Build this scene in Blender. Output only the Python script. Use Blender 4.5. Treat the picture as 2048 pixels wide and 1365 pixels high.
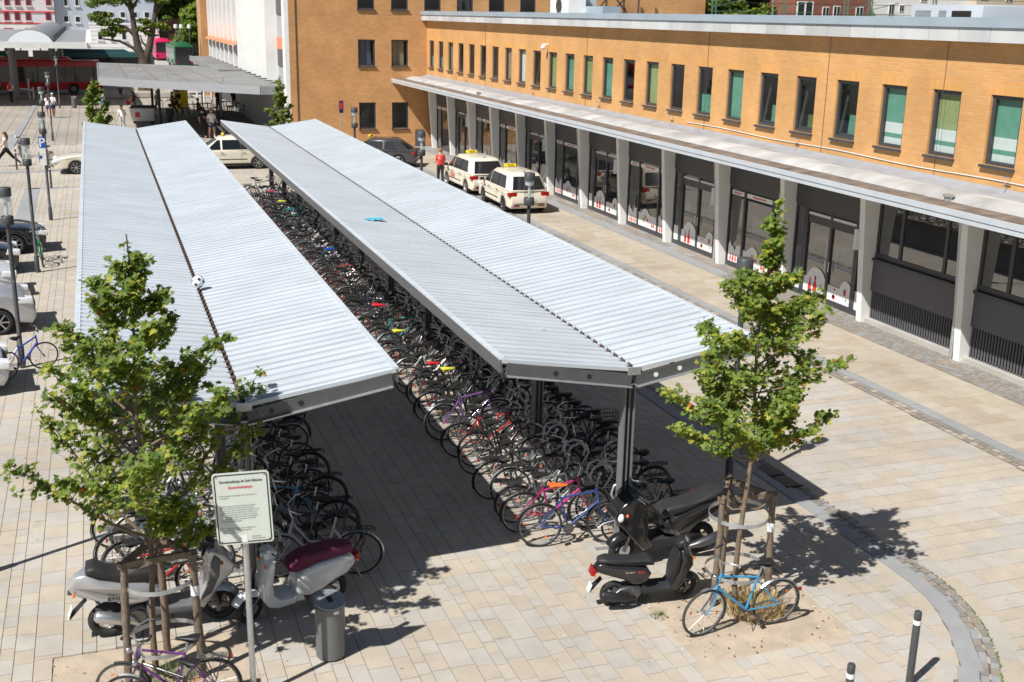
import bpy, bmesh, math, random
from mathutils import Vector, Matrix
from math import sin, cos, pi, radians, sqrt, atan2
random.seed(7)
scene = bpy.context.scene
COL = scene.collection
for _o in list(bpy.data.objects):
    bpy.data.objects.remove(_o)

# ------------------------------------------------------------------ camera
F_PX, YAW, PIT, ROLL, CAM_H = 2284.34, .347653, .277692, -.0192327, 7.8
_cy, _sy, _cp, _sp = cos(YAW), sin(YAW), cos(PIT), sin(PIT)
_fw = Vector((_sy*_cp, _cy*_cp, -_sp)); _rt = Vector((_cy, -_sy, 0)); _dn = _fw.cross(_rt)
CAM_R = cos(ROLL)*_rt + sin(ROLL)*_dn
CAM_D = -sin(ROLL)*_rt + cos(ROLL)*_dn
cam_data = bpy.data.cameras.new('camera')
cam_data.sensor_width = 36; cam_data.lens = F_PX/2048*36
cam_data.clip_start = .1; cam_data.clip_end = 2000
cam_data.dof.use_dof = True; cam_data.dof.focus_distance = 24; cam_data.dof.aperture_fstop = 2.2
cam = bpy.data.objects.new('camera', cam_data); COL.objects.link(cam)
_u = -CAM_D
cam.matrix_world = Matrix(((CAM_R.x, _u.x, -_fw.x, 0), (CAM_R.y, _u.y, -_fw.y, 0), (CAM_R.z, _u.z, -_fw.z, CAM_H), (0, 0, 0, 1)))
scene.camera = cam

# ------------------------------------------------------------------ light
SUN_EL = radians(50.5); SUN_H = Vector((.887, .461))
world = bpy.data.worlds.new('World'); scene.world = world; world.use_nodes = True
nt = world.node_tree; nt.nodes.clear()
sky = nt.nodes.new('ShaderNodeTexSky'); sky.sky_type = 'NISHITA'; sky.sun_disc = False
sky.sun_elevation = SUN_EL; sky.sun_rotation = atan2(-SUN_H.x, -SUN_H.y)
sky.air_density = 1.0; sky.dust_density = .6; sky.ozone_density = 1.2
bg = nt.nodes.new('ShaderNodeBackground'); bg.inputs[1].default_value = .05
out = nt.nodes.new('ShaderNodeOutputWorld')
nt.links.new(sky.outputs[0], bg.inputs[0]); nt.links.new(bg.outputs[0], out.inputs[0])
sun_d = bpy.data.lights.new('sun', 'SUN'); sun_d.energy = 5.0; sun_d.angle = radians(.5); sun_d.color = (1, .965, .905)
sun_o = bpy.data.objects.new('sun', sun_d); COL.objects.link(sun_o)
_sd = Vector((SUN_H.x*cos(SUN_EL), SUN_H.y*cos(SUN_EL), -sin(SUN_EL)))
sun_o.rotation_euler = _sd.to_track_quat('-Z', 'Y').to_euler(); sun_o.location = (-30, -15, 40)
scene.view_settings.view_transform = 'Standard'; scene.view_settings.look = 'None'
scene.view_settings.gamma = 1; scene.view_settings.exposure = .38
scene.view_settings.use_curve_mapping = False

# ------------------------------------------------------------------ pixel -> place helpers
def ray(x, y):
    return CAM_R*((x-1024)/F_PX) + CAM_D*((y-682.5)/F_PX) + _fw
def gp(x, y, z=0.):
    d = ray(x, y); t = (z-CAM_H)/d.z; return Vector((d.x*t, d.y*t, z))
def px_y(x, y, Y):
    d = ray(x, y); t = Y/d.y; return Vector((d.x*t, Y, CAM_H+d.z*t))
def px_x(x, y, X):
    d = ray(x, y); t = X/d.x; return Vector((X, d.y*t, CAM_H+d.z*t))
def depth_of(p):
    return (Vector(p)-Vector((0, 0, CAM_H))).dot(_fw)

# ------------------------------------------------------------------ materials
MATS = {}
def _nodes(name):
    m = bpy.data.materials.new(name); m.use_nodes = True
    return m, m.node_tree, m.node_tree.nodes['Principled BSDF']
def mat(name, col, rough=.6, metal=0., var=.12, scale=6., bump=0., bscale=40., spec=.5, coat=0., speck=0., world_co=False, rvar=.1):
    """plain procedural surface: base colour with noise mottling, optional speckle, roughness variation and bump"""
    if name in MATS: return MATS[name]
    m, t, b = _nodes(name); N = t.nodes; L = t.links
    b.inputs['Metallic'].default_value = metal
    b.inputs['Specular IOR Level'].default_value = spec
    if coat: b.inputs['Coat Weight'].default_value = coat; b.inputs['Coat Roughness'].default_value = .06
    if world_co:
        co = N.new('ShaderNodeNewGeometry').outputs['Position']
    else:
        co = N.new('ShaderNodeTexCoord').outputs['Object']
    n1 = N.new('ShaderNodeTexNoise'); n1.inputs['Scale'].default_value = scale; n1.inputs['Detail'].default_value = 5
    L.new(co, n1.inputs['Vector'])
    mp = N.new('ShaderNodeMapRange'); mp.inputs[1].default_value = .25; mp.inputs[2].default_value = .75
    mp.inputs[3].default_value = 1-var; mp.inputs[4].default_value = 1+var
    L.new(n1.outputs['Fac'], mp.inputs[0])
    mul = N.new('ShaderNodeVectorMath'); mul.operation = 'SCALE'; mul.inputs[0].default_value = col
    last = mp.outputs[0]
    if speck:
        n2 = N.new('ShaderNodeTexNoise'); n2.inputs['Scale'].default_value = 95; n2.inputs['Detail'].default_value = 2
        L.new(co, n2.inputs['Vector'])
        mp2 = N.new('ShaderNodeMapRange'); mp2.inputs[1].default_value = .3; mp2.inputs[2].default_value = .7
        mp2.inputs[3].default_value = 1-speck; mp2.inputs[4].default_value = 1+speck
        L.new(n2.outputs['Fac'], mp2.inputs[0])
        mm = N.new('ShaderNodeMath'); mm.operation = 'MULTIPLY'
        L.new(last, mm.inputs[0]); L.new(mp2.outputs[0], mm.inputs[1]); last = mm.outputs[0]
    L.new(last, mul.inputs['Scale']); L.new(mul.outputs[0], b.inputs['Base Color'])
    mr = N.new('ShaderNodeMapRange'); mr.inputs[3].default_value = max(.02, rough-rvar*rough); mr.inputs[4].default_value = min(1, rough+rvar*rough)
    L.new(n1.outputs['Fac'], mr.inputs[0]); L.new(mr.outputs[0], b.inputs['Roughness'])
    if bump:
        n3 = N.new('ShaderNodeTexNoise'); n3.inputs['Scale'].default_value = bscale; n3.inputs['Detail'].default_value = 4
        L.new(co, n3.inputs['Vector'])
        bp = N.new('ShaderNodeBump'); bp.inputs['Strength'].default_value = bump; bp.inputs['Distance'].default_value = .02
        L.new(n3.outputs['Fac'], bp.inputs['Height']); L.new(bp.outputs[0], b.inputs['Normal'])
    MATS[name] = m; return m

def brick_mat(name, c1, c2, mortar, axis, bw=.25, bh=.077):
    m, t, b = _nodes(name); N = t.nodes; L = t.links
    g = N.new('ShaderNodeNewGeometry'); s = N.new('ShaderNodeSeparateXYZ'); L.new(g.outputs['Position'], s.inputs[0])
    c = N.new('ShaderNodeCombineXYZ'); L.new(s.outputs['Y' if axis == 'x' else 'X'], c.inputs[0]); L.new(s.outputs['Z'], c.inputs[1])
    br = N.new('ShaderNodeTexBrick'); L.new(c.outputs[0], br.inputs['Vector'])
    br.inputs['Scale'].default_value = 1; br.inputs['Brick Width'].default_value = bw; br.inputs['Row Height'].default_value = bh
    br.inputs['Mortar Size'].default_value = .007; br.inputs['Mortar Smooth'].default_value = .3
    br.inputs['Color1'].default_value = (*c1, 1); br.inputs['Color2'].default_value = (*c2, 1); br.inputs['Mortar'].default_value = (*mortar, 1)
    n = N.new('ShaderNodeTexNoise'); n.inputs['Scale'].default_value = .7; n.inputs['Detail'].default_value = 6; L.new(g.outputs['Position'], n.inputs['Vector'])
    mp = N.new('ShaderNodeMapRange'); mp.inputs[1].default_value = .3; mp.inputs[2].default_value = .7; mp.inputs[3].default_value = .86; mp.inputs[4].default_value = 1.12
    L.new(n.outputs['Fac'], mp.inputs[0])
    v = N.new('ShaderNodeVectorMath'); v.operation = 'SCALE'; L.new(br.outputs['Color'], v.inputs[0]); L.new(mp.outputs[0], v.inputs['Scale'])
    L.new(v.outputs[0], b.inputs['Base Color']); b.inputs['Roughness'].default_value = .8
    bp = N.new('ShaderNodeBump'); bp.inputs['Strength'].default_value = .5; bp.inputs['Distance'].default_value = .006; bp.invert = True
    L.new(br.outputs['Fac'], bp.inputs['Height']); L.new(bp.outputs[0], b.inputs['Normal'])
    MATS[name] = m; return m

def pane_mat(name, tint, ior=1.6, rough=.02):
    """thin window pane: see-through with mirror reflection by fresnel"""
    m = bpy.data.materials.new(name); m.use_nodes = True; t = m.node_tree; N = t.nodes; N.clear()
    o = N.new('ShaderNodeOutputMaterial'); mx = N.new('ShaderNodeMixShader'); tr = N.new('ShaderNodeBsdfTransparent'); gl = N.new('ShaderNodeBsdfGlossy')
    f0 = ((ior-1)/(ior+1))**2; g = N.new('ShaderNodeNewGeometry'); dt = N.new('ShaderNodeVectorMath'); dt.operation = 'DOT_PRODUCT'; t.links.new(g.outputs['Normal'], dt.inputs[0]); t.links.new(g.outputs['Incoming'], dt.inputs[1])
    def mth(op, a, b_=None):
        x = N.new('ShaderNodeMath'); x.operation = op
        for i_, q in enumerate((a, b_)):
            if q is None: continue
            if isinstance(q, (int, float)): x.inputs[i_].default_value = q
            else: t.links.new(q, x.inputs[i_])
        return x
    ab = mth('ABSOLUTE', dt.outputs['Value']); om = mth('SUBTRACT', 1., ab.outputs[0]); p5 = mth('POWER', om.outputs[0], 5.); sc_ = mth('MULTIPLY', p5.outputs[0], 1-f0); fr = mth('ADD', sc_.outputs[0], f0)
    tr.inputs[0].default_value = (*tint, 1); gl.inputs['Roughness'].default_value = rough
    t.links.new(fr.outputs[0], mx.inputs[0]); t.links.new(tr.outputs[0], mx.inputs[1]); t.links.new(gl.outputs[0], mx.inputs[2]); t.links.new(mx.outputs[0], o.inputs[0])
    MATS[name] = m; return m

def leaf_mat(name, col):
    m = bpy.data.materials.new(name); m.use_nodes = True; t = m.node_tree; N = t.nodes; b = N['Principled BSDF']; o = N['Material Output']
    co = N.new('ShaderNodeTexCoord'); n = N.new('ShaderNodeTexNoise'); n.inputs['Scale'].default_value = 3.; t.links.new(co.outputs['Object'], n.inputs['Vector'])
    mp = N.new('ShaderNodeMapRange'); mp.inputs[1].default_value = .3; mp.inputs[2].default_value = .7; mp.inputs[3].default_value = .7; mp.inputs[4].default_value = 1.3; t.links.new(n.outputs['Fac'], mp.inputs[0])
    v = N.new('ShaderNodeVectorMath'); v.operation = 'SCALE'; v.inputs[0].default_value = col; t.links.new(mp.outputs[0], v.inputs['Scale'])
    t.links.new(v.outputs[0], b.inputs['Base Color']); b.inputs['Roughness'].default_value = .5; b.inputs['Specular IOR Level'].default_value = .35
    tl = N.new('ShaderNodeBsdfTranslucent'); tl.inputs[0].default_value = (col[0]*1.6, col[1]*1.5, col[2]*.8, 1)
    mx = N.new('ShaderNodeMixShader'); mx.inputs[0].default_value = .40
    t.links.new(b.outputs[0], mx.inputs[1]); t.links.new(tl.outputs[0], mx.inputs[2]); t.links.new(mx.outputs[0], o.inputs[0])
    MATS[name] = m; return m

def frost_mat(name, col):
    m = bpy.data.materials.new(name); m.use_nodes = True; t = m.node_tree; N = t.nodes; b = N['Principled BSDF']; o = N['Material Output']
    b.inputs['Base Color'].default_value = (*col, 1); b.inputs['Roughness'].default_value = .35
    tl = N.new('ShaderNodeBsdfTranslucent'); tl.inputs[0].default_value = (*col, 1); mx = N.new('ShaderNodeMixShader'); mx.inputs[0].default_value = .55
    t.links.new(b.outputs[0], mx.inputs[1]); t.links.new(tl.outputs[0], mx.inputs[2]); t.links.new(mx.outputs[0], o.inputs[0]); MATS[name] = m; return m
M = {}
M['frosted'] = frost_mat('frosted', (.93, .94, .94))
def defm(k, *a, **kw): M[k] = mat(k, *a, **kw)
defm('galv', (.50, .52, .54), .42, .7, var=.15, scale=9)
defm('anthracite', (.055, .058, .063), .45, .0, var=.12)
defm('post_grey', (.10, .105, .11), .42, .2, var=.1)
defm('black_plastic', (.016, .016, .018), .5, var=.2)
defm('black_gloss', (.012, .012, .014), .16, var=.1, coat=.6)
defm('black_rubber', (.022, .022, .022), .85, var=.25)
defm('tyre_grey', (.05, .048, .045), .85, var=.25)
defm('chrome', (.62, .63, .65), .2, 1., var=.06)
defm('alu', (.55, .56, .58), .34, .9, var=.08)
defm('steel_dark', (.14, .14, .15), .4, .8, var=.2)
defm('brown_rust', (.10, .065, .045), .8, var=.4, scale=14, bump=.3)
defm('white_paint', (.78, .78, .76), .5, var=.05, scale=2)
defm('off_white', (.68, .68, .66), .6, var=.08, scale=2)
defm('red_plastic', (.27, .008, .010), .25, var=.1)
defm('orange_plastic', (.85, .17, .015), .3, var=.1)
defm('yellow', (.85, .62, .02), .4, var=.08)
defm('yellow_fabric', (.72, .68, .10), .7, var=.15)
defm('lamp_glass', (.75, .78, .8), .15, var=.02)
defm('wood_stake', (.165, .125, .09), .85, var=.35, scale=14, bump=.5, bscale=60)
defm('bark', (.17, .125, .085), .9, var=.35, scale=12, bump=.6, bscale=45)
defm('bark_dark', (.075, .055, .04), .9, var=.35, scale=5, bump=.6, bscale=25)
defm('gravel', (.42, .345, .265), .95, var=.22, scale=3, speck=.22, bump=.35, bscale=70, world_co=True)
defm('concrete', (.40, .38, .35), .85, var=.15, scale=1.2, speck=.1, world_co=True)
defm('dark_void', (.01, .01, .01), .9)
defm('skin', (.62, .38, .27), .55, var=.08)
defm('dry_grass', (.42, .30, .11), .9, var=.3)
defm('moss', (.10, .15, .035), .95, var=.4)
pane_mat('pane', (.90, .95, .93), 1.5); M['pane'] = MATS['pane']
pane_mat('shop_pane', (.66, .68, .66), 3.2); M['shop_pane'] = MATS['shop_pane']
pane_mat('lamp_tube', (.86, .9, .9), 1.45); M['lamp_tube'] = MATS['lamp_tube']
pane_mat('car_pane', (.12, .14, .14), 1.7); M['car_pane'] = MATS['car_pane']

# ------------------------------------------------------------------ mesh helpers
class MB:
    def __init__(s): s.v = []; s.f = []; s.m = []
    def add(s, vs, fs, mi=0):
        o = len(s.v); s.v += [tuple(v) for v in vs]; s.f += [tuple(i+o for i in f) for f in fs]; s.m += [mi]*len(fs); return s
    def box(s, c, d, R=None, mi=0, skip=()):
        hx, hy, hz = d[0]/2, d[1]/2, d[2]/2
        vs = [Vector((x, y, z)) for z in (-hz, hz) for y in (-hy, hy) for x in (-hx, hx)]
        if R is not None: vs = [R @ v for v in vs]
        c = Vector(c); vs = [v+c for v in vs]
        fs = {'b': (0, 2, 3, 1), 't': (4, 5, 7, 6), 'f': (0, 1, 5, 4), 'k': (2, 6, 7, 3), 'l': (0, 4, 6, 2), 'r': (1, 3, 7, 5)}
        return s.add(vs, [f for k, f in fs.items() if k not in skip], mi)
    def span(s, a, b, mi=0):
        return s.box([(a[i]+b[i])/2 for i in range(3)], [abs(b[i]-a[i]) for i in range(3)], mi=mi)
    def quad(s, a, b, c, d, mi=0): return s.add([a, b, c, d], [(0, 1, 2, 3)], mi)
    def beam(s, a, b, w, h, mi=0, up=(0, 0, 1)):
        a = Vector(a); b = Vector(b); d = (b-a); l = d.length; d.normalize()
        u = Vector(up); sx = d.cross(u)
        if sx.length < 1e-4: sx = d.cross(Vector((1, 0, 0)))
        sx.normalize(); u = sx.cross(d)
        R = Matrix((d, sx, u)).transposed()
        return s.box((a+b)/2, (l, w, h), R, mi)
    def tube(s, pts, r, n=6, closed=False, cap=True, mi=0):
        pts = [Vector(p) for p in pts]; k = len(pts)
        rs = r if isinstance(r, (list, tuple)) else [r]*k
        vs = []; pu = None
        for i, p in enumerate(pts):
            if closed: d = pts[(i+1) % k]-pts[i-1]
            else: d = pts[min(i+1, k-1)]-pts[max(i-1, 0)]
            if d.length < 1e-9: d = Vector((0, 0, 1))
            d.normalize()
            if pu is None:
                pu = d.cross(Vector((0, 0, 1)))
                if pu.length < .05: pu = d.cross(Vector((1, 0, 0)))
            u = (pu-d*pu.dot(d)); u.normalize(); pu = u; w = d.cross(u)
            for j in range(n):
                a = 2*pi*j/n; vs.append(p+(u*cos(a)+w*sin(a))*rs[i])
        fs = []
        for i in range(k if closed else k-1):
            for j in range(n):
                a = i*n+j; b = i*n+(j+1) % n; c = ((i+1) % k)*n+(j+1) % n; d_ = ((i+1) % k)*n+j
                fs.append((a, b, c, d_))
        if cap and not closed:
            fs.append(tuple(range(n-1, -1, -1))); fs.append(tuple((k-1)*n+j for j in range(n)))
        return s.add(vs, fs, mi)
    def lathe(s, prof, n=16, c=(0, 0, 0), R=None, mi=0, cap=True):
        c = Vector(c); vs = []
        for r, z in prof:
            for j in range(n):
                a = 2*pi*j/n; v = Vector((r*cos(a), r*sin(a), z))
                if R is not None: v = R @ v
                vs.append(v+c)
        fs = [(i*n+j, i*n+(j+1) % n, (i+1)*n+(j+1) % n, (i+1)*n+j) for i in range(len(prof)-1) for j in range(n)]
        if cap and prof[0][0] > 1e-5: fs.append(tuple(range(n-1, -1, -1)))
        if cap and prof[-1][0] > 1e-5: fs.append(tuple((len(prof)-1)*n+j for j in range(n)))
        return s.add(vs, fs, mi)
    def ball(s, c, r, n=10, m=6, mi=0, sc=(1, 1, 1)):
        c = Vector(c); vs = []; fs = []
        vs.append(c+Vector((0, 0, -r*sc[2])))
        for i in range(1, m):
            t = -pi/2+pi*i/m
            for j in range(n):
                a = 2*pi*j/n; vs.append(c+Vector((r*cos(t)*cos(a)*sc[0], r*cos(t)*sin(a)*sc[1], r*sin(t)*sc[2])))
        vs.append(c+Vector((0, 0, r*sc[2])))
        for j in range(n): fs.append((0, 1+(j+1) % n, 1+j))
        for i in range(m-2):
            for j in range(n):
                a = 1+i*n+j; b = 1+i*n+(j+1) % n; fs.append((a, b, b+n, a+n))
        e = len(vs)-1; q = 1+(m-2)*n
        for j in range(n): fs.append((q+j, q+(j+1) % n, e))
        return s.add(vs, fs, mi)
    def puff(s, outl, hw, bev=.03, y0=0., axis='y', mi=0, steps=3, taper=None):
        """solid from a side outline (x,z): extruded to +-hw with a rounded edge of size bev"""
        n = len(outl); ar = sum(outl[i][0]*outl[(i+1) % n][1]-outl[(i+1) % n][0]*outl[i][1] for i in range(n))
        if ar < 0: outl = outl[::-1]
        nor = []
        for i in range(n):
            p = Vector(outl[i-1]); q = Vector(outl[i]); r = Vector(outl[(i+1) % n])
            e1 = q-p; e2 = r-q
            n1 = Vector((e1.y, -e1.x)); n2 = Vector((e2.y, -e2.x))
            if n1.length > 1e-9: n1.normalize()
            if n2.length > 1e-9: n2.normalize()
            m_ = n1+n2
            if m_.length < 1e-3: m_ = n1
            m_.normalize(); k = max(.45, m_.dot(n1)); nor.append(m_/k)
        ring = []
        for side in (-1, 1):
            rng = range(steps+1) if side == -1 else range(steps, -1, -1)
            for i in rng:
                a = pi/2*i/steps
                ring.append((side*(hw-bev+bev*cos(a)), bev*(1-sin(a))))
        vs = []
        for yy, ins in ring:
            for q, m_ in zip(outl, nor):
                w = taper(q[0], q[1]) if taper else 1.
                vs.append((q[0]-m_.x*ins, y0+yy*w, q[1]-m_.y*ins))
        k = len(ring); fs = []
        for i in range(k-1):
            for j in range(n):
                fs.append((i*n+j, i*n+(j+1) % n, (i+1)*n+(j+1) % n, (i+1)*n+j))
        fs.append(tuple(range(n-1, -1, -1))); fs.append(tuple((k-1)*n+j for j in range(n)))
        return s.add(vs, fs, mi)
    def mesh(s, name, mats, smooth=False):
        me = bpy.data.meshes.new(name); me.from_pydata(s.v, [], s.f)
        if not isinstance(mats, (list, tuple)): mats = [mats]
        for m_ in mats: me.materials.append(m_ if not isinstance(m_, str) else M[m_])
        if len(mats) > 1: me.polygons.foreach_set('material_index', s.m)
        if smooth:
            me.polygons.foreach_set('use_smooth', [True]*len(me.polygons))
            try: me.set_sharp_from_angle(angle=radians(smooth if smooth is not True else 40))
            except Exception: pass
        me.update(); return me
    def build(s, name, mats, parent=None, smooth=False, loc=None, rot=None):
        return link(name, s.mesh(name, mats, smooth), parent, loc, rot)

def link(name, data, parent=None, loc=None, rot=None):
    o = bpy.data.objects.new(name, data); COL.objects.link(o)
    if parent is not None: o.parent = parent
    if loc is not None: o.location = loc
    if rot is not None: o.rotation_euler = rot
    return o
def tag(o, label=None, cat=None, group=None, kind=None):
    if label: o['label'] = label
    if cat: o['category'] = cat
    if group: o['group'] = group
    if kind: o['kind'] = kind
    return o
def thing(name, label, cat, loc=(0, 0, 0), rz=0., group=None):
    o = link(name, None, None, loc, (0, 0, rz)); o.empty_display_size = .1
    return tag(o, label, cat, group)
def copy_tree(o, parent=None):
    c = o.copy(); COL.objects.link(c); c.parent = parent
    for ch in KIDS.get(o.name, ()): copy_tree(ch, c)
    return c
KIDS = {}
def index_kids(o):
    KIDS[o.name] = list(o.children)
    for ch in o.children: index_kids(ch)
def text_mesh(txt, size, bold=False, align='CENTER', spacing=1.):
    cu = bpy.data.curves.new('lettering', 'FONT'); cu.body = txt; cu.size = size; cu.align_x = align; cu.space_line = 1.0; cu.space_character = spacing
    cu.resolution_u = 2
    if bold: cu.offset = size*.012
    o = bpy.data.objects.new('lettering', cu); COL.objects.link(o)
    bpy.context.view_layer.update()
    dg = bpy.context.evaluated_depsgraph_get()
    me = bpy.data.meshes.new_from_object(o.evaluated_get(dg))
    bpy.data.objects.remove(o); bpy.data.curves.remove(cu)
    return me
def text_obj(txt, size, material, parent, mtx, xs=1., **kw):
    me = text_mesh(txt, size, **kw); me.materials.clear(); me.materials.append(M[material] if isinstance(material, str) else material)
    o = link('lettering', me, parent); o.matrix_local = mtx @ Matrix.Diagonal((xs, 1, 1, 1)); return o
def basis(o, x, y):
    x = Vector(x).normalized(); y = Vector(y); y = (y-x*y.dot(x)).normalized(); z = x.cross(y)
    return Matrix(((x.x, y.x, z.x, o[0]), (x.y, y.y, z.y, o[1]), (x.z, y.z, z.z, o[2]), (0, 0, 0, 1)))
# ------------------------------------------------------------------ ground and paving
def to_px(p):
    q = Vector(p)-Vector((0, 0, CAM_H)); d = q.dot(_fw)
    if d < .2: return None
    return (1024+F_PX*q.dot(CAM_R)/d, 682.5+F_PX*q.dot(CAM_D)/d)

def far_paving_mat():
    m, t, b = _nodes('far_paving'); N = t.nodes; L = t.links
    g = N.new('ShaderNodeNewGeometry'); s = N.new('ShaderNodeSeparateXYZ'); L.new(g.outputs['Position'], s.inputs[0])
    c = N.new('ShaderNodeCombineXYZ'); L.new(s.outputs['Y'], c.inputs[0]); L.new(s.outputs['X'], c.inputs[1])
    br = N.new('ShaderNodeTexBrick'); L.new(c.outputs[0], br.inputs['Vector'])
    br.inputs['Scale'].default_value = 1; br.inputs['Brick Width'].default_value = 1.1; br.inputs['Row Height'].default_value = .62
    br.inputs['Mortar Size'].default_value = .03; br.inputs['Mortar Smooth'].default_value = .4
    br.inputs['Color1'].default_value = (.36, .315, .26, 1); br.inputs['Color2'].default_value = (.33, .30, .26, 1); br.inputs['Mortar'].default_value = (.20, .17, .14, 1)
    n = N.new('ShaderNodeTexNoise'); n.inputs['Scale'].default_value = .25; n.inputs['Detail'].default_value = 6; L.new(g.outputs['Position'], n.inputs['Vector'])
    mp = N.new('ShaderNodeMapRange'); mp.inputs[1].default_value = .3; mp.inputs[2].default_value = .7; mp.inputs[3].default_value = .85; mp.inputs[4].default_value = 1.12
    L.new(n.outputs['Fac'], mp.inputs[0])
    v = N.new('ShaderNodeVectorMath'); v.operation = 'SCALE'; L.new(br.outputs['Color'], v.inputs[0]); L.new(mp.outputs[0], v.inputs['Scale'])
    L.new(v.outputs[0], b.inputs['Base Color']); b.inputs['Roughness'].default_value = .85
    MATS['far_paving'] = m; M['far_paving'] = m
far_paving_mat()
def stone_mat(name, col):
    m, t, b = _nodes(name); N = t.nodes; L = t.links
    g = N.new('ShaderNodeNewGeometry')
    def noise(sc, lo, hi, a, c_, det=4):
        n = N.new('ShaderNodeTexNoise'); n.inputs['Scale'].default_value = sc; n.inputs['Detail'].default_value = det; L.new(g.outputs['Position'], n.inputs['Vector'])
        mp = N.new('ShaderNodeMapRange'); mp.inputs[1].default_value = lo; mp.inputs[2].default_value = hi; mp.inputs[3].default_value = a; mp.inputs[4].default_value = c_
        L.new(n.outputs['Fac'], mp.inputs[0]); return mp.outputs[0]
    def mulv(a, c_):
        x = N.new('ShaderNodeMath'); x.operation = 'MULTIPLY'; L.new(a, x.inputs[0]); L.new(c_, x.inputs[1]); return x.outputs[0]
    f = mulv(mulv(noise(90, .3, .7, .86, 1.12, 2), noise(3.2, .3, .7, .93, 1.06)), noise(.33, .35, .72, 1.06, .86, 8))
    f = mulv(f, noise(1.7, .66, .76, 1., .76, 8))
    v = N.new('ShaderNodeVectorMath'); v.operation = 'SCALE'; v.inputs[0].default_value = col; L.new(f, v.inputs['Scale'])
    L.new(v.outputs[0], b.inputs['Base Color']); b.inputs['Roughness'].default_value = .78; b.inputs['Specular IOR Level'].default_value = .35
    bp = N.new('ShaderNodeBump'); bp.inputs['Strength'].default_value = .12; bp.inputs['Distance'].default_value = .01
    n3 = N.new('ShaderNodeTexNoise'); n3.inputs['Scale'].default_value = 60; L.new(g.outputs['Position'], n3.inputs['Vector']); L.new(n3.outputs['Fac'], bp.inputs['Height']); L.new(bp.outputs[0], b.inputs['Normal'])
    MATS[name] = m; M[name] = m; return m
STONES = [stone_mat('stone_beige', (.44, .385, .312)), stone_mat('stone_sand', (.424, .370, .302)), stone_mat('stone_pale', (.438, .405, .360)), stone_mat('stone_grey', (.415, .388, .350)), stone_mat('stone_warm', (.447, .396, .326))]
stone_mat('kerb_granite', (.30, .305, .31)); stone_mat('cobble_grey', (.235, .225, .21)); stone_mat('cobble_warm', (.29, .25, .21))
stone_mat('lane_stone', (.43, .375, .30)); stone_mat('lane_stone_dark', (.40, .34, .265)); stone_mat('dark_slab', (.21, .21, .21))
defm('joint_bed', (.15, .115, .085), .95, var=.3, scale=5, world_co=True)
defm('asphalt', (.11, .11, .112), .9, var=.15, scale=1, speck=.15, world_co=True)

mb = MB(); mb.quad((-500, -60, -.03), (500, -60, -.03), (500, 1200, -.03), (-500, 1200, -.03))
tag(mb.build('ground', 'far_paving'), kind='structure')

def unit_box_mesh(name, m):
    b = MB(); b.box((0, 0, -.5), (1, 1, 1), skip=('b',)); return b.mesh(name, m)
def lay(name, stones, parent, n_obj, mats, gap=.008, th=.05):
    """stones: (cx, cy, w, l, rot, mat index, z). the n_obj that show largest become objects, the rest one joined part"""
    sc = []
    for i, s in enumerate(stones):
        p = to_px((s[0], s[1], 0)); d = depth_of((s[0], s[1], 0))
        vis = p is not None and -20 < p[0] < 2068 and -20 < p[1] < 1385
        sc.append((s[2]*s[3]/(d*d*d)*1e3 if vis else 0, i))
    sc.sort(reverse=True); pick = set(i for v, i in sc[:n_obj] if v > 0)
    meshes = [unit_box_mesh(name, m) for m in mats]
    rest = MB()
    for i, (cx, cy, w, l, r, mi, z) in enumerate(stones):
        if i in pick:
            o = link(name, meshes[mi], parent, (cx, cy, z), (random.uniform(-.004, .004), random.uniform(-.004, .004), r)); o.scale = (w-gap, l-gap, th)
        else:
            R = Matrix.Rotation(r, 3, 'Z') if r else None
            rest.box((cx, cy, z-th/2), (w-gap, l-gap, th), R, mi, skip=('b',))
    if rest.v:
        tag(rest.build(name+'s', mats, parent), kind='stuff')

PIT_R = (6.63, 8.95, 11.1, 13.2); PIT_L = (-1.02, 1.36, 10.6, 13.74)
# --- plaza: courses running along Y, four course widths, stones alternating warm / grey
plaza = tag(MB().quad((-9, 6, -.022), (10.75, 6, -.022), (10.75, 72, -.022), (-9, 72, -.022)).build('plaza_paving', 'joint_bed'), kind='structure')
stones = []; x = -9.0; k = 0; pat = (.33, .235, .17, .235)
rnd = random.Random(3)
def in_rect(r, x0, x1, y0, y1): return not (x1 <= r[0]+.01 or x0 >= r[1]-.01 or y1 <= r[2]+.01 or y0 >= r[3]-.01)
while x < 10.72:
    w = pat[k % 4]; k += 1
    y = 6-rnd.random()*.6; j = rnd.randint(0, 1)
    while y < 72:
        l = {.33: rnd.choice((.42, .5, .58)), .235: rnd.choice((.33, .4, .5)), .17: rnd.choice((.22, .28, .34))}[w]
        far = y > 45
        if far: l *= 2
        mi = rnd.choice((0, 1, 4) if j % 2 else (2, 3)) if rnd.random() > .08 else rnd.choice((0, 2))
        segs = [(x, x+w, y, y+l)]
        for r in (PIT_R, PIT_L):
            ns = []
            for (u, v_, p, q) in segs:
                if in_rect(r, u, v_, p, q):
                    if p < r[2]: ns.append((u, v_, p, r[2]))
                    if q > r[3]: ns.append((u, v_, r[3], q))
                    if u < r[0]: ns.append((u, r[0], max(p, r[2]), min(q, r[3])))
                    if v_ > r[1]: ns.append((r[1], v_, max(p, r[2]), min(q, r[3])))
                else: ns.append((u, v_, p, q))
            segs = ns
        for u, v_, p, q in segs:
            if q-p > .03 and v_-u > .03:
                cx, cy = (u+v_)/2, (p+q)/2
                # trim against the curving kerb
                lim = 10.62 if cy > 12.3 else 10.62-(12.3-cy)**1.7*.29
                if cx < lim+.14: stones.append((cx, cy, v_-u, q-p, 0, mi, rnd.uniform(-.0015, .0015)))
        y += l; j += 1
    x += w
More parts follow.
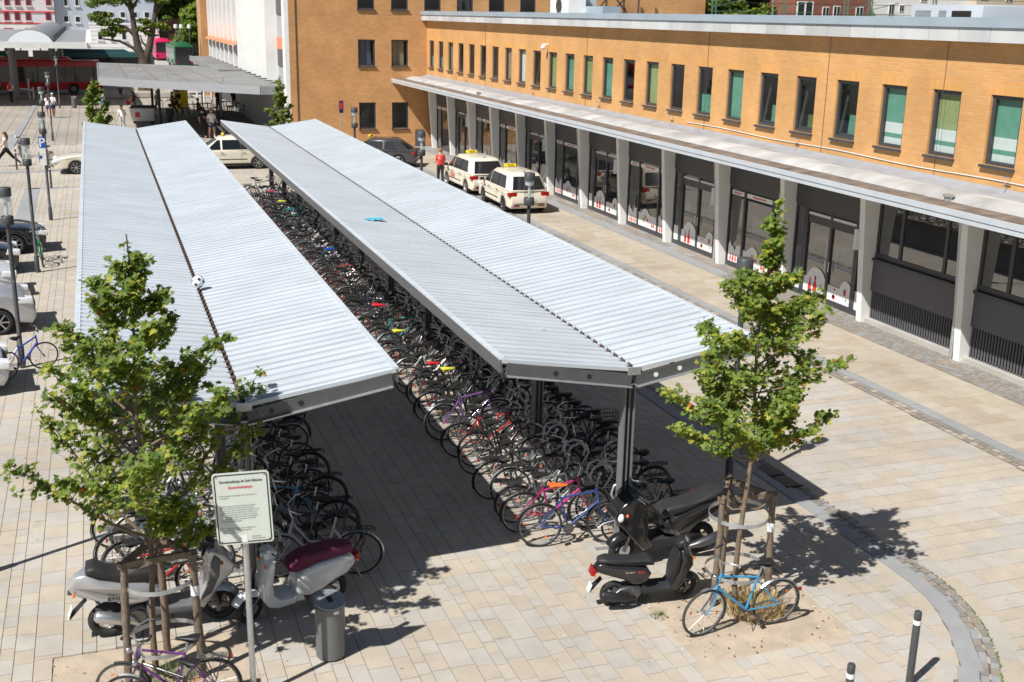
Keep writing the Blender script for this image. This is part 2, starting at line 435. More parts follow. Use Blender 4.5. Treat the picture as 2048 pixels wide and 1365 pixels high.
lay('paving_stone', stones, plaza, 300, STONES)

# --- carriageway: courses across
road = tag(MB().quad((8.0, 4, -.026), (19.4, 4, -.026), (19.4, 72, -.026), (8.0, 72, -.026)).build('road_paving', 'joint_bed'), kind='structure')
stones = []; y = 5.
while y < 72:
    l = rnd.choice((.26, .34, .4)); x = 8.6+rnd.random()*.5
    while x < 15.45:
        w = rnd.choice((.45, .6, .7, .8)); lim = 11.05 if y > 12.2 else 11.05-(12.2-y)**1.6*.22
        if x+w > lim:
            x0 = max(x, lim); w_ = min(x+w, 15.42)-x0
            if w_ > .05: stones.append((x0+w_/2, y+l/2, w_, l, 0, rnd.choice((0, 1, 2, 2, 3, 4)), rnd.uniform(-.001, .001)-.004))
        x += w
    y += l
lay('paving_stone', stones, road, 300, STONES)
stones = []; y = 5.
lane = tag(MB().quad((15.9, 4, -.0245), (18.3, 4, -.0245), (18.3, 68.2, -.0245), (15.9, 68.2, -.0245)).build('taxi_lane', 'joint_bed'), kind='structure')
while y < 68:
    l = rnd.choice((.3, .4)); x = 16.05
    while x < 18.1:
        w = min(rnd.choice((.4, .5, .6)), 18.13-x)
        if w > .05:
            mid = 1-abs((x+w/2)-16.9)/.8
            stones.append((x+w/2, y+l/2, w, l, 0, 1 if rnd.random() < .10+.45*max(0, mid) else rnd.choice((0, 0, 2)), rnd.uniform(-.001, .001)-.002))
        x += w
    y += l
lay('paving_stone', stones, lane, 260, [M['lane_stone'], M['lane_stone_dark'], M['stone_warm']], gap=.005)

# --- kerb: granite slabs and two rows of setts, following a curve into the forecourt
def kerb_line():
    pts = [(11.11, y) for y in [70-1.0*i for i in range(57)]]
    pts += [(11.11, 13.2), (11.11, 12.65), (11.10, 12.2), (11.05, 11.75), (10.93, 11.25), (10.7, 10.66), (10.33, 10.02), (9.99, 9.6), (9.5, 9.15), (8.8, 8.65), (8., 8.2), (7., 7.8), (6., 7.5)]
    return [Vector((a, b, 0)) for a, b in pts]
KL = kerb_line()
def resample(pts, step, start=0.):
    out_ = []; acc = start
    for a, b in zip(pts, pts[1:]):
        d = (b-a).length; t = acc
        while t < d:
            out_.append((a+(b-a)*(t/d), (b-a).normalized())); t += step
        acc = t-d
    return out_
def along(name, parent, off, w, step, mats, n_obj, z, jit=0., gap=.012, th=.06, pts=KL):
    st = []
    for p, d in resample(pts, step):
        nrm = Vector((d.y, -d.x, 0))   # to the left of travel (-y) is east... offset measured to the west
        c = p+nrm*off+d*step/2
        st.append((c.x, c.y, w, step, atan2(d.y, d.x)-pi/2, rnd.randrange(len(mats)), z+rnd.uniform(-jit, jit)))
    lay(name, st, parent, n_obj, mats, gap=gap, th=th)
kerb = tag(MB().add([(p.x+.03, p.y, -.012) for p in KL]+[(p.x-.56, p.y+.06, -.012) for p in KL], [(i, i+len(KL), i+1+len(KL), i+1) for i in range(len(KL)-1)]).build('kerb', 'joint_bed'), kind='structure')
along('kerb_stone', kerb, .385, .27, .5, [M['kerb_granite']], 60, .022)
along('cobblestone', kerb, .19, .12, .155, [M['cobble_grey'], M['cobble_warm'], M['kerb_granite']], 150, .008, .004, gap=.022)
along('cobblestone', kerb, .065, .12, .165, [M['cobble_grey'], M['cobble_warm'], M['kerb_granite']], 150, .006, .004, gap=.022)
CURVE = [p for p in KL if p.y < 13.4]
along('course_stone', kerb, .64, .225, .36, STONES, 40, .006, pts=CURVE, gap=.008)
along('course_stone', kerb, -.145, .25, .55, STONES[2:4]+[STONES[0]], 40, .003, pts=CURVE, gap=.008)
LL = [Vector((16.04, y, 0)) for y in (70, 4)]
lk = tag(MB().quad((15.40, 4, -.014), (16.06, 4, -.014), (16.06, 68.2, -.014), (15.40, 68.2, -.014)).build('gutter_strip', 'joint_bed'), kind='structure')
along('kerb_stone', lk, .15, .29, .95, [M['kerb_granite']], 70, .006, pts=LL)
along('cobblestone', lk, .38, .13, .17, [M['cobble_grey'], M['cobble_warm'], M['stone_sand']], 100, .001, .003, pts=LL, gap=.02)
along('cobblestone', lk, .53, .13, .18, [M['cobble_grey'], M['cobble_warm'], M['stone_sand']], 100, .001, .003, pts=LL, gap=.02)
# fine setts along the building foot
bs = tag(MB().quad((18.12, 4, -.012), (19.5, 4, -.012), (19.5, 68.2, -.012), (18.12, 68.2, -.012)).build('building_apron', 'joint_bed'), kind='structure')
st = []; y = 5.
while y < 68.1:
    x = 18.16; i = 0
    fine = y < 31
    while x < 19.3:
        w = .10 if fine else .28
        st.append((x+w/2, y+(.05 if fine else .3), w, .10 if fine else .6, 0, rnd.choice((0, 1, 1, 2)), rnd.uniform(-.003, .003)))
        x += w
    y += .10 if fine else .6
lay('sett', st, bs, 150, [M['cobble_grey'], M['cobble_warm'], M['kerb_granite']], gap=.016)
mb = MB(); mb.span((18.15, 31, -.03), (18.6, 68.1, .012)); mb.build('edge_slab', 'kerb_granite', bs)

# moss in the kerb joint
mb = MB()
for p, d in resample([q for q in KL if q.y < 22], .03):
    if rnd.random() < (.25 if p.y > 12.4 else .85):
        a = rnd.random()*6.28; r = rnd.uniform(.008, .024); c = p+Vector((rnd.uniform(-.012, .012), rnd.uniform(-.015, .015), .008))
        mb.add([c+Vector((cos(a+t)*r, sin(a+t)*r, 0)) for t in (0, 1.57, 3.14, 4.71)]+[c+Vector((0, 0, rnd.uniform(.006, .02)))], [(0, 1, 4), (1, 2, 4), (2, 3, 4), (3, 0, 4)])
tag(mb.build('moss', 'moss'), 'green moss growing in the joint of the curved kerb', 'moss', kind='stuff')

# tree pits
for r in (PIT_R, PIT_L):
    n = 24; mb = MB(); vs = []
    for j in range(n+1):
        for i in range(n+1):
            vs.append((r[0]+(r[1]-r[0])*i/n, r[2]+(r[3]-r[2])*j/n, -.012+rnd.uniform(-.004, .006)-(0.006 if i in (0, n) or j in (0, n) else 0)))
    mb.add(vs, [(j*(n+1)+i, j*(n+1)+i+1, (j+1)*(n+1)+i+1, (j+1)*(n+1)+i) for j in range(n) for i in range(n)])
    tag(mb.build('tree_pit', 'gravel', smooth=True), kind='structure')
# litter and weeds on the gravel
def tuft_mesh(n, h, r, rn):
    mb = MB()
    for _ in range(n):
        a = rn.random()*6.28; d = rn.random()**.6*r; c = Vector((cos(a)*d, sin(a)*d, 0)); b = rn.random()*6.28; l = h*rn.uniform(.5, 1.2); le = rn.uniform(.2, .8)*l
        e = c+Vector((cos(a)*le, sin(a)*le, l)); s = Vector((cos(b), sin(b), 0))*.0035; mid = (c+e)/2+Vector((0, 0, l*.15))
        mb.add([c-s, c+s, mid+s, mid-s, e], [(0, 1, 2, 3), (3, 2, 4)])
    return mb
rr = random.Random(11)
for (c, n, h, r, m_, lb) in (((7.98, 12.1), 620, .26, .40, 'dry_grass', 'dry straw coloured grass around the trunk of the tree with the blue bike'), ((.35, 12.75), 200, .2, .3, 'moss', 'green weeds at the foot of the tree with the purple bike'), ((6.66, 12.9), 90, .09, .12, 'moss', 'small green weed at the pit edge behind the black scooter'), ((6.66, 12.35), 70, .07, .1, 'moss', 'small green weed on the pit edge by the front of the black scooter')):
    tag(tuft_mesh(n, h, r, rr).build('grass_tuft', m_, loc=(c[0], c[1], -.01)), lb, 'grass', kind='stuff')
leafm = [mat('dead_leaf', (.30, .14, .05), .8), mat('paper_scrap', (.75, .74, .7), .7)]
mb = MB()
for i in range(260):
    r = PIT_R if i % 2 else PIT_L; x = rr.uniform(r[0], r[1]); y = rr.uniform(r[2], r[3]); a = rr.random()*6.28; s = rr.uniform(.008, .028)
    mb.add([(x+cos(a+t)*s*q, y+sin(a+t)*s*q, .004+rr.random()*.008) for t, q in ((0, 1), (1.6, .6), (3.14, 1), (4.7, .6))], [(0, 1, 2, 3)], 0 if rr.random() < .85 else 1)
for i in range(420):
    x = rr.uniform(-2, 14); y = rr.uniform(10, 30); a = rr.random()*6.28; s = rr.uniform(.006, .022)
    mb.add([(x+cos(a+t)*s*q, y+sin(a+t)*s*q, .006+rr.random()*.006) for t, q in ((0, 1), (1.6, .6), (3.14, 1), (4.7, .6))], [(0, 1, 2, 3)], 0 if rr.random() < .7 else 1)
tag(mb.build('litter', leafm), 'scattered dead leaves and scraps on the paving', 'litter', kind='stuff')
# drain grating in the kerb
dr = thing('drain_grate', 'dark slotted iron drain grate set in the kerb beside the shelter shadow', 'drain', (10.92, 16.12, .026))
mb = MB(); mb.box((0, 0, -.01), (.31, 1.04, .012)); mb.build('frame', 'black_rubber', dr)
for j in (-1, 1):
    for i in range(9):
        mb = MB(); mb.box((0, j*.26+(i-4)*.05, .004), (.27, .028, .014)); mb.build('bar', 'steel_dark', dr)
# darker slab bands on the far plaza
for nm, pl in (('slab_band', ((68, 205), (78, 205), (24, 300), (8, 300))), ('slab_band', ((50, 377), (79, 375), (66, 450), (27, 446))), ('slab_band', ((0, 344), (150, 339), (150, 342.5), (0, 347.5))), ('slab_band', ((60, 377), (168, 373), (168, 374.5), (60, 378.5)))):
    mb = MB(); mb.add([gp(x, y, .006) for x, y in pl], [(3, 2, 1, 0)])
    tag(mb.build(nm, 'kerb_granite'), kind='structure')
# asphalt of the bus station and street behind
mb = MB(); mb.quad((-160, 112, -.018), (60, 112, -.018), (60, 230, -.018), (-160, 230, -.018))
tag(mb.build('bus_road', 'concrete'), kind='structure')
# ------------------------------------------------------------------ bicycle shelters
def roof_mat():
    m, t, b = _nodes('roof_sheet'); N = t.nodes; L = t.links
    g = N.new('ShaderNodeNewGeometry')
    n = N.new('ShaderNodeTexNoise'); n.inputs['Scale'].default_value = .8; n.inputs['Detail'].default_value = 6; L.new(g.outputs['Position'], n.inputs['Vector'])
    mp = N.new('ShaderNodeMapRange'); mp.inputs[1].default_value = .3; mp.inputs[2].default_value = .75; mp.inputs[3].default_value = 1.03; mp.inputs[4].default_value = .9; L.new(n.outputs['Fac'], mp.inputs[0])
    mp_ = N.new('ShaderNodeMapping'); mp_.inputs['Scale'].default_value = (.35, 5., 1.); L.new(g.outputs['Position'], mp_.inputs['Vector'])
    n2 = N.new('ShaderNodeTexNoise'); n2.inputs['Scale'].default_value = 2.2; n2.inputs['Detail'].default_value = 5; L.new(mp_.outputs[0], n2.inputs['Vector'])
    m2 = N.new('ShaderNodeMapRange'); m2.inputs[1].default_value = .35; m2.inputs[2].default_value = .72; m2.inputs[3].default_value = 1.04; m2.inputs[4].default_value = .86; L.new(n2.outputs['Fac'], m2.inputs[0])
    n3 = N.new('ShaderNodeTexNoise'); n3.inputs['Scale'].default_value = 5.; n3.inputs['Detail'].default_value = 2; L.new(g.outputs['Position'], n3.inputs['Vector'])
    m3 = N.new('ShaderNodeMapRange'); m3.inputs[1].default_value = .74; m3.inputs[2].default_value = .78; m3.inputs[3].default_value = 1.; m3.inputs[4].default_value = .72; L.new(n3.outputs['Fac'], m3.inputs[0])
    k1 = N.new('ShaderNodeMath'); k1.operation = 'MULTIPLY'; L.new(mp.outputs[0], k1.inputs[0]); L.new(m2.outputs[0], k1.inputs[1])
    k2 = N.new('ShaderNodeMath'); k2.operation = 'MULTIPLY'; L.new(k1.outputs[0], k2.inputs[0]); L.new(m3.outputs[0], k2.inputs[1]); mp = k2
    v = N.new('ShaderNodeVectorMath'); v.operation = 'SCALE'; v.inputs[0].default_value = (.53, .575, .62); L.new(mp.outputs[0], v.inputs['Scale']); L.new(v.outputs[0], b.inputs['Base Color'])
    b.inputs['Metallic'].default_value = .0; b.inputs['Roughness'].default_value = .5
    MATS['roof_sheet'] = m; M['roof_sheet'] = m
roof_mat()
HW, Y0, Y1, ZV, ZT = 1.98, 14.0, 50.1, 3.0, 3.29
def shelter(cx, label):
    t = thing('bike_shelter', label, 'bike shelter', (cx, 0, 0), 0, 'corrugated bike shelters')
    # corrugated sheets: trapezoid ribs running from the valley out to the edge
    pitch = .25; prof = ((0, 0), (.085, 0), (.089, .032), (.244, .032))
    for sgn in (-1, 1):
        mb = MB(); ys = []
        y = Y0
        while y < Y1-.02:
            for dy, dz in prof:
                if y+dy <= Y1: ys.append((y+dy, dz))
            y += pitch
        ys.append((Y1, 0))
        x0, x1 = .035*sgn, HW*sgn
        vs = [(x0, yy, ZV+zz+.01) for yy, zz in ys]+[(x1, yy, ZT+zz+.01) for yy, zz in ys]
        n = len(ys); vs += [(a, b_, c-.012) for a, b_, c in vs]
        fs = [(i, i+1, n+i+1, n+i) if sgn < 0 else (i, n+i, n+i+1, i+1) for i in range(n-1)]
        fs += [(2*n+i, 3*n+i, 3*n+i+1, 2*n+i+1) if sgn < 0 else (2*n+i, 2*n+i+1, 3*n+i+1, 3*n+i) for i in range(n-1)]
        fs += [(n+i, n+i+1, 3*n+i+1, 3*n+i) for i in range(n-1)]
        mb.add(vs, fs); mb.build('roof_sheet', 'roof_sheet', t)
        mb = MB()   # edge channel along the long side
        mb.span((x1-.0 if sgn > 0 else x1-.03, Y0-.02, ZT-.17), (x1+.03 if sgn > 0 else x1, Y1+.02, ZT+.012))
        mb.build('edge_beam', 'galv_paint', t)
        mb = MB(); mb.span((x1-.05 if sgn > 0 else x1-.035, Y0-.022, ZT+.0125), (x1+.035 if sgn > 0 else x1+.05, Y1+.022, ZT+.04)); mb.build('edge_trim', 'roof_sheet', t)
        for ye in (Y0, Y1):   # end trim and end rafter
            d = -1 if ye == Y0 else 1
            mb = MB(); mb.beam((.02*sgn, ye+d*.018, ZV+.0), (x1, ye+d*.018, ZT+.0), .035, .055); mb.build('end_trim', 'roof_sheet', t)
            mb = MB(); a = Vector((.04*sgn, ye+d*.03-.0, ZV-.15)); b_ = Vector((x1-.06*sgn, ye+d*.03, ZT-.11))
            mb.beam(a, b_, .05, .17); r = mb.build('rafter', 'post_grey', t)
            m2 = MB(); m2.beam(a+Vector((0, d*.03, -.095)), b_+Vector((0, d*.03, -.095)), .09, .018); m2.build('flange', 'galv', r)
            if d < 0:
                for u in ((.16, .36) if sgn > 0 else (.35, .62)):
                    c = a.lerp(b_, u)+Vector((0, -.027, 0)); m2 = MB(); m2.lathe([(.036, 0), (.036, .004)], 14, c, Matrix.Rotation(pi/2, 3, 'X')); m2.build('bolt_disc', 'white_paint' if sgn > 0 and cx > 3 else 'black_plastic', r)
        for k in range(11):   # inner rafters and purlins
            yy = Y0+.08+k*3.59
            if 0 < k < 10:
                mb = MB(); mb.beam((.04*sgn, yy, ZV-.13), (x1-.04*sgn, yy, ZT-.1), .06, .16); mb.build('rafter', 'post_grey', t)
        for u in (.33, .68):
            mb = MB(); mb.span((x1*u-.03, Y0+.06, ZV+(ZT-ZV)*u-.09), (x1*u+.03, Y1-.06, ZV+(ZT-ZV)*u-.013)); mb.build('purlin', 'post_grey', t)
    # valley gutter with dirt and a comb of rib ends
    mb = MB(); mb.span((-.14, Y0-.01, ZV-.045), (.14, Y1+.01, ZV-.02)); mb.build('gutter', 'brown_rust', t)
    mb = MB(); rn = random.Random(5)
    y = Y0+.1
    while y < Y1:
        for s in (-1, 1):
            mb.box((s*.036, y+(.05 if s > 0 else 0), ZV+.012), (.05, .075, .03))
        if rn.random() < .9: mb.ball((rn.uniform(-.02, .02), y+.1, ZV-.015), .03, 6, 4, sc=(1, 1.8, .6))
        y += .25
    tag(mb.build('gutter_debris', 'brown_rust', t), kind='stuff')
    mb = MB(); mb.box((0, Y0-.045, ZV-.02), (.2, .02, .11)); mb.build('gutter_end', 'galv', t)
    mb = MB(); mb.span((-.04, Y0+.05, ZV-.23), (.04, Y1-.05, ZV-.05)); mb.build('ridge_beam', 'post_grey', t)
    for k in range(11):
        yy = Y0+.12+k*3.585
        p = MB(); h = ZV-.24
        p.box((0, yy, h/2), (.012, .15, h)); p.box((-.06, yy, h/2), (.012, .02, h)) if False else None
        p.box((-.075, yy, h/2), (.018, .17, h)); p.box((.075, yy, h/2), (.018, .17, h)); p.box((0, yy+.03, h/2), (.14, .014, h))
        po = p.build('post', 'post_steel', t)
        m2 = MB(); m2.box((0, yy, h+.012), (.3, .26, .02)); m2.build('cap_plate', 'galv', po)
        m2 = MB(); m2.box((0, yy, .012), (.3, .3, .02)); m2.build('base_plate', 'galv', po)
    return t
defm('galv_paint', (.13, .133, .14), .45, .2, var=.1)
defm('post_steel', (.21, .21, .215), .45, .35, var=.12)
SH_L = shelter(1.475, 'long corrugated butterfly roof bike shelter with a football lying in its valley')
SH_R = shelter(6.91, 'long corrugated butterfly roof bike shelter beside the taxi lane')
# things lying on the roofs
fb = thing('football', 'white football with dark patches lying on the shelter roof valley', 'football', gp(397, 575, 3.1), 0)
mb = MB(); mb.ball((0, 0, .10), .11, 20, 12); mb.build('ball_skin', 'white_paint', fb, smooth=60)
for i in range(12):
    ph = i*2.4; zz = 1-2*(i+.5)/12; r = sqrt(1-zz*zz); n = Vector((r*cos(ph), r*sin(ph), zz)); q = n.to_track_quat('Z', 'Y').to_matrix()
    m2 = MB(); m2.add([Vector((0, 0, .10))+n*.108+q @ Vector((.032*cos(a*1.2566), .032*sin(a*1.2566), .0025)) for a in range(5)], [(0, 1, 2, 3, 4)]); m2.build('patch', mat('patch_blue', (.02, .03, .12), .5), fb)
rg = thing('cloth_rag', 'crumpled turquoise rag lying on the corrugated roof of the right shelter', 'rag', gp(750, 444, 3.17), .3)
mb = MB(); rn = random.Random(2); vs = [(-.22+.09*i, -.10+.06*j+rn.uniform(-.02, .02), .035+rn.uniform(0, .05)) for j in range(5) for i in range(6)]
mb.add(vs, [(j*6+i, j*6+i+1, j*6+i+7, j*6+i+6) for j in range(4) for i in range(5)]); mb.build('folds', mat('rag_cyan', (.10, .42, .55), .7), rg, smooth=60)
# ------------------------------------------------------------------ station wing with shop fronts
brick_mat('brick_wing', (.60, .318, .112), (.545, .275, .09), (.51, .345, .195), 'x'); M['brick_wing'] = MATS['brick_wing']
brick_mat('brick_tall', (.58, .30, .115), (.50, .24, .085), (.48, .31, .17), 'y'); M['brick_tall'] = MATS['brick_tall']
brick_mat('brick_soldier', (.63, .32, .096), (.58, .28, .075), (.52, .34, .18), 'x', .077, .26); M['brick_soldier'] = MATS['brick_soldier']
defm('frame_dark', (.055, .057, .062), .4, var=.06)
defm('panel_dark', (.062, .060, .062), .5, var=.08, scale=1.5)
defm('panel_grey', (.095, .095, .105), .5, var=.06, scale=1.5)
defm('blind_green', (.105, .27, .20), .7, var=.12); defm('blind_olive', (.25, .29, .12), .7, var=.15); defm('blind_white', (.60, .62, .62), .7, var=.06); defm('blind_tan', (.26, .21, .15), .8, var=.1)
defm('membrane', (.42, .42, .42), .55, var=.35, scale=1.1, world_co=True); defm('roof_dirt', (.17, .135, .11), .9, var=.5, scale=2.2, world_co=True)
defm('flashing', (.33, .36, .40), .45, .2, var=.15, scale=2, world_co=True); defm('fascia_pale', (.56, .60, .65), .4, .2, var=.07, scale=1.5)
defm('cap_blue', (.32, .39, .45), .45, .1, var=.08, scale=1.); defm('room_grey', (.20, .20, .19), .9, var=.3, scale=.8, world_co=True); defm('film_white', (.80, .79, .77), .45, var=.04); defm('film_red', (.62, .035, .03), .45, var=.15); defm('film_dark', (.12, .015, .02), .45); defm('film_yellow', (.75, .42, .05), .45, var=.3)
def off(p): return (-p.location.x, -p.location.y, -p.location.z)
def wpart(mb, name, m, par, smooth=False):
    """part of a building, its mesh in world coordinates"""
    o = mb.build(name, m, par, smooth)
    if par.type == 'EMPTY': o.location = off(par)
    return o
wing = thing('station_wing', 'long two storey yellow brick station wing with dark framed windows and shop fronts', 'building', (19.2, 40, 0))
XW = 18.95; WZ0, WZ1 = 4.74, 6.29
wins = [(21.02+1.945*k-.98, 21.02+1.945*k, k) for k in range(-8, 25)]
mb = MB(); Ya, Yb = 4.6, 68.29
def wallx(y0, y1, z0, z1): mb.quad((XW, y1, z0), (XW, y0, z0), (XW, y0, z1), (XW, y1, z1))
wallx(Ya, Yb, 3.7, WZ0); wallx(Ya, Yb, WZ1, 7.5)
prev = Ya
for a, b, k in wins:
    wallx(prev, a, WZ0, WZ1); prev = b
    mb.quad((XW, a, WZ0), (XW+.14, a, WZ0), (XW+.14, a, WZ1), (XW, a, WZ1)); mb.quad((XW, b, WZ1), (XW+.14, b, WZ1), (XW+.14, b, WZ0), (XW, b, WZ0))
    mb.quad((XW, a, WZ1), (XW+.14, a, WZ1), (XW+.14, b, WZ1), (XW, b, WZ1)); mb.quad((XW, a, WZ0), (XW, b, WZ0), (XW+.14, b, WZ0), (XW+.14, a, WZ0))
wallx(prev, Yb, WZ0, WZ1)
mb.quad((XW, Ya, 3.7), (30, Ya, 3.7), (30, Ya, 7.5), (XW, Ya, 7.5))
wpart(mb, 'wall', 'brick_wing', wing)
rn = random.Random(21)
def frame_rect(mb, x, y0, y1, z0, z1, w, d):
    mb.span((x, y0, z0), (x+d, y1, z0+w)); mb.span((x, y0, z1-w), (x+d, y1, z1)); mb.span((x, y0, z0+w), (x+d, y0+w, z1-w)); mb.span((x, y1-w, z0+w), (x+d, y1, z1-w))
kinds = {0: 'striped', 1: 'striped2', 2: 'striped', 3: 'tilt_g', 4: 'tilt_p', 5: 'tilt_g', 6: 'green', 7: 'green_half', 8: 'dark', 9: 'olive', 10: 'dark', 11: 'green', 12: 'olive', 13: 'green', 14: 'olive', 15: 'tilt', 16: 'white', 17: 'tan', 18: 'tilt', 19: 'tilt', 20: 'dark', 21: 'tilt', 22: 'tan', 23: 'green_half', 24: 'green_half'}
room = MB()
for a, b, k in wins:
    m0 = MB(); frame_rect(m0, XW+.06, a+.004, b-.004, WZ0+.004, WZ1-.004, .085, .075); w = wpart(m0, 'window', 'frame_dark', wing)
    m0 = MB(); m0.quad((XW+.10, b-.09, WZ0+.09), (XW+.10, a+.09, WZ0+.09), (XW+.10, a+.09, WZ1-.09), (XW+.10, b-.09, WZ1-.09)); m0.build('pane', 'pane', w)
    m0 = MB(); m0.span((XW-.10, a-.03, WZ0-.06), (XW+.06, b+.03, WZ0-.002)); m0.build('sill', 'frame_dark', w)
    kd = kinds.get(k, rn.choice(('green', 'dark', 'olive')))
    xb = XW+.17
    def blind(z0, z1, m_, dx=0.): MB().quad((xb+dx, b-.02, z0), (xb+dx, a+.02, z0), (xb+dx, a+.02, z1), (xb+dx, b-.02, z1)).build('blind', m_, w)
    if kd.startswith('striped'):
        for i, (z0, z1, m_) in enumerate(((4.74, 4.98, 'blind_white'), (4.98, 5.09, 'blind_green'), (5.09, 5.36, 'blind_white'), (5.36, 6.29, 'blind_green' if kd == 'striped' else 'blind_olive'))): blind(z0, z1, m_)
    elif kd == 'green': blind(WZ0, WZ1, 'blind_green')
    elif kd == 'green_half': blind(WZ0, 5.4, 'blind_green')
    elif kd == 'olive': blind(WZ0, WZ1, 'blind_olive')
    elif kd == 'white': blind(WZ0, WZ1, 'blind_white')
    elif kd == 'tan': blind(WZ0, WZ1, 'blind_tan')
    if kd.startswith('tilt'):   # bottom hung sash tipped inwards
        R = Matrix.Rotation(.17, 3, 'Y'); piv = Vector((XW+.15, (a+b)/2, WZ0+.09)); m1 = MB(); h = WZ1-WZ0-.18; ww = b-a-.18
        for cy, cz, dy, dz in ((0, .03, ww, .06), (0, h-.03, ww, .06), (-ww/2+.03, h/2, .06, h-.12), (ww/2-.03, h/2, .06, h-.12)):
            m1.box(piv+R @ Vector((0, cy, cz)), (.05, dy, dz), R)
        m1.build('sash', 'frame_dark', w)
        if kd != 'tilt': blind(WZ0, 5.2+.3*rn.random(), 'blind_green' if kd == 'tilt_g' else 'moss', .3)
    m0 = MB(); m0.span((XW-.003, a-.09, WZ1+.002), (XW+.05, b+.09, WZ1+.26)); wpart(m0, 'lintel', 'brick_soldier', wing)
m0 = MB(); m0.span((XW+1.6, Ya, 4.3), (XW+1.7, Yb, 7.4)); m0.span((XW+.2, Ya, 4.25), (XW+1.6, Yb, 4.3)); m0.span((XW+.2, Ya, 7.2), (XW+1.6, Yb, 7.3))
wpart(m0, 'room', 'room_grey', wing)
# parapet
m0 = MB(); m0.span((18.66, Ya-.3, 7.42), (19.4, Yb, 7.455)); wpart(m0, 'soffit', 'off_white', wing)
pm = [mat('parapet_a', (.53, .54, .54), .6, var=.1, scale=1.2, world_co=True), mat('parapet_b', (.47, .48, .485), .6, var=.14, scale=1.2, world_co=True), mat('parapet_c', (.42, .425, .42), .6, var=.12, scale=1.2, world_co=True)]
y = Ya
i = 0
while y < Yb-.05:
    y2 = min(y+1.02, Yb); m0 = MB(); m0.span((18.62, y+.006, 7.42+.0), (18.655, y2-.006, 7.735)); wpart(m0, 'parapet_panel', pm[rn.choice((0, 0, 0, 1, 1, 2))], wing); y = y2
m0 = MB(); m0.span((18.57, Ya, 7.74), (19.0, Yb, 7.95)); wpart(m0, 'parapet_cap', 'cap_blue', wing)
m0 = MB(); m0.span((19.0, Ya, 7.45), (36, Yb, 7.7)); wpart(m0, 'roof', 'flashing', wing)
# canopy over the pavement
def strip(name, prof, m_, smooth=False):
    m0 = MB(); ny = 60
    vs = [(x, Ya+(68.28-Ya)*j/ny, z+(rn.uniform(-.012, .012) if smooth else 0)) for j in range(ny+1) for x, z in prof]; n = len(prof)
    m0.add(vs, [(j*n+i, j*n+i+1, (j+1)*n+i+1, (j+1)*n+i) for j in range(ny) for i in range(n-1)]); return wpart(m0, name, m_, wing, smooth)
m0 = MB(); m0.span((16.79, Ya, 3.83), (18.6, 68.28, 3.99)); m0.span((18.6, Ya, 3.6), (19.2, 68.28, 3.99)); wpart(m0, 'canopy', 'off_white', wing)
for z0, z1, x0 in ((3.82, 3.925, 16.76), (3.935, 4.055, 16.74)):
    m0 = MB(); m0.span((x0, Ya, z0), (16.80, 68.28, z1)); wpart(m0, 'fascia', 'fascia_pale', wing)
strip('gravel_strip', ((16.80, 4.045), (16.95, 4.03), (17.3, 4.025), (17.66, 4.03)), 'roof_dirt')
strip('roof_membrane', ((17.6, 4.02), (17.72, 4.09), (17.9, 4.14), (18.1, 4.16), (18.3, 4.155), (18.45, 4.15)), 'membrane', 60)
strip('flashing', ((18.42, 4.15), (18.6, 4.19), (18.8, 4.21), (18.94, 4.28)), 'flashing')
for px_ in ((1897, 395), (957, 185)):
    c = px_x(px_[0], px_[1], 17.62); m0 = MB(); m0.lathe([(.09, 0), (.09, .09), (.13, .10), (.13, .14), (.02, .17)], 14, (17.62, c.y, 4.03)); wpart(m0, 'roof_vent', 'galv', wing, 40)
# conduits and lightning rods on the brick
m0 = MB(); m0.tube([(XW-.02, yy, 4.42+.02*sin(yy)) for yy in [12+.8*i for i in range(30)]], .012, 5); wpart(m0, 'cable', 'off_white', wing)
for yy in (18.6, 22.6, 27.3, 44, 57.1, 34):
    m0 = MB(); m0.tube([(XW-.015, yy, 4.25), (XW-.015, yy, 7.42)], .007, 4); wpart(m0, 'conduit', 'steel_dark', wing)
for yy in (28.4, 36.2, 42.5, 50, 60.3, 20.1):
    m0 = MB(); m0.tube([(XW, yy, 4.55), (XW-.16, yy, 4.55), (XW-.16, yy, 4.25)], .01, 4); m0.box((XW-.16, yy, 4.57), (.03, .22, .02)); wpart(m0, 'rod_bracket', 'galv', wing)
c = px_x(1097, 95, XW); m0 = MB(); m0.tube([(XW, c.y, c.z+.12), (XW-.25, c.y, c.z+.12), (XW-.25, c.y, c.z+.05)], .03, 8); m0.ball((XW-.25, c.y, c.z), .11, 14, 8)
wpart(m0, 'security_camera', 'white_paint', wing, 60)

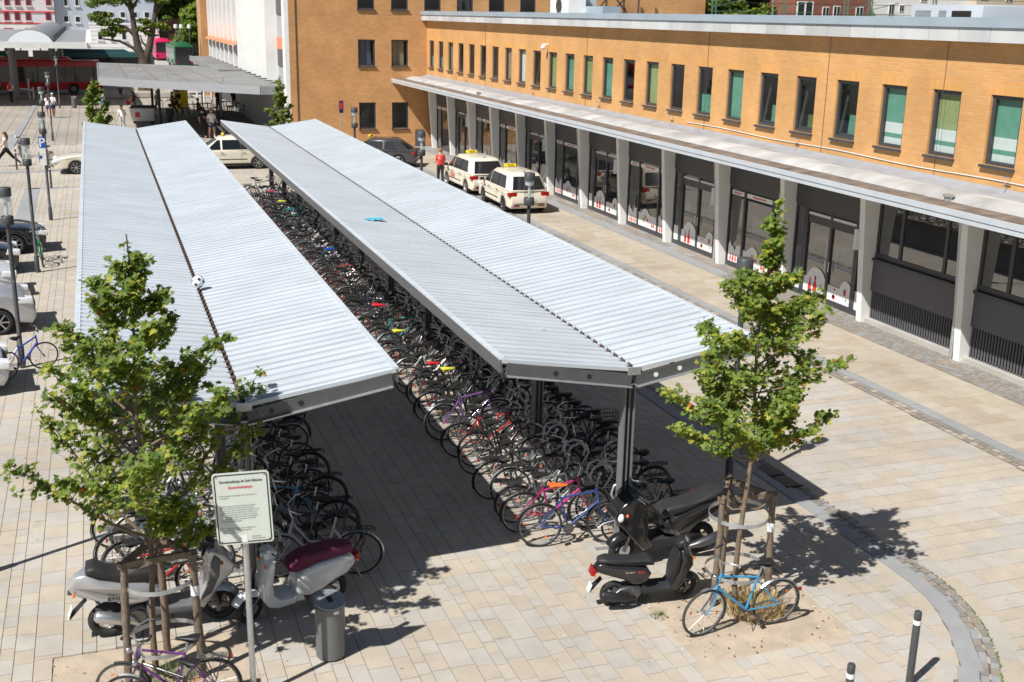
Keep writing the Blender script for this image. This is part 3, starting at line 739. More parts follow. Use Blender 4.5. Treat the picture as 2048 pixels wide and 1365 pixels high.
# columns
COLS = [25.0+3.85*k for k in range(-5, 12)]
for yy in COLS:
    m0 = MB(); pr = [(19.03, 0), (19.36, 0), (19.36, 3.7), (18.76, 3.7)]
    m0.add([(x, yy-.11, z) for x, z in pr]+[(x, yy+.11, z) for x, z in pr], [(0, 1, 2, 3), (7, 6, 5, 4), (0, 4, 5, 1), (1, 5, 6, 2), (2, 6, 7, 3), (3, 7, 4, 0)]); wpart(m0, 'column', 'white_paint', wing)
for yy in (21.15+.17, 32.7+.17, 44.25+.17, 55.8+.17):
    m0 = MB(); m0.tube([(19.0, yy, 0), (19.0, yy, 1.1), (18.78, yy, 3.8)], .045, 10); wpart(m0, 'downpipe', 'galv', wing, 50)
XS = 19.27
def rect(mb, y0, y1, z0, z1, x0=XS, x1=XS+.06): mb.span((x0, y0, z0), (x1, y1, z1))
def sticker(par, y0, y1, seed, x=XS+.012):
    """window film with a wavy cut top edge and red printed shapes; y0 < y1"""
    r_ = random.Random(seed); n = 14; w = y1-y0; base = .17; kind_ = seed % 4
    top = []
    for i in range(n+1):
        u = i/n
        if kind_ == 0: h = .52+.10*sin(u*9)+.05*sin(u*23)
        elif kind_ == 1: h = .50+.20*max(0, 1-((u-.62)/.22)**2)
        elif kind_ == 2: h = .45+.33*max(0, 1-((u-.42)/.4)**2)**.6
        else: h = .42+.26*max(0, 1-((u-.25)/.24)**2)**.6
        top.append((x, y0+w*u, base+h))
    b_ = MB(); vs = [(x, y0, base)]+top+[(x, y1, base)]; b_.add(vs[::-1], [tuple(range(len(vs)))]); f = b_.build('window_film', 'film_white', par)
    X2 = x-.004
    def disc(u, z, r, m_, sc=1.): MB().add([(X2, y0+w*u+r*cos(a*.524)*sc, base+z+r*sin(a*.524)) for a in range(12)], [tuple(range(12))]).build('print', m_, f)
    def bott(u, s, m_): MB().add([(X2, y0+w*u+dy*s, base+.03+z*s) for dy, z in ((-.07, 0), (-.075, .18), (-.03, .27), (-.025, .40), (.025, .40), (.03, .27), (.075, .18), (.07, 0))], [tuple(range(8))]).build('print', m_, f)
    if kind_ == 2: bott(.45, 1.25, 'film_red'); bott(.68, 1.05, 'film_red'); disc(.44, .47, .035, 'film_dark'); disc(.2, .3, .03, 'film_dark')
    elif kind_ == 3: disc(.27, .36, .10, 'film_red', .6); disc(.26, .45, .05, 'film_white', .6); disc(.7, .34, .035, 'film_red'); disc(.72, .12, .07, 'film_red', 1.1); disc(.72, .14, .05, 'film_white', 1.1); disc(.2, .15, .03, 'moss')
    elif kind_ == 1: disc(.62, .38, .09, 'film_yellow'); disc(.5, .3, .06, 'film_red'); disc(.7, .28, .05, 'moss'); disc(.25, .14, .06, 'film_red'); disc(.16, .13, .06, 'film_red'); disc(.68, .2, .05, 'film_yellow')
    else:
        for q in range(4): bott(.2+.2*q, .55+.3*r_.random(), 'film_red')
def header_text(par, y0, y1):
    m_ = MB(); m_.quad((XS+.01, y1-.03, 2.36), (XS+.01, y0+.03, 2.36), (XS+.01, y0+.03, 2.5), (XS+.01, y1-.03, 2.5)); f = m_.build('film_strip', 'film_white', par)
    r_ = MB(); q = y0+.25*(y1-y0)
    while q < y0+.75*(y1-y0):
        l = rn.uniform(.02, .05); r_.quad((XS+.006, q+l, 2.405), (XS+.006, q, 2.405), (XS+.006, q, 2.455), (XS+.006, q+l, 2.455)); q += l+.014
    r_.build('print', 'film_red', f)
for ci in range(len(COLS)-1):
    k = ci-5; y0, y1 = COLS[ci]+.11, COLS[ci+1]-.11
    if k < 0:      # office bay: ribbon window, dark panel, vertical slat grille
        g = MB(); rect(g, y0, y1, 1.78, 1.9); rect(g, y0, y1, 3.3, 3.6); rect(g, y0, y0+.09, 1.9, 3.3); rect(g, y1-.09, y1, 1.9, 3.3); w_ = y1-y0
        for u in (.27, .73): rect(g, y0+w_*u-.05, y0+w_*u+.05, 1.9, 3.3)
        w = wpart(g, 'window', 'frame_dark', wing)
        for u0, u1 in ((0.03, .255), (.285, .715), (.745, .97)):
            MB().quad((XS+.03, y0+w_*u1, 1.9), (XS+.03, y0+w_*u0, 1.9), (XS+.03, y0+w_*u0, 3.3), (XS+.03, y0+w_*u1, 3.3)).build('pane', 'shop_pane', w)
        m1 = MB(); m1.span((XS-.10, y0, 1.70), (XS+.05, y1, 1.76)); m1.build('sill', 'frame_dark', w)
        g = MB(); rect(g, y0, y1, .88, 1.70, XS-.04, XS+.05); wpart(g, 'panel', 'panel_grey', wing)
        g = MB(); rect(g, y0, y1, .1, .88, XS+.12, XS+.14); gr = wpart(g, 'grille', 'dark_void', wing)
        for s in range(38):
            yy = y0+.05+(y1-y0-.1)*s/37; m1 = MB(); m1.tube([(XS+.02, yy, .12), (XS+.02, yy, .88)], .026, 6, cap=False); m1.build('slat', 'panel_grey', gr)
        g = MB(); rect(g, y0, y1, 0, .12, XS-.16, XS+.1); wpart(g, 'plinth', 'concrete', wing)
        continue
    door = k in (0, 2, 4, 6, 9)
    zt = 2.62
    g = MB(); rect(g, y0, y1, zt+.06, 3.75, XS-.03, XS+.05); wpart(g, 'header_panel', 'panel_dark', wing)
    g = MB(); rect(g, y0, y1, zt-.06, zt+.06); rect(g, y0, y1, 0, .15); rect(g, y0, y0+.07, .15, zt-.06); rect(g, y1-.07, y1, .15, zt-.06); w_ = y1-y0
    cuts = (.16, .5, .84) if door else (.27, .73)
    for u in cuts: rect(g, y0+w_*u-(.09 if door and u != .5 else .05), y0+w_*u+(.09 if door and u != .5 else .05), .15, zt-.06, XS-.02, XS+.06)
    sf = wpart(g, 'shop_front', 'frame_dark', wing)
    ed = (0.02,)+cuts+(.98,)
    for i in range(len(ed)-1):
        a, b = y0+w_*ed[i]+.05, y0+w_*ed[i+1]-.05
        MB().quad((XS+.035, b, .15), (XS+.035, a, .15), (XS+.035, a, zt-.06), (XS+.035, b, zt-.06)).build('pane', 'shop_pane', sf)
        if k <= 8:
            if door and i in (0, 3): MB().quad((XS+.012, b, .16), (XS+.012, a, .16), (XS+.012, a, .68), (XS+.012, b, .68)).build('window_film', 'film_white', sf)
            else: sticker(sf, a+.01, b-.01, (3 if i == 1 else 2) if door else (0, 1, 0)[2-i] + (4 if i else 0))
        if not door: header_text(sf, a, b)
    if door:
        m1 = MB(); m1.span((XS+.0, y0+w_*.19, 2.42), (XS+.03, y0+w_*.81, 2.5)); m1.build('transom', 'off_white', sf)
        for s in (-1, 1):
            m1 = MB(); m1.tube([(XS-.05, y0+w_*.5+s*.09, .95), (XS-.05, y0+w_*.5+s*.09, 1.25)], .015, 6); m1.build('door_handle', 'alu', sf)
            m1 = MB(); m1.span((XS-.015, y0+w_*.5+s*.05, 2.2), (XS+.03, y0+w_*.5+s*w_*.3, 2.42)); m1.build('door_head', 'frame_dark', sf)
        m1 = MB(); m1.span((18.78, y0+.003, 1.95), (18.93, y0+.11, 2.5)); wpart(m1, 'wall_light', 'off_white', wing)
g = MB(); g.span((21.4, Ya, 0), (21.5, Yb, 3.7)); g.span((19.36, Ya, .0), (21.4, Yb, .02)); g.span((19.36, Ya, 3.55), (21.4, Yb, 3.6))
wpart(g, 'shop_interior', 'room_grey', wing)
# display shelves inside so the panes have something behind them
g = MB()
for i in range(40):
    yy = 27+i*1.0+rn.random()*.4; h = rn.uniform(.7, 1.7); g.span((20.4, yy, .02), (20.9, yy+rn.uniform(.3, .8), h))
tag(wpart(g, 'shelving', 'off_white', wing), kind='stuff')
# roof plant on the wing: outdoor units and duct
def roof_unit(px0, px1, py0, label, m_, fans=0, X=23.):
    a = px_x(px0, py0, X); b = px_x(px1, py0, X); w = abs(a.y-b.y); cy = (a.y+b.y)/2; z = a.z
    t = thing('rooftop_unit', label, 'air conditioner', (X+.5, cy, 7.7), 0)
    m1 = MB(); m1.span((-.5, -w/2, .1), (.5, w/2, z-7.7)); m1.build('casing', m_, t)
    m1 = MB(); m1.span((-.4, -w/2+.05, 0), (.4, -w/2+.15, .1)); m1.span((-.4, w/2-.15, 0), (.4, w/2-.05, .1)); m1.build('feet', 'galv', t)
    for f in range(fans):
        m1 = MB(); m1.lathe([(.0, 0), (.38, 0), (.40, .03), (.33, .05)], 20, (-.51, 0, .65+f*.9), Matrix.Rotation(-pi/2, 3, 'Y')); m1.build('fan_grille', 'steel_dark', t)
    return t
roof_unit(1102, 1138, -30, 'white twin fan outdoor unit standing on the wing roof', 'white_paint', 2, 24)
roof_unit(1140, 1160, -20, 'narrow pale grey duct box on the wing roof beside the fan unit', 'fascia_pale', 0, 25)
roof_unit(1162, 1206, 13, 'low blue grey plant box on the wing roof below the steel lattice', 'cap_blue', 0, 25)

# ------------------------------------------------------------------ tall station block
tall = thing('station_building', 'tall orange brick station block with white fins on its side', 'building', (24, 90, 0))
YT = 68.3; XL = 10.75; XR = 37.6; ZT_ = 16
ops = []
for x0 in (14.77, 16.78):
    for z0, z1 in ((1.07, 2.64), (4.75, 6.28)): ops.append((x0, x0+1.03, z0, z1))
for i in range(6): ops.append((14.77+2.02*i, 15.8+2.02*i, 7.98, 9.6))
for i in range(6): ops.append((14.77+2.02*i, 15.8+2.02*i, 11.3, 12.9))
xs = sorted(set([XL, XR]+[o[0] for o in ops]+[o[1] for o in ops])); zs = sorted(set([0, ZT_]+[o[2] for o in ops]+[o[3] for o in ops]))
mb = MB()
for i in range(len(xs)-1):
    for j in range(len(zs)-1):
        cx, cz = (xs[i]+xs[i+1])/2, (zs[j]+zs[j+1])/2
        if any(o[0] < cx < o[1] and o[2] < cz < o[3] for o in ops): continue
        mb.quad((xs[i], YT, zs[j]), (xs[i+1], YT, zs[j]), (xs[i+1], YT, zs[j+1]), (xs[i], YT, zs[j+1]))
for x0, x1, z0, z1 in ops:
    d = YT+.16
    mb.quad((x0, YT, z0), (x0, YT, z1), (x0, d, z1), (x0, d, z0)); mb.quad((x1, YT, z1), (x1, YT, z0), (x1, d, z0), (x1, d, z1)); mb.quad((x0, YT, z1), (x1, YT, z1), (x1, d, z1), (x0, d, z1)); mb.quad((x1, YT, z0), (x0, YT, z0), (x0, d, z0), (x1, d, z0))
wpart(mb, 'wall', 'brick_tall', tall)
m1 = MB(); m1.span((XL, YT+1.2, 0), (XR, 114, ZT_)); wpart(m1, 'core', 'off_white', tall)
for i, (x0, x1, z0, z1) in enumerate(ops):
    g = MB(); w_ = .08; ya, yb = YT+.07, YT+.14
    g.span((x0+.003, ya, z0+.003), (x1-.003, yb, z0+w_)); g.span((x0+.003, ya, z1-w_), (x1-.003, yb, z1-.003)); g.span((x0+.003, ya, z0+w_), (x0+w_, yb, z1-w_)); g.span((x1-w_, ya, z0+w_), (x1-.003, yb, z1-w_))
    w = wpart(g, 'window', 'frame_dark', tall)
    MB().quad((x0+w_, YT+.11, z0+w_), (x1-w_, YT+.11, z0+w_), (x1-w_, YT+.11, z1-w_), (x0+w_, YT+.11, z1-w_)).build('pane', 'pane', w)
    m1 = MB(); m1.span((x0-.04, YT-.09, z0-.06), (x1+.04, YT+.07, z0-.003)); m1.build('sill', 'frame_dark', w)
    if i in (1, 3): MB().quad((x0+.1, YT+.3, z0), (x1-.2, YT+.3, z0), (x1-.2, YT+.3, z1), (x0+.1, YT+.3, z1)).build('blind', 'blind_tan' if i == 3 else mat('blind_blue', (.06, .09, .16), .7), w)
    m1 = MB(); m1.span((x0-.3, YT+1., z0-.3), (x1+.3, YT+1.1, z1+.3)); m1.build('room', 'room_grey', w)
# side facade with fins
m1 = MB(); m1.span((XL-.04, 69.3, 0), (XL+.05, 113.5, ZT_)); wpart(m1, 'side_wall', mat('side_panel', (.36, .37, .38), .6, var=.12, scale=.6, world_co=True), tall)
m1 = MB(); m1.span((XL-.25, YT+.01, 0), (XL-.002, 69.2, ZT_)); wpart(m1, 'corner_pier', 'white_paint', tall)
for i in range(6):
    yy = 72.6+2.5*i; m1 = MB(); m1.add([(XL-.04, yy+1.9, 3.7), (XL-.75, yy, 3.7), (XL-.04, yy, 3.7), (XL-.04, yy+1.9, ZT_), (XL-.75, yy, ZT_), (XL-.04, yy, ZT_)], [(0, 1, 4, 3), (1, 2, 5, 4), (0, 2, 1), (3, 4, 5)]); wpart(m1, 'fin', 'white_paint', tall)
for i in range(8):
    yy = 88.0+3.2*i; m1 = MB(); m1.span((XL-.62, yy, 3.7), (XL-.04, yy+.5, ZT_)); wpart(m1, 'fin', 'white_paint', tall)
    for z0, z1 in ((4.4, 5.9), (7.4, 9.0), (10.4, 12)):
        m1 = MB(); m1.span((XL-.09, yy+.55, z0), (XL-.05, yy+3.1, z1)); w = wpart(m1, 'side_window', 'frame_dark', tall)
        if z0 < 5 or z0 > 7 and z0 < 9: m1 = MB(); m1.span((XL-.10, yy+.55, z1-.02), (XL-.055, yy+3.1, z1+.55)); m1.build('shutter', mat('shutter_orange', (.62, .22, .11), .6, var=.1), w)
    if i < 7: m1 = MB(); m1.add([(XL-.06, yy+.55, 5.75), (XL-1.0, yy+.55, 5.35), (XL-1.0, yy+3.1, 5.35), (XL-.06, yy+3.1, 5.75), (XL-.06, yy+.55, 5.70), (XL-1.0, yy+.55, 5.30), (XL-1.0, yy+3.1, 5.30), (XL-.06, yy+3.1, 5.70)], [(0, 1, 2, 3), (7, 6, 5, 4), (0, 4, 5, 1), (1, 5, 6, 2), (2, 6, 7, 3)]); wpart(m1, 'awning', mat('awning_orange', (.66, .25, .13), .7, var=.1), tall)
for z0, z1 in ((4.6, 5.6), (7.6, 8.7), (1.2, 2.5)):
    m1 = MB(); m1.span((XL-.10, 69.5, z0), (XL-.05, 72.3, z1)); w = wpart(m1, 'side_window', 'frame_dark', tall)
    m1 = MB(); m1.span((XL-.12, 69.5, z1+.003), (XL-.05, 72.3, z1+.7)); m1.build('shutter', MATS['awning_orange'], w)
m1 = MB(); m1.span((XL-1.0, 113.5, 0), (XL+2, 117, ZT_)); wpart(m1, 'end_pier', 'brick_tall', tall)
m1 = MB(); m1.tube([(11.15, YT-.03, 0), (11.15, YT-.03, ZT_)], .03, 6); wpart(m1, 'downpipe', 'brown_rust', tall)
m1 = MB(); m1.span((18.2, YT-.06, .02), (18.75, YT-.01, 1.0)); wpart(m1, 'meter_box', 'panel_grey', tall)
# bronze lattice stair seen above the wing roof
lt = thing('steel_lattice', 'brown steel lattice stair standing on the wing roof against the brick block', 'stair', (30.2, 67.4, 7.7))
for a, b in (((-1.0, 0, 0), (-1.0, 0, 3.)), ((.0, 0, 0), (.0, 0, 3.)), ((1.2, 0, 0), (1.2, 0, 3.)), ((2.2, 0, 0), (2.2, 0, 3.)), ((-1, 0, 0), (0, 0, 1.2)), ((0, 0, 0), (2.2, 0, 2.2)), ((.0, 0, 2), (1.7, 0, 0))):
    m1 = MB(); m1.beam(a, b, .1, .1); m1.build('strut', 'brown_rust', lt)
# ------------------------------------------------------------------ flat canopy in front of the station
rn = random.Random(31)
fc = thing('flat_canopy', 'flat grey concrete canopy on thin posts reaching out from the white finned facade', 'canopy', (6, 80, 0))
ZC = 3.5
poly = [gp(197, 157, ZC), gp(521, 175, ZC), Vector((10.69, 69.3, ZC)), Vector((10.69, 87, ZC)), gp(400, 134, ZC), gp(195, 127, ZC)]
defm('canopy_top', (.20, .198, .195), .85, var=.2, scale=.5, speck=.08, world_co=True)
mb = MB(); n = len(poly); mb.add([p for p in poly]+[p-Vector((0, 0, .36)) for p in poly], [tuple(range(n)), tuple(range(2*n-1, n-1, -1))]); wpart(mb, 'slab', 'canopy_top', fc)
for i in range(n):
    a, b = poly[i], poly[(i+1) % n]
    if i in (2, 3): continue
    o_ = (b-a).cross(Vector((0, 0, 1))).normalized()*.06
    mb = MB(); mb.add([a+o_+Vector((0, 0, .05)), b+o_+Vector((0, 0, .05)), b+o_-Vector((0, 0, .42)), a+o_-Vector((0, 0, .42)), a-o_*.1+Vector((0, 0, .05)), b-o_*.1+Vector((0, 0, .05)), b-o_*.1-Vector((0, 0, .42)), a-o_*.1-Vector((0, 0, .42))], [(0, 3, 2, 1), (4, 5, 6, 7), (0, 1, 5, 4), (3, 7, 6, 2), (0, 4, 7, 3), (1, 2, 6, 5)]); wpart(mb, 'fascia', mat('canopy_fascia', (.30, .31, .33), .5, .1, var=.06), fc)
for u in (.2, .4, .6, .8):   # roof slab joints and vents
    a = poly[0].lerp(poly[1], u); b = poly[5].lerp(poly[4], u); mb = MB(); mb.beam(a+Vector((0, .3, .012)), b+Vector((0, 0, .012)), .05, .02); wpart(mb, 'joint_strip', 'roof_dirt', fc)
for x, y in ((1.5, 84), (4.5, 79), (7.5, 74), (3, 90)):
    mb = MB(); mb.tube([(x, y, ZC), (x, y, ZC+.35)], .05, 8); wpart(mb, 'vent_pipe', 'galv', fc)
for x, y in ((307, 236), (322, 262), (437, 205), (405, 212), (455, 200)):
    p = gp(x, y); mb = MB(); mb.tube([p, p+Vector((0, 0, ZC-.36))], .10 if x < 400 else .06, 10); wpart(mb, 'post', 'black_plastic', fc, 50)
lc = thing('low_canopy', 'narrow concrete canopy running along the white finned facade', 'canopy', (9.5, 100, 0))
mb = MB(); mb.span((8.6, 87.3, 3.3), (10.68, 113, 3.62)); wpart(mb, 'slab', 'canopy_top', lc)
mb = MB(); mb.span((8.52, 87.3, 3.22), (8.59, 113, 3.66)); wpart(mb, 'fascia', 'canopy_fascia' if 'canopy_fascia' in M else MATS['canopy_fascia'], lc)
for yy in (90, 97, 104, 111):
    mb = MB(); mb.tube([(8.9, yy, 0), (8.9, yy, 3.3)], .09, 8); wpart(mb, 'post', 'off_white', lc)
# cafe furniture in the canopy shade
def cafe_table(p, i):
    t = thing('cafe_table', 'dark square cafe table in the shade under the flat canopy', 'table', p, rn.random(), 'cafe tables under the canopy')
    mb = MB(); mb.box((0, 0, .73), (.7, .7, .035)); mb.build('top', 'black_plastic', t)
    for a in (-1, 1):
        for b in (-1, 1):
            mb = MB(); mb.tube([(a*.3, b*.3, 0), (a*.3, b*.3, .72)], .018, 6); mb.build('leg', 'steel_dark', t)
def cafe_chair(p, r):
    t = thing('cafe_chair', 'dark cafe chair standing beside a cafe table under the flat canopy', 'chair', p, r, 'cafe chairs under the canopy')
    mb = MB(); mb.box((0, 0, .45), (.42, .42, .03)); mb.build('seat', 'black_plastic', t)
    mb = MB(); mb.box((-.2, 0, .7), (.025, .42, .32)); mb.build('backrest', 'black_plastic', t)
    for a in (-1, 1):
        for b in (-1, 1):
            mb = MB(); mb.tube([(a*.19, b*.19, 0), (a*.19, b*.19, .9 if a < 0 else .45)], .012, 6); mb.build('leg', 'steel_dark', t)
for i, (x, y) in enumerate(((372, 236), (390, 228), (412, 226), (448, 222), (462, 232), (478, 226), (430, 236), (352, 228))):
    p = gp(x, y); cafe_table(p, i)
    for s in (-1, 1): cafe_chair(p+Vector((s*.75, rn.uniform(-.2, .2), 0)), 0 if s < 0 else pi)
# advert pillar, waste container, deck chair
ad = thing('advert_sign', 'yellow and black advertising board standing behind the flat canopy', 'sign', gp(363, 222), -.2)
mb = MB(); mb.span((-.55, -.06, .1), (.55, .06, 1.55)); mb.build('board', 'yellow', ad); mb = MB(); mb.span((-.56, -.07, 1.55), (.56, .07, 2.15)); mb.build('header', 'black_plastic', ad); mb = MB(); mb.lathe([(0, 0), (.2, 0), (.2, .01), (.12, .012), (0, .012)], 20, (0, -.085, 1.85), Matrix.Rotation(pi/2, 3, 'X')); mb.build('emblem', 'white_paint', ad)
for sx in (-.4, .4): mb = MB(); mb.box((sx, 0, .05), (.1, .5, .1)); mb.build('foot', 'black_plastic', ad)
wc = thing('waste_container', 'white bodied waste container with dark lid beside the canopy post', 'container', gp(288, 246), -.15)
mb = MB(); mb.puff([(-.75, .15), (.75, .15), (.85, 1.05), (-.85, 1.05)], .5, .04); mb.build('body', 'off_white', wc, 40); mb = MB(); mb.puff([(-.9, 1.06), (.9, 1.06), (.75, 1.2), (-.75, 1.2)], .54, .03); mb.build('lid', 'black_plastic', wc, 40)
mb = MB(); mb.box((-.35, -.51, .6), (.3, .01, .35)); mb.build('notice', 'film_red', wc)
for s in (-1, 1):
    for q in (-1, 1): mb = MB(); mb.lathe([(.0, -.03), (.09, -.03), (.09, .03), (0, .03)], 12, (s*.6, q*.35, .09), Matrix.Rotation(pi/2, 3, 'X')); mb.build('wheel', 'black_rubber', wc)
dc = thing('deck_chair', 'folding wooden deck chair with white canvas beside the walking couple', 'deck chair', gp(452, 276), .3)
mb = MB(); mb.beam((-.5, -.28, .75), (.5, -.28, .03), .04, .03); mb.beam((-.5, .28, .75), (.5, .28, .03), .04, .03); mb.build('side_rail', 'wood_stake', dc); mb = MB(); mb.beam((-.4, -.3, .03), (.45, -.3, .4), .04, .03); mb.beam((-.4, .3, .03), (.45, .3, .4), .04, .03); mb.build('support', 'wood_stake', dc)
mb = MB(); mb.add([(-.5, -.27, .75), (-.5, .27, .75), (-.1, .27, .33), (-.1, -.27, .33), (.3, .27, .27), (.3, -.27, .27), (.45, .27, .4), (.45, -.27, .4)], [(0, 1, 2, 3), (3, 2, 4, 5), (5, 4, 6, 7)]); mb.build('canvas', 'white_paint', dc)

# ------------------------------------------------------------------ bus station
bst = thing('bus_shelter', 'bus station roof with a grey barrel vault on leaning grey columns', 'bus shelter', (-7, 110, 0))
defm('bus_roof', (.34, .345, .36), .5, .3, var=.12, scale=.6, world_co=True)
mb = MB(); mb.span((-16, 101, 4.72), (-.4, 160, 5.0)); wpart(mb, 'roof', 'bus_roof', bst)
mb = MB(); mb.span((-16, 100.6, 4.6), (-.3, 101, 5.08)); wpart(mb, 'fascia', 'off_white', bst)
mb = MB(); mb.span((-.4, 100.8, 4.62), (.05, 160, 5.06)); wpart(mb, 'fascia', 'off_white', bst)
mb = MB(); xa, xb = px_y(14, 80, 102.).x, px_y(106, 80, 102.).x; ns = 12
pr = [(xa+(xb-xa)*(i/ns), 5.02+1.0*(1-((i/ns-.5)/.5)**2)**.75) for i in range(ns+1)]
mb.add([(x, 102, z) for x, z in pr]+[(x, 158, z) for x, z in pr], [(i, i+1, ns+2+i, ns+1+i) for i in range(ns)]+[tuple(range(ns, -1, -1))]); wpart(mb, 'barrel_vault', 'bus_roof', bst, 60)
mb = MB(); vs = [(x, 101.9, 5.02+(z-5.02)*.94) for x, z in pr]; mb.add(vs, [tuple(range(ns, -1, -1))]); wpart(mb, 'vault_glazing', 'lamp_glass', bst)
for i in range(28):
    yy = 103+2*i; mb = MB(); mb.span((xb+.02, yy, 5.02), (xb+.10, yy+.25, 5.55)); wpart(mb, 'rib', 'steel_dark', bst)
for (bx, by), (tx, ty) in (((33, 199), (22, 97)), ((108, 189), (104, 97))):
    a = gp(bx, by); b = px_y(tx, ty, a.y); b.z = 4.65; mb = MB(); mb.tube([a, b], .32, 14); wpart(mb, 'column', mat('column_grey', (.22, .22, .225), .5, .2), bst, 50)
for x, y in ((-3., 128), (-9, 128), (-3, 145), (-9, 145)):
    mb = MB(); mb.tube([(x, y, 0), (x, y, 4.7)], .3, 12); wpart(mb, 'column', 'steel_dark', bst)
for x0, x1 in ((27, 58), (65, 99)):
    a = px_y(x0, 101, 104.); b = px_y(x1, 119, 104.); mb = MB(); mb.span((a.x, 103.9, b.z), (b.x, 104.1, a.z)); wpart(mb, 'display', 'black_gloss', bst)
    mb = MB(); mb.span(((a.x+b.x)/2-.05, 103.95, a.z), ((a.x+b.x)/2+.05, 104.05, 4.72)); wpart(mb, 'hanger', 'steel_dark', bst)
# metal bench with barrier
bn = thing('station_bench', 'pale metal bench frame beside the bus shelter column', 'bench', gp(46, 198), .2)
for a, b in (((-.9, 0, 0), (-.9, 0, .95)), ((.9, 0, 0), (.9, 0, .95)), ((-.9, 0, .95), (.9, 0, .75)), ((.6, .3, 0), (.6, .3, 1.7))):
    mb = MB(); mb.beam(a, b, .16, .12); mb.build('rail', 'off_white', bn)

def bus(name, label, loc, rz, L, body, roofc, H=3.05, rear_dark=False):
    t = thing(name, label, 'bus', loc, rz, None); W = 2.5
    mb = MB(); r = .55; o_ = [(-L/2, .35), (-L/2+.02, H-.25), (-L/2+.2, H), (L/2-.25, H), (L/2-.02, H-.5), (L/2, .35)]
    xw = (L/2-2.6, -L/2+3.2)
    for xc in xw:
        o_ += [(xc+r*cos(a), .45+r*sin(a)) for a in [pi*i/8 for i in range(9)]]
    mb.puff(o_, W/2, .08); mb.build('body', body, t, 40)
    mb = MB(); mb.span((-L/2+.4, -W/2-.02, 1.15), (L/2-.35, W/2+.02, 2.5)); mb.build('window_band', 'black_gloss', t)
    mb = MB(); mb.span((-L/2-.03, -W/2+.15, .5 if rear_dark else 1.3), (-L/2+.02, W/2-.15, H-.25)); mb.build('rear_panel', 'black_gloss', t)
    mb = MB(); mb.span((L/2-.05, -W/2+.1, 1.0), (L/2+.03, W/2-.1, 2.6)); mb.build('windscreen', 'black_gloss', t)
    for i in range(int(L/1.6)):
        for s in (-1, 1): mb = MB(); mb.box((-L/2+1.2+1.6*i, s*(W/2+.025), 1.82), (.07, .02, 1.35)); mb.build('pillar', 'black_plastic', t)
    for s in (-1, 1):
        mb = MB(); mb.span((-1.0, s*W/2-.03, .4), (.25, s*W/2+.03, 2.5)); mb.build('door', 'black_gloss', t)
        for xc in xw:
            mb = MB(); mb.lathe([(0, -.14), (.3, -.14), (.46, -.12), (.48, 0), (.46, .12), (.3, .12), (.26, .06), (0, .06)], 20, (xc, s*(W/2-.16), .48), Matrix.Rotation(-s*pi/2, 3, 'X')); w = mb.build('wheel', 'black_rubber', t, 40)
            mb = MB(); mb.lathe([(0, .0), (.25, .0), (.25, .02), (0, .05)], 14, (xc, s*(W/2-.07), .48), Matrix.Rotation(-s*pi/2, 3, 'X')); mb.build('hub', 'steel_dark', w)
        mb = MB(); mb.box((-L/2-.02, s*(W/2-.2), .75), (.06, .25, .3)); mb.build('tail_light', 'red_plastic', t)
    mb = MB(); mb.puff([(-L/2+.8, H), (L/2-2.5, H), (L/2-3, H+.28), (-L/2+1.0, H+.28)], W/2-.35, .06); mb.build('roof_unit', roofc, t, 40)
    return t
bus_red = mat('bus_red', (.42, .012, .015), .3, var=.06, coat=.4); bus_green = mat('bus_green', (.012, .11, .04), .35); bus_pink = mat('bus_pink', (.55, .02, .10), .3); bus_teal = mat('bus_teal', (.03, .10, .10), .35)
bus('city_bus', 'red city bus with dark window band parked beyond the bus shelter columns', (-8.2, 116.4, 0), 0, 18., bus_red, bus_red)
bus('city_bus', 'dark teal bus with rounded roof standing behind the red bus', (1.0, 139, 0), .05, 11, bus_teal, bus_teal)
bus('city_bus', 'green and black bus at the far left behind the red bus', (-14.5, 139, 0), 0, 12, bus_green, bus_green)
p = gp(362, 137); bus('city_bus', 'bus with black rear and green edges standing beyond the flat canopy', (p.x+.3, p.y+6, 0), pi/2+.04, 11, bus_green, bus_green, rear_dark=True)
p = gp(322, 122); bus('city_bus', 'pink and grey bus standing behind the green edged bus', (p.x, p.y+6, 0), pi/2+.1, 11, bus_pink, bus_pink)

# ------------------------------------------------------------------ houses across the bus station
def house(name, label, px0, px1, Y, ztop, depth, wallm, wins_, framem, panem, extra=None):
    x0, x1 = px_y(px0, 60, Y).x, px_y(px1, 60, Y).x
    t = thing(name, label, 'house', ((x0+x1)/2, Y+depth/2, 0))
    mb = MB(); mb.span((x0, Y, 0), (x1, Y+depth, ztop)); wl = wpart(mb, 'wall', wallm, t)
    if ztop > 10: mb = MB(); mb.add([(x0-.3, Y-.3, ztop), (x1+.3, Y-.3, ztop), (x1+.3, Y+depth+.3, ztop), (x0-.3, Y+depth+.3, ztop), (x0-.3, Y+depth/2, ztop+3), (x1+.3, Y+depth/2, ztop+3)], [(0, 1, 5, 4), (2, 3, 4, 5), (1, 2, 5), (3, 0, 4), (0, 3, 2, 1)]); wpart(mb, 'roof', mat('roof_tile', (.25, .09, .05), .8), t)
    else: mb = MB(); mb.span((x0-.1, Y-.1, ztop+.003), (x1+.1, Y+depth, ztop+.25)); wpart(mb, 'roof', 'off_white', t)
    for (a, b, c, d) in wins_:
        p = px_y(a, c, Y); q = px_y(b, d, Y)
        mb = MB(); mb.span((p.x-.06, Y-.07, q.z-.06), (q.x+.06, Y-.003, p.z+.06)); w = wpart(mb, 'window', framem, t)
        mb = MB(); mb.span((p.x+.06, Y-.09, q.z+.06), (q.x-.06, Y-.072, p.z-.06)); mb.build('pane', panem, w)
        mb = MB(); mb.span((p.x-.15, Y-.2, q.z-.2), (q.x+.15, Y-.003, q.z-.07)); mb.build('sill', 'off_white', w)
    return t
YH = 200.
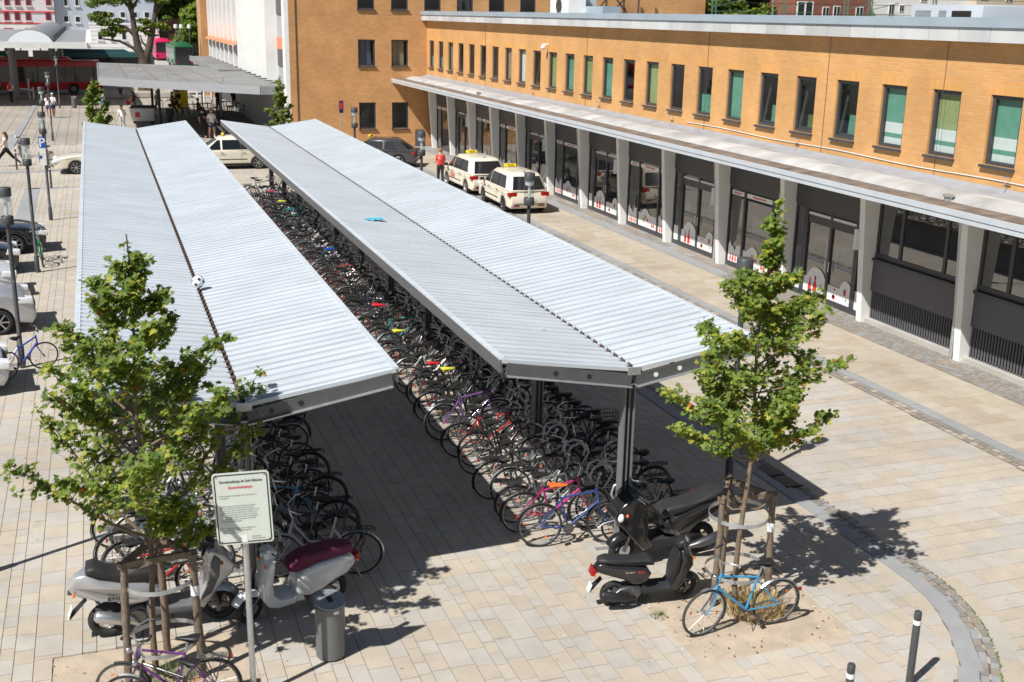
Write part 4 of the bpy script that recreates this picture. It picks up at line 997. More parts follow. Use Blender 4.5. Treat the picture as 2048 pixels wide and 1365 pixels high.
h1 = house('town_house', 'white and pink town house with dark red window reveals', -140, 112, YH, 22, 12, mat('wall_rose', (.62, .58, .60), .8, var=.06, scale=.3), [(x, x+11, y0, y1) for x in (-60, -35, -15, 8, 29, 51, 91) for y0, y1 in ((-28, -8), (-6, 11), (25, 41))]+[(8, 27, 57, 68), (51, 62, 57, 66)], mat('frame_wine', (.42, .06, .07), .6), mat('pane_red', (.10, .03, .04), .15))
for y_ in (20, 44):
    a = px_y(-140, y_, YH); b = px_y(111, y_, YH); mb = MB(); mb.span((a.x, YH-.12, a.z-.12), (b.x, YH-.003, a.z+.06)); wpart(mb, 'cornice', 'film_red', h1)
a = px_y(-140, 46, YH); b = px_y(111, 46, YH); mb = MB(); mb.span((a.x, YH-.06, 0), (b.x, YH-.004, a.z)); wpart(mb, 'ground_floor', 'off_white', h1)
h2 = house('town_house', 'blue grey rendered town house with white window sills', 113, 316, YH+1, 22, 12, mat('wall_bluegrey', (.42, .455, .52), .8, var=.06, scale=.3), [(126, 136, -14, 12), (148, 158, -14, 12), (127, 138, 32, 44), (150, 161, 33, 45)]+[(x, x+11, 24, 36) for x in (191, 216, 240, 264, 288)]+[(x, x+11, -20, -2) for x in (191, 216, 240, 264, 288)], 'off_white', mat('pane_dark', (.02, .025, .03), .1))
h3 = house('town_house', 'low white rusticated house front below the blue grey house', 178, 318, YH-4, px_y(250, 51, YH-4).z, 4.5, 'white_paint', [(195, 206, 66, 80), (221, 228, 66, 80), (243, 253, 62, 80), (271, 278, 64, 80), (300, 309, 64, 78)], 'off_white', 'pane_dark' if 'pane_dark' in M else MATS['pane_dark'])
for i in range(7):
    z = 1.2+i*.6; a = px_y(178, 60, YH-4).x; b = px_y(318, 60, YH-4).x; mb = MB(); mb.span((a, YH-4.05, z), (b, YH-4.004, z+.5)); wpart(mb, 'stone_course', 'white_paint', h3)
bw = thing('brick_wall', 'rust brown railway retaining wall with a poster below the far trees', 'wall', (px_y(360, 60, YH+6).x, YH+7, 0))
a = px_y(318, 38, YH+6); b = px_y(440, 60, YH+6); mb = MB(); mb.span((a.x, YH+6, 0), (b.x, YH+9, b.z)); wpart(mb, 'lower_wall', mat('wall_brown', (.13, .085, .06), .9, var=.3, scale=.4), bw)
mb = MB(); mb.span((a.x, YH+5.7, b.z), (b.x, YH+9, a.z)); wpart(mb, 'upper_band', mat('wall_rust', (.22, .095, .05), .8, var=.3, scale=.5), bw)
p, q = px_y(336, 68, YH+6), px_y(362, 94, YH+6); mb = MB(); mb.span((p.x, YH+5.9, q.z), (q.x, YH+5.99, p.z)); wpart(mb, 'poster', mat('poster_ochre', (.5, .30, .12), .7, var=.5, scale=.6), bw)

# ------------------------------------------------------------------ skyline behind the wing roof
YB = 150.
def far_block(name, label, px0, px1, ztop_px, wallm, wins_, Y=YB, depth=10, roof=None):
    x0, x1 = px_y(px0, 30, Y).x, px_y(px1, 30, Y).x; zt = px_y((px0+px1)/2, ztop_px, Y).z
    t = thing(name, label, 'house', ((x0+x1)/2, Y+depth/2, 0))
    mb = MB(); mb.span((x0, Y, 0), (x1, Y+depth, zt)); wpart(mb, 'wall', wallm, t)
    mb = MB(); mb.span((x0-.2, Y-.2, zt+.003), (x1+.2, Y+depth+.2, zt+.3)); wpart(mb, 'roof', 'roof_dirt', t)
    for (a, b, c, d) in wins_:
        p = px_y(a, c, Y); q = px_y(b, d, Y)
        mb = MB(); mb.span((p.x, Y-.1, q.z), (q.x, Y-.003, p.z)); w = wpart(mb, 'window', 'white_paint', t)
        for s in (0, 1):
            xa = p.x+(q.x-p.x)*(.08+.48*s); xb_ = p.x+(q.x-p.x)*(.44+.48*s); mb = MB(); mb.span((xa, Y-.13, q.z+.1), (xb_, Y-.102, p.z-.1)); mb.build('pane', MATS['pane_dark'], w)
    return t
far_block('brick_house', 'dark red brick house with white windows behind the wing roof', 1588, 1740, -40, mat('brick_far', (.20, .075, .05), .85, var=.2, scale=1.), [(1594, 1624, 3, 40), (1645, 1656, 14, 40), (1667, 1678, 12, 40), (1712, 1724, 14, 40)])
far_block('white_house', 'white rendered house with small windows behind the roof container', 1742, 1945, -45, 'off_white', [(1778, 1786, 8, 30), (1799, 1806, 10, 24), (1842, 1853, -6, 4)], YB+4)
far_block('beige_house', 'beige house with orange trim behind the end of the wing roof', 1950, 2120, -45, mat('wall_beige', (.50, .43, .32), .8), [(1962, 1975, -6, 0), (1980, 1990, 24, 34), (2012, 2024, -4, 4)], YB+2)
for px_, m_ in ((1428, 'green'), (1545, 'grey'), (1566, 'green'), (1692, 'green'), (1740, 'green'), (1868, 'green'), (2016, 'grey')):
    p = px_y(px_, 20, 95.); t = thing('catenary_mast', 'green lattice catenary mast rising behind the wing roof' if m_ == 'green' else 'plain grey mast rising behind the wing roof', 'mast', (p.x, 95, 0), 0, 'masts along the railway')
    mm = mat('mast_green', (.10, .19, .13), .6) if m_ == 'green' else M['galv']
    for s in ((-1, 1) if m_ == 'green' else (0,)):
        mb = MB(); mb.beam((s*.22, 0, 0), (s*.18, 0, 13), .09, .09); mb.build('leg', mm, t)
    if m_ == 'green':
        for i in range(12): mb = MB(); mb.beam((-.2*(-1)**i, 0, i*1.05), (.2*(-1)**i, 0, (i+1)*1.05), .04, .04); mb.build('brace', mm, t)
        mb = MB(); mb.beam((0, 0, 8.9), (3.2, 0, 9.6), .06, .06); mb.beam((0, 0, 8.5), (3.2, 0, 8.6), .05, .05); mb.build('arm', mm, t)
mb = MB()
for z in (8.4, 9.3, 9.9):
    mb.tube([(30, 95, z+.3), (60, 95, z), (90, 95, z+.2), (120, 95, z)], .02, 4)
tag(mb.build('overhead_wires', 'black_plastic'), 'thin black overhead railway wires strung between the masts', 'wires')
t = thing('roof_container', 'white technical container with louvre grilles on the wing roof', 'container', (21.5, 26.5, 7.7))
a = px_x(1822, 20, 21.); b = px_x(1965, 20, 21.); zt = px_x(1900, 10, 21.).z
w = a.y-b.y; t.location = (22, (a.y+b.y)/2, 7.7); mb = MB(); mb.puff([(-1, .1), (1, .1), (1, zt-7.7), (-1, zt-7.7)], w/2, .03); mb.build('casing', 'fascia_pale', t, 30)
for u0, u1, m_ in ((.20, .42, 'steel_dark'), (-.02, .08, 'steel_dark'), (-.36, -.10, 'black_gloss')):
    mb = MB(); mb.span((-1.012, u0*w, .25), (-1.002, u1*w, zt-7.85)); g = mb.build('louvre', m_, t)
    if m_ == 'steel_dark':
        for i in range(8): mb = MB(); mb.box((-1.016, (u0+u1)/2*w, .28+i*(zt-8.15)/7), (.012, (u1-u0)*w, .018)); mb.build('slat', 'galv', g)
# ------------------------------------------------------------------ bicycles
def ring(mb, R, r, n=28, m=6, c=(0, 0, 0), mi=0, a0=0., a1=2*pi, flat=1.):
    full = abs(a1-a0-2*pi) < 1e-6; k = n if full else n+1; vs = []
    for i in range(k):
        a = a0+(a1-a0)*i/n
        for j in range(m):
            b = 2*pi*j/m; rr_ = R+r*cos(b)*flat; vs.append((c[0]+rr_*cos(a), c[1]+r*sin(b), c[2]+rr_*sin(a)))
    fs = [(i*m+j, ((i+1) % k)*m+j, ((i+1) % k)*m+(j+1) % m, i*m+(j+1) % m) for i in range(n) for j in range(m)]
    mb.add(vs, fs, mi)
WR = .345
_b = MB(); ring(_b, WR-.028, .011, 28, 5)
for i in range(20):
    a = 2*pi*i/20; s = (-1)**i*.025; d = Vector((cos(a), 0, sin(a)))
    _b.tube([Vector((0, s, 0))+d*.02, d*(WR-.03)], .0022, 3, cap=False)
_b.tube([(0, -.055, 0), (0, .055, 0)], .022, 8)
WHEEL_ME = _b.mesh('wheel', 'alu', 60)
_b = MB(); ring(_b, WR-.016, .020, 28, 6); TYRE_ME = _b.mesh('tyre', 'black_rubber', 60); _b2 = MB(); ring(_b2, WR-.016, .020, 28, 6); TYRE_G = _b2.mesh('tyre', 'tyre_grey', 60)
_b = MB(); _b.box((0, .006, WR*.62), (.05, .010, .02)); _b.box((0, -.006, -WR*.62), (.05, .010, .02)); REFL_ME = _b.mesh('reflector', 'orange_plastic')
_b = MB(); _b.tube([(0, -.27, 0), (-.02, -.22, .01), (.04, -.08, .03), (.04, .08, .03), (-.02, .22, .01), (0, .27, 0)][0:6], .011, 6)
_b.tube([(.04, 0, .03), (.03, 0, -.08), (0, 0, -.14)], .013, 6)
_b.tube([(.06, -.2, -.02), (.05, -.13, .01)], .006, 4); _b.tube([(.06, .2, -.02), (.05, .13, .01)], .006, 4)
BAR_C = _b.mesh('handlebar', 'chrome', 60); _b = MB(); _b.tube([(-.18, -.28, .06), (-.06, -.26, .08), (.05, -.1, .05), (.05, .1, .05), (-.06, .26, .08), (-.18, .28, .06)], .011, 6); _b.tube([(.05, 0, .05), (.03, 0, -.06), (0, 0, -.14)], .013, 6); BAR_T = _b.mesh('handlebar', 'alu', 60)
_b = MB(); _b.tube([(-.06, 0, 0), (.06, 0, 0)], .017, 8); GRIP_ME = _b.mesh('grip', 'black_rubber', 60)
def saddle_mesh(m_):
    b = MB(); o_ = [(-.14, .0), (-.15, .045), (-.06, .05), (.06, .035), (.15, .035), (.155, .012), (.05, -.01), (-.06, -.03)]
    b.puff(o_, .085, .03, taper=lambda x, z: 1. if x < -.05 else (.62 if x < .05 else (.36 if x < .1 else .28))); return b.mesh('saddle', m_, 60)
SADDLE = saddle_mesh('black_plastic')
_b = MB(); _b.lathe([(0, -.004), (.085, -.004), (.085, .004), (0, .004)], 20, (0, -.045, 0), Matrix.Rotation(pi/2, 3, 'X')); _b.tube([(0, -.06, 0), (.09, -.07, -.14)], .009, 5); _b.tube([(0, .05, 0), (-.09, .065, .14)], .009, 5); _b.tube([(0, -.06, 0), (0, .06, 0)], .016, 6)
_b.box((.09, -.115, -.14), (.09, .08, .02)); _b.box((-.09, .11, .14), (.09, .08, .02)); CRANK = _b.mesh('crank', 'steel_dark', 50)
def guard_mesh(a0, a1, m_):
    b = MB(); n = 14; R = WR+.022; vs = []
    for i in range(n+1):
        a = a0+(a1-a0)*i/n
        for y, dr in ((-.026, -.012), (0, .004), (.026, -.012)): vs.append(((R+dr)*cos(a), y, (R+dr)*sin(a)))
    b.add(vs, [(i*3+j, i*3+j+1, (i+1)*3+j+1, (i+1)*3+j) for i in range(n) for j in range(2)])
    a = a0+(a1-a0)*.12
    for s in (-1, 1): b.tube([(0, s*.05, 0), (R*cos(a), s*.028, R*sin(a))], .003, 3, cap=False)
    return b.mesh('mudguard', m_, 60)
GUARD = {k: (guard_mesh(radians(200), radians(45), m_), guard_mesh(radians(195), radians(60), m_)) for k, m_ in (('black', 'black_plastic'), ('silver', 'alu'))}
GUARD['silver'] = (GUARD['silver'][0], GUARD['silver'][1])
_b = MB()
for s in (-.06, -.02, .02, .06): _b.tube([(-.2, s, 0), (.2, s, 0)], .0065, 4)
for x in (-.2, 0, .2): _b.tube([(x, -.06, 0), (x, .06, 0)], .0065, 4)
for s in (-1, 1): _b.tube([(-.12, s*.06, 0), (-.02, s*.065, -.36)], .0065, 4); _b.tube([(.12, s*.06, 0), (-.02, s*.065, -.36)], .0065, 4)
CARRIER = _b.mesh('carrier', 'black_plastic', 60)
_b = MB()
for z in (0, .07, .14, .21):
    e = .01*z/.07; _b.tube([(-.16-e, -.12-e, z), (.16+e, -.12-e, z), (.16+e, .12+e, z), (-.16-e, .12+e, z)], .004, 4, closed=True)
for i in range(7):
    x = -.16+.32*i/6
    for s in (-1, 1): _b.tube([(x, s*.12, 0), (x, s*.15, .21)], .0035, 4)
for i in range(5):
    y = -.12+.24*i/4
    for s in (-1, 1): _b.tube([(s*.16, y, 0), (s*.19, y, .21)], .0035, 4)
    _b.tube([(-.16, y, 0), (.16, y, 0)], .0035, 4)
BASKET_K = _b.mesh('basket', 'black_plastic'); BASKET_S = BASKET_K.copy(); BASKET_S.materials[0] = M['chrome']
_b = MB(); _b.puff([(-.012, -.022), (.015, -.022), (.015, .022), (-.012, .022)], .022, .006); TAIL = _b.mesh('tail_light', 'red_plastic')
_b = MB(); _b.lathe([(0, 0), (.035, .01), (.045, .05), (.04, .06), (0, .065)], 12, (0, 0, 0), Matrix.Rotation(pi/2, 3, 'Y')); HEADL = _b.mesh('head_light', 'chrome', 60)
_b = MB(); _b.tube([(0, 0, 0), (-.05, .08, -.3)], .007, 5); STAND = _b.mesh('kickstand', 'steel_dark')
FRAMES = {}
def frame_meshes(style, m_):
    key = (style, m_.name)
    if key in FRAMES: return FRAMES[key]
    b = MB(); bb = Vector((-.10, 0, .29)); st = Vector((-.23, 0, .80)); ht = Vector((.335, 0, .86)); hb = Vector((.375, 0, .70)); rw = Vector((-.54, 0, .345))
    T = .017
    b.tube([bb, st], T, 7); b.tube([ht+Vector((-.01, 0, .04)), hb-Vector((-.01, 0, .04))], .021, 7)
    if style == 'diamond': b.tube([st-Vector((0, 0, .03)), ht], T*.95, 7); b.tube([bb, hb], T*1.1, 7)
    elif style == 'mtb': b.tube([st-Vector((0, 0, .1)), ht], T*1.2, 7); b.tube([bb, hb], T*1.5, 7)
    else:
        b.tube([bb, Vector((.1, 0, .36)), hb], T*1.25, 7); b.tube([bb.lerp(st, .45), Vector((.12, 0, .56)), ht], T, 7)
    for s in (-1, 1):
        b.tube([bb+Vector((0, s*.03, 0)), rw+Vector((0, s*.06, 0))], .010, 5); b.tube([st-Vector((0, -s*.015, .08)), rw+Vector((0, s*.06, 0))], .009, 5)
    f = b.mesh('frame', m_, 60)
    b = MB(); b.tube([st, st+Vector((-.035, 0, .14))], .013, 6); sp = b.mesh('seat_post', 'alu', 60)
    b = MB(); b.puff([(-.56, .315), (-.10, .245), (-.03, .29), (-.08, .335), (-.54, .375)], .012, .005, y0=-.052); cg = b.mesh('chain_guard', 'black_plastic')
    b = MB()   # fork, origin at the steering axis (x=.40)
    b.tube([(-.045, 0, .70), (-.02, 0, .60)], .018, 6)
    for s in (-1, 1): b.tube([(-.02, s*.045, .60), (.03, s*.05, .5), (.14, s*.055, .345)], .011, 6)
    b.tube([(-.02, -.045, .60), (-.02, .045, .60)], .014, 6)
    fk = b.mesh('fork', m_, 60)
    FRAMES[key] = (f, sp, cg, fk); return FRAMES[key]
SADDLES = {}
def make_bike(label, group=None, style='step', col='black_gloss', guard='black', carrier=True, basket=None, saddle='black_plastic', bar='T', tyre='k', refl=True, steer=0., head=True, child_seat=False):
    m_ = M[col] if isinstance(col, str) else col
    f, sp, cg, fk = frame_meshes(style, m_)
    t = thing('bicycle', label, 'bicycle', (0, 0, 0), 0, group)
    fr = link('frame', f, t); link('seat_post', sp, fr); link('crank', CRANK, t, (-.10, 0, .29), (0, random.random()*6, 0))
    if style == 'step': link('chain_guard', cg, fr)
    if saddle not in SADDLES: SADDLES[saddle] = saddle_mesh(saddle)
    link('saddle', SADDLES[saddle], t, (-.27, 0, .965))
    w = link('wheel', WHEEL_ME, t, (-.54, 0, .345), (0, random.random()*6, 0)); link('tyre', TYRE_ME if tyre == 'k' else TYRE_G, w)
    if refl: link('reflector', REFL_ME, w)
    fw_ = Vector((.14, 0, .345)); R = Matrix.Rotation(steer, 3, 'Z'); ax = Vector((.40, 0, 0))
    link('fork', fk, t, ax, (0, 0, steer))
    w = link('wheel', WHEEL_ME, t, ax+R @ fw_, (0, random.random()*6, steer)); w.rotation_mode = 'ZYX' if False else 'XYZ'; link('tyre', TYRE_ME if tyre == 'k' else TYRE_G, w)
    if refl: link('reflector', REFL_ME, w)
    if guard:
        link('mudguard', GUARD[guard][0], t, (-.54, 0, .345)); link('mudguard', GUARD[guard][1], t, ax+R @ fw_, (0, radians(-15), steer))
    hb = link('handlebar', BAR_T if bar == 'T' else BAR_C, t, ax+R @ Vector((-.075, 0, 1.06)), (0, 0, steer))
    if bar == 'T':
        for s in (-1, 1): link('grip', GRIP_ME, hb, (-.15, s*.275, .065), (0, .1, -s*.15))
    else:
        for s in (-1, 1): link('grip', GRIP_ME, hb, (-.008, s*.24, .004), (0, 0, pi/2))
    if head: link('head_light', HEADL, t, ax+R @ Vector((.0, 0, .86)), (0, 0, steer))
    if carrier: link('carrier', CARRIER, t, (-.56, 0, .74)); link('tail_light', TAIL, t, (-.79, 0, .72))
    elif guard: link('tail_light', TAIL, t, (-.90, 0, .50))
    if basket == 'rear': link('basket', BASKET_K, t, (-.56, 0, .75))
    elif basket == 'front': link('basket', BASKET_S, t, ax+R @ Vector((.12, 0, .93)), (0, 0, steer+pi/2))
    link('kickstand', STAND, t, (-.14, .03, .28))
    return t
def place(t, x, y, rz, lean=0., z=0.):
    t.location = (x, y, z); t.rotation_euler = (lean, 0, rz); return t
bc = {k: mat('bike_'+k, v, .28, .0, var=.06, coat=.5) for k, v in dict(black=(.014, .014, .016), grey=(.12, .125, .13), silver=(.52, .53, .55), blue=(.022, .05, .19), navy=(.012, .022, .075), teal=(.02, .24, .26), red=(.36, .02, .02), green=(.03, .32, .10), purple=(.12, .03, .17), violet=(.17, .08, .27), white=(.72, .72, .70), orange=(.75, .22, .02), magenta=(.34, .015, .12), skyblue=(.04, .27, .48), royal=(.015, .05, .42)).items()}
for k, v in bc.items(): M['bike_'+k] = v
defm('saddle_orange', (.70, .14, .03), .6); defm('saddle_yellow', (.62, .60, .06), .6); defm('saddle_red', (.55, .02, .03), .5); defm('saddle_blue', (.02, .05, .35), .5); defm('saddle_brown', (.18, .08, .03), .6)
PROTO = [
    ('black city bike with rear carrier', dict(style='step', col='bike_black')),
    ('black roadster with silver mudguards', dict(style='diamond', col='bike_black', guard='silver')),
    ('grey trekking bike with straight bar', dict(style='diamond', col='bike_grey', guard='black', bar='C')),
    ('silver step-through bike with silver mudguards', dict(style='step', col='bike_silver', guard='silver')),
    ('dark navy bike with a black rear basket', dict(style='step', col='bike_navy', basket='rear')),
    ('black mountain bike without carrier', dict(style='mtb', col='bike_black', guard=None, carrier=False, bar='C', head=False)),
    ('teal bike with straight bar', dict(style='diamond', col='bike_teal', bar='C')),
    ('red framed bike with black mudguards', dict(style='diamond', col='bike_red', bar='C')),
    ('green framed bike with black carrier', dict(style='diamond', col='bike_green')),
    ('violet framed bike with straight bar', dict(style='diamond', col='bike_violet', guard='silver', bar='C')),
    ('white step-through bike with silver mudguards', dict(style='step', col='bike_white', guard='silver')),
    ('orange framed bike without carrier', dict(style='diamond', col='bike_orange', carrier=False, bar='C')),
    ('black bike with a yellow saddle cover', dict(style='step', col='bike_black', saddle='saddle_yellow')),
    ('grey bike with a wire front basket', dict(style='step', col='bike_grey', guard='silver', basket='front')),
    ('black bike with a red saddle cover', dict(style='diamond', col='bike_black', saddle='saddle_red')),
    ('light blue framed bike with silver mudguards', dict(style='diamond', col='bike_skyblue', guard='silver', bar='C')),
    ('black bike with a blue saddle', dict(style='step', col='bike_black', guard='silver', saddle='saddle_blue')),
]
rb = random.Random(17)
PT = []
for d, kw in PROTO:
    pr_ = [make_bike(d, None, steer=s, **kw) for s in (.12, -.35)]
    for q in pr_: index_kids(q); q['used'] = 0
    PT.append((d, pr_))
WEIGHTS = [20, 11, 9, 3, 6, 10, 2, 2, 1, 1, 2, 1, 1, 2, 1, 1, 1]
BUMP_ROWS = []
SHORT = ['black city', 'black roadster', 'grey trekking', 'silver', 'navy basket', 'black mountain', 'teal', 'red', 'green', 'violet', 'white', 'orange', 'yellow saddled', 'wire basket', 'red saddled', 'light blue', 'blue saddled']
def row(x, ys, rz, rowtext, group, seq=None):
    ks = [seq[i] if seq and i < len(seq) and seq[i] is not None else rb.choices(range(len(PT)), WEIGHTS)[0] for i in range(len(ys))]
    for i, y in enumerate(ys):
        if 2 < i and rb.random() < .06: continue
        k = ks[i]; d, pr_ = PT[k]; src = pr_[rb.randint(0, 1)]
        if src['used'] == 0: o_ = src; src['used'] = 1
        else: o_ = copy_tree(src)
        if 0 < i < len(ys)-1: lb = '%s bike between %s and %s bikes %s' % (SHORT[k], SHORT[ks[i-1]], SHORT[ks[i+1]], rowtext)
        else: lb = '%s bike beside a %s bike ending the row %s' % (SHORT[k], SHORT[ks[1] if i == 0 else ks[-2]], rowtext)
        o_['label'] = lb; o_['group'] = group
        hi = (i % 2)
        place(o_, x+(.10 if hi else -.04)*(1 if abs(rz) < 1 else -1)+rb.uniform(-.07, .07), y+rb.uniform(-.11, .11), rz+rb.uniform(-.17, .17), rb.gauss(0, .075), .0)
        o_.scale = (1, 1, 1); sc_ = rb.choice((1, 1, 1, .96, .93, 1.03)); o_.scale = (sc_, sc_, sc_)
row(6.40, [15.75+.475*i for i in range(71)], -.10, 'in the sunlit aisle rack', 'bikes facing the aisle under the right shelter', [2, 1, 0, 2, 5, 0, 7, 5, 9, 1, 0, 12, 14, 0, 5, 10, 1, 0, 12, 1])
row(7.62, [14.75+.5*i for i in range(30)], pi-.12, 'in the shaded kerb rack', 'bikes on the kerb side of the right shelter', [0, 1, 0, 4, 5, 0, 4, 0, 1])
row(2.42, [14.95+.5*i for i in range(22)], pi-.08, 'under the left shelter', 'bikes on the aisle side of the left shelter', [3, 2, 0, 15, 0, 1, 0, 5, 0, 1, 0, 0])
row(.42, [14.75+.5*i for i in range(13)], .06, 'in the parking side rack', 'bikes on the parking side of the left shelter', [7, 0, 2, 15, 0, 5, 10])
for d, pr_ in PT:
    for q in pr_:
        if q['used'] == 0:
            for c in list(q.children_recursive): bpy.data.objects.remove(c)
            bpy.data.objects.remove(q)
        else: del q['used']
for o_ in bpy.data.objects:
    if 'used' in o_.keys(): del o_['used']
# ends of the rows: bikes with looks of their own
place(make_bike('dark blue bike with an orange saddle cover ending the sunlit rack row', None, 'diamond', 'bike_blue', 'black', False, saddle='saddle_orange', bar='C', steer=-.15, head=False), 6.41, 14.72, -.17, -.05)
place(make_bike('magenta mountain bike beside the blue bike with the orange saddle', None, 'mtb', 'bike_magenta', 'black', False, bar='C', steer=.1, head=False), 6.32, 15.28, -.14, .04)
# loose bikes
def bike_at(rear, front, t, lean=0.):
    r, f = gp(*rear), gp(*front); c = (r+f)/2; rz = atan2(f.y-r.y, f.x-r.x); s = max(.92, min(1.04, (f-r).length/1.08))
    place(t, c.x, c.y, rz, lean); t.scale = (s, s, s); return t
bike_at((1545, 1247), (1401, 1268), make_bike('bright blue bike with brown saddle leaning on the staked tree', None, 'diamond', 'bike_skyblue', 'silver', False, bar='T', tyre='g', steer=.18), -.07)
bike_at((428, 1418), (250, 1428), make_bike('purple bike with black carrier leaning on the staked tree by the notice board', None, 'diamond', 'bike_purple', 'black', True, bar='T', tyre='g', steer=-.1), .05)
bike_at((392, 1475), (288, 1455), make_bike('black bike with white mudguard tip beside the purple bike', None, 'diamond', 'bike_black', 'silver', False, bar='C', steer=.3), .06)
bike_at((16, 760), (84, 736), make_bike('bright blue childrens bike chained to a lamp post beside parked cars', None, 'mtb', 'bike_royal', None, False, bar='C', steer=-.5, head=False), .12)
bike_at((88, 500), (83, 556), make_bike('green bike standing against the lamp post near the black car', None, 'diamond', 'bike_green', 'black', True, bar='C', steer=.1), .08)
bike_at((37, 305), (47, 325), make_bike('black bike parked by the bollard behind the walking woman', None, 'step', 'bike_black', 'silver', True), .03)
bike_at((112, 336), (78, 328), make_bike('black city bike behind the parking sign post', None, 'step', 'bike_black', 'black', True), -.03)
bike_at((345, 262), (322, 255), make_bike('dark bike leaning on a canopy post', None, 'diamond', 'bike_black', 'black', False), .1)
# ------------------------------------------------------------------ bike racks
def rack_mesh():
    b = MB(); r = .021
    b.tube([(.30, 0, 0), (.26, 0, .25), (.12, 0, .48), (-.02, 0, .66), (-.10, 0, .82), (-.06, 0, .95), (.07, 0, 1.0), (.20, 0, .95), (.27, 0, .82), (.24, 0, .70)], r, 8)
    b2 = MB(); b2.tube([(.16, .0, .43), (-.02, .05, .40), (-.22, .05, .36), (-.30, .05, .30), (-.30, -.05, .30), (-.22, -.05, .36), (-.02, -.05, .40), (.16, 0, .43)], .011, 6); b2.tube([(.05, 0, .58), (-.1, .05, .62), (-.22, .05, .55), (-.22, -.05, .55), (-.1, -.05, .62), (.05, 0, .58)], .010, 6)
    return b.mesh('hoop', 'galv', 60), b2.mesh('wheel_holder', 'galv', 60)
HOOP, HOLD = rack_mesh()
def rack(x, y, rz, label, group):
    t = thing('bike_rack', label, 'bike rack', (x, y, 0), rz, group); link('hoop', HOOP, t); link('wheel_holder', HOLD, t)
    link('base_rail', RAIL, t)
_b = MB(); _b.box((.15, 0, .012), (.8, .07, .02)); RAIL = _b.mesh('base_rail', 'galv')
for i in range(36): rack(7.05, 14.6+.95*i, -.1, 'grey steel hoop rack in the sunlit row along the aisle', 'racks of the right shelter')
for i in range(10): rack(7.2, 14.4+.95*i, pi-.1, 'grey steel hoop rack in the shaded row beside the kerb', 'racks on the kerb side')
for i in range(7): rack(1.85, 14.55+.95*i, pi-.05, 'grey steel hoop rack in the dark row below the left shelter', 'racks of the left shelter')
for i in range(3): rack(1.0, 14.4+.95*i, .05, 'grey steel hoop rack in the outer row of the left shelter', 'racks on the parking side')
# ------------------------------------------------------------------ scooters
def moto_wheel(t, x, r, w, rimm='steel_dark', z=None, y=0.):
    z = r if z is None else z
    b = MB(); ring(b, r-w*.5, w*.5, 26, 8, flat=1.0); o_ = b.build('wheel', 'black_rubber', t, 60, (x, y, z))
    b = MB(); ring(b, r-w*.95, .012, 24, 6)
    for i in range(5):
        a = 2*pi*i/5; b.beam((0, 0, 0), ((r-w)*cos(a), 0, (r-w)*sin(a)), .05, .03, up=(0, 1, 0))
    b.tube([(0, -.06, 0), (0, .06, 0)], .045, 10); b.build('rim', rimm, o_, 50)
    b = MB(); b.lathe([(.06, 0), (.10, 0), (.10, .005), (.06, .005)], 18, (0, w*.5+.01, 0), Matrix.Rotation(-pi/2, 3, 'X')); b.build('brake_disc', 'alu', o_)
    return o_
def mirror(t, s, x, z, m_='black_plastic'):
    b = MB(); b.tube([(x, s*.22, z), (x-.02, s*.27, z+.12), (x-.03, s*.31, z+.20)], .008, 5); st = b.build('mirror', m_, t, 50)
    b = MB(); b.puff([(-.015, -.05), (.012, -.055), (.02, .0), (.012, .05), (-.015, .05)], .08, .012); b.build('housing', m_, st, 50, (x-.03, s*.34, z+.23))
    b = MB(); b.box((0, 0, 0), (.004, .13, .075)); b.build('mirror_glass', 'chrome', st, loc=(x-.048, s*.34, z+.23))
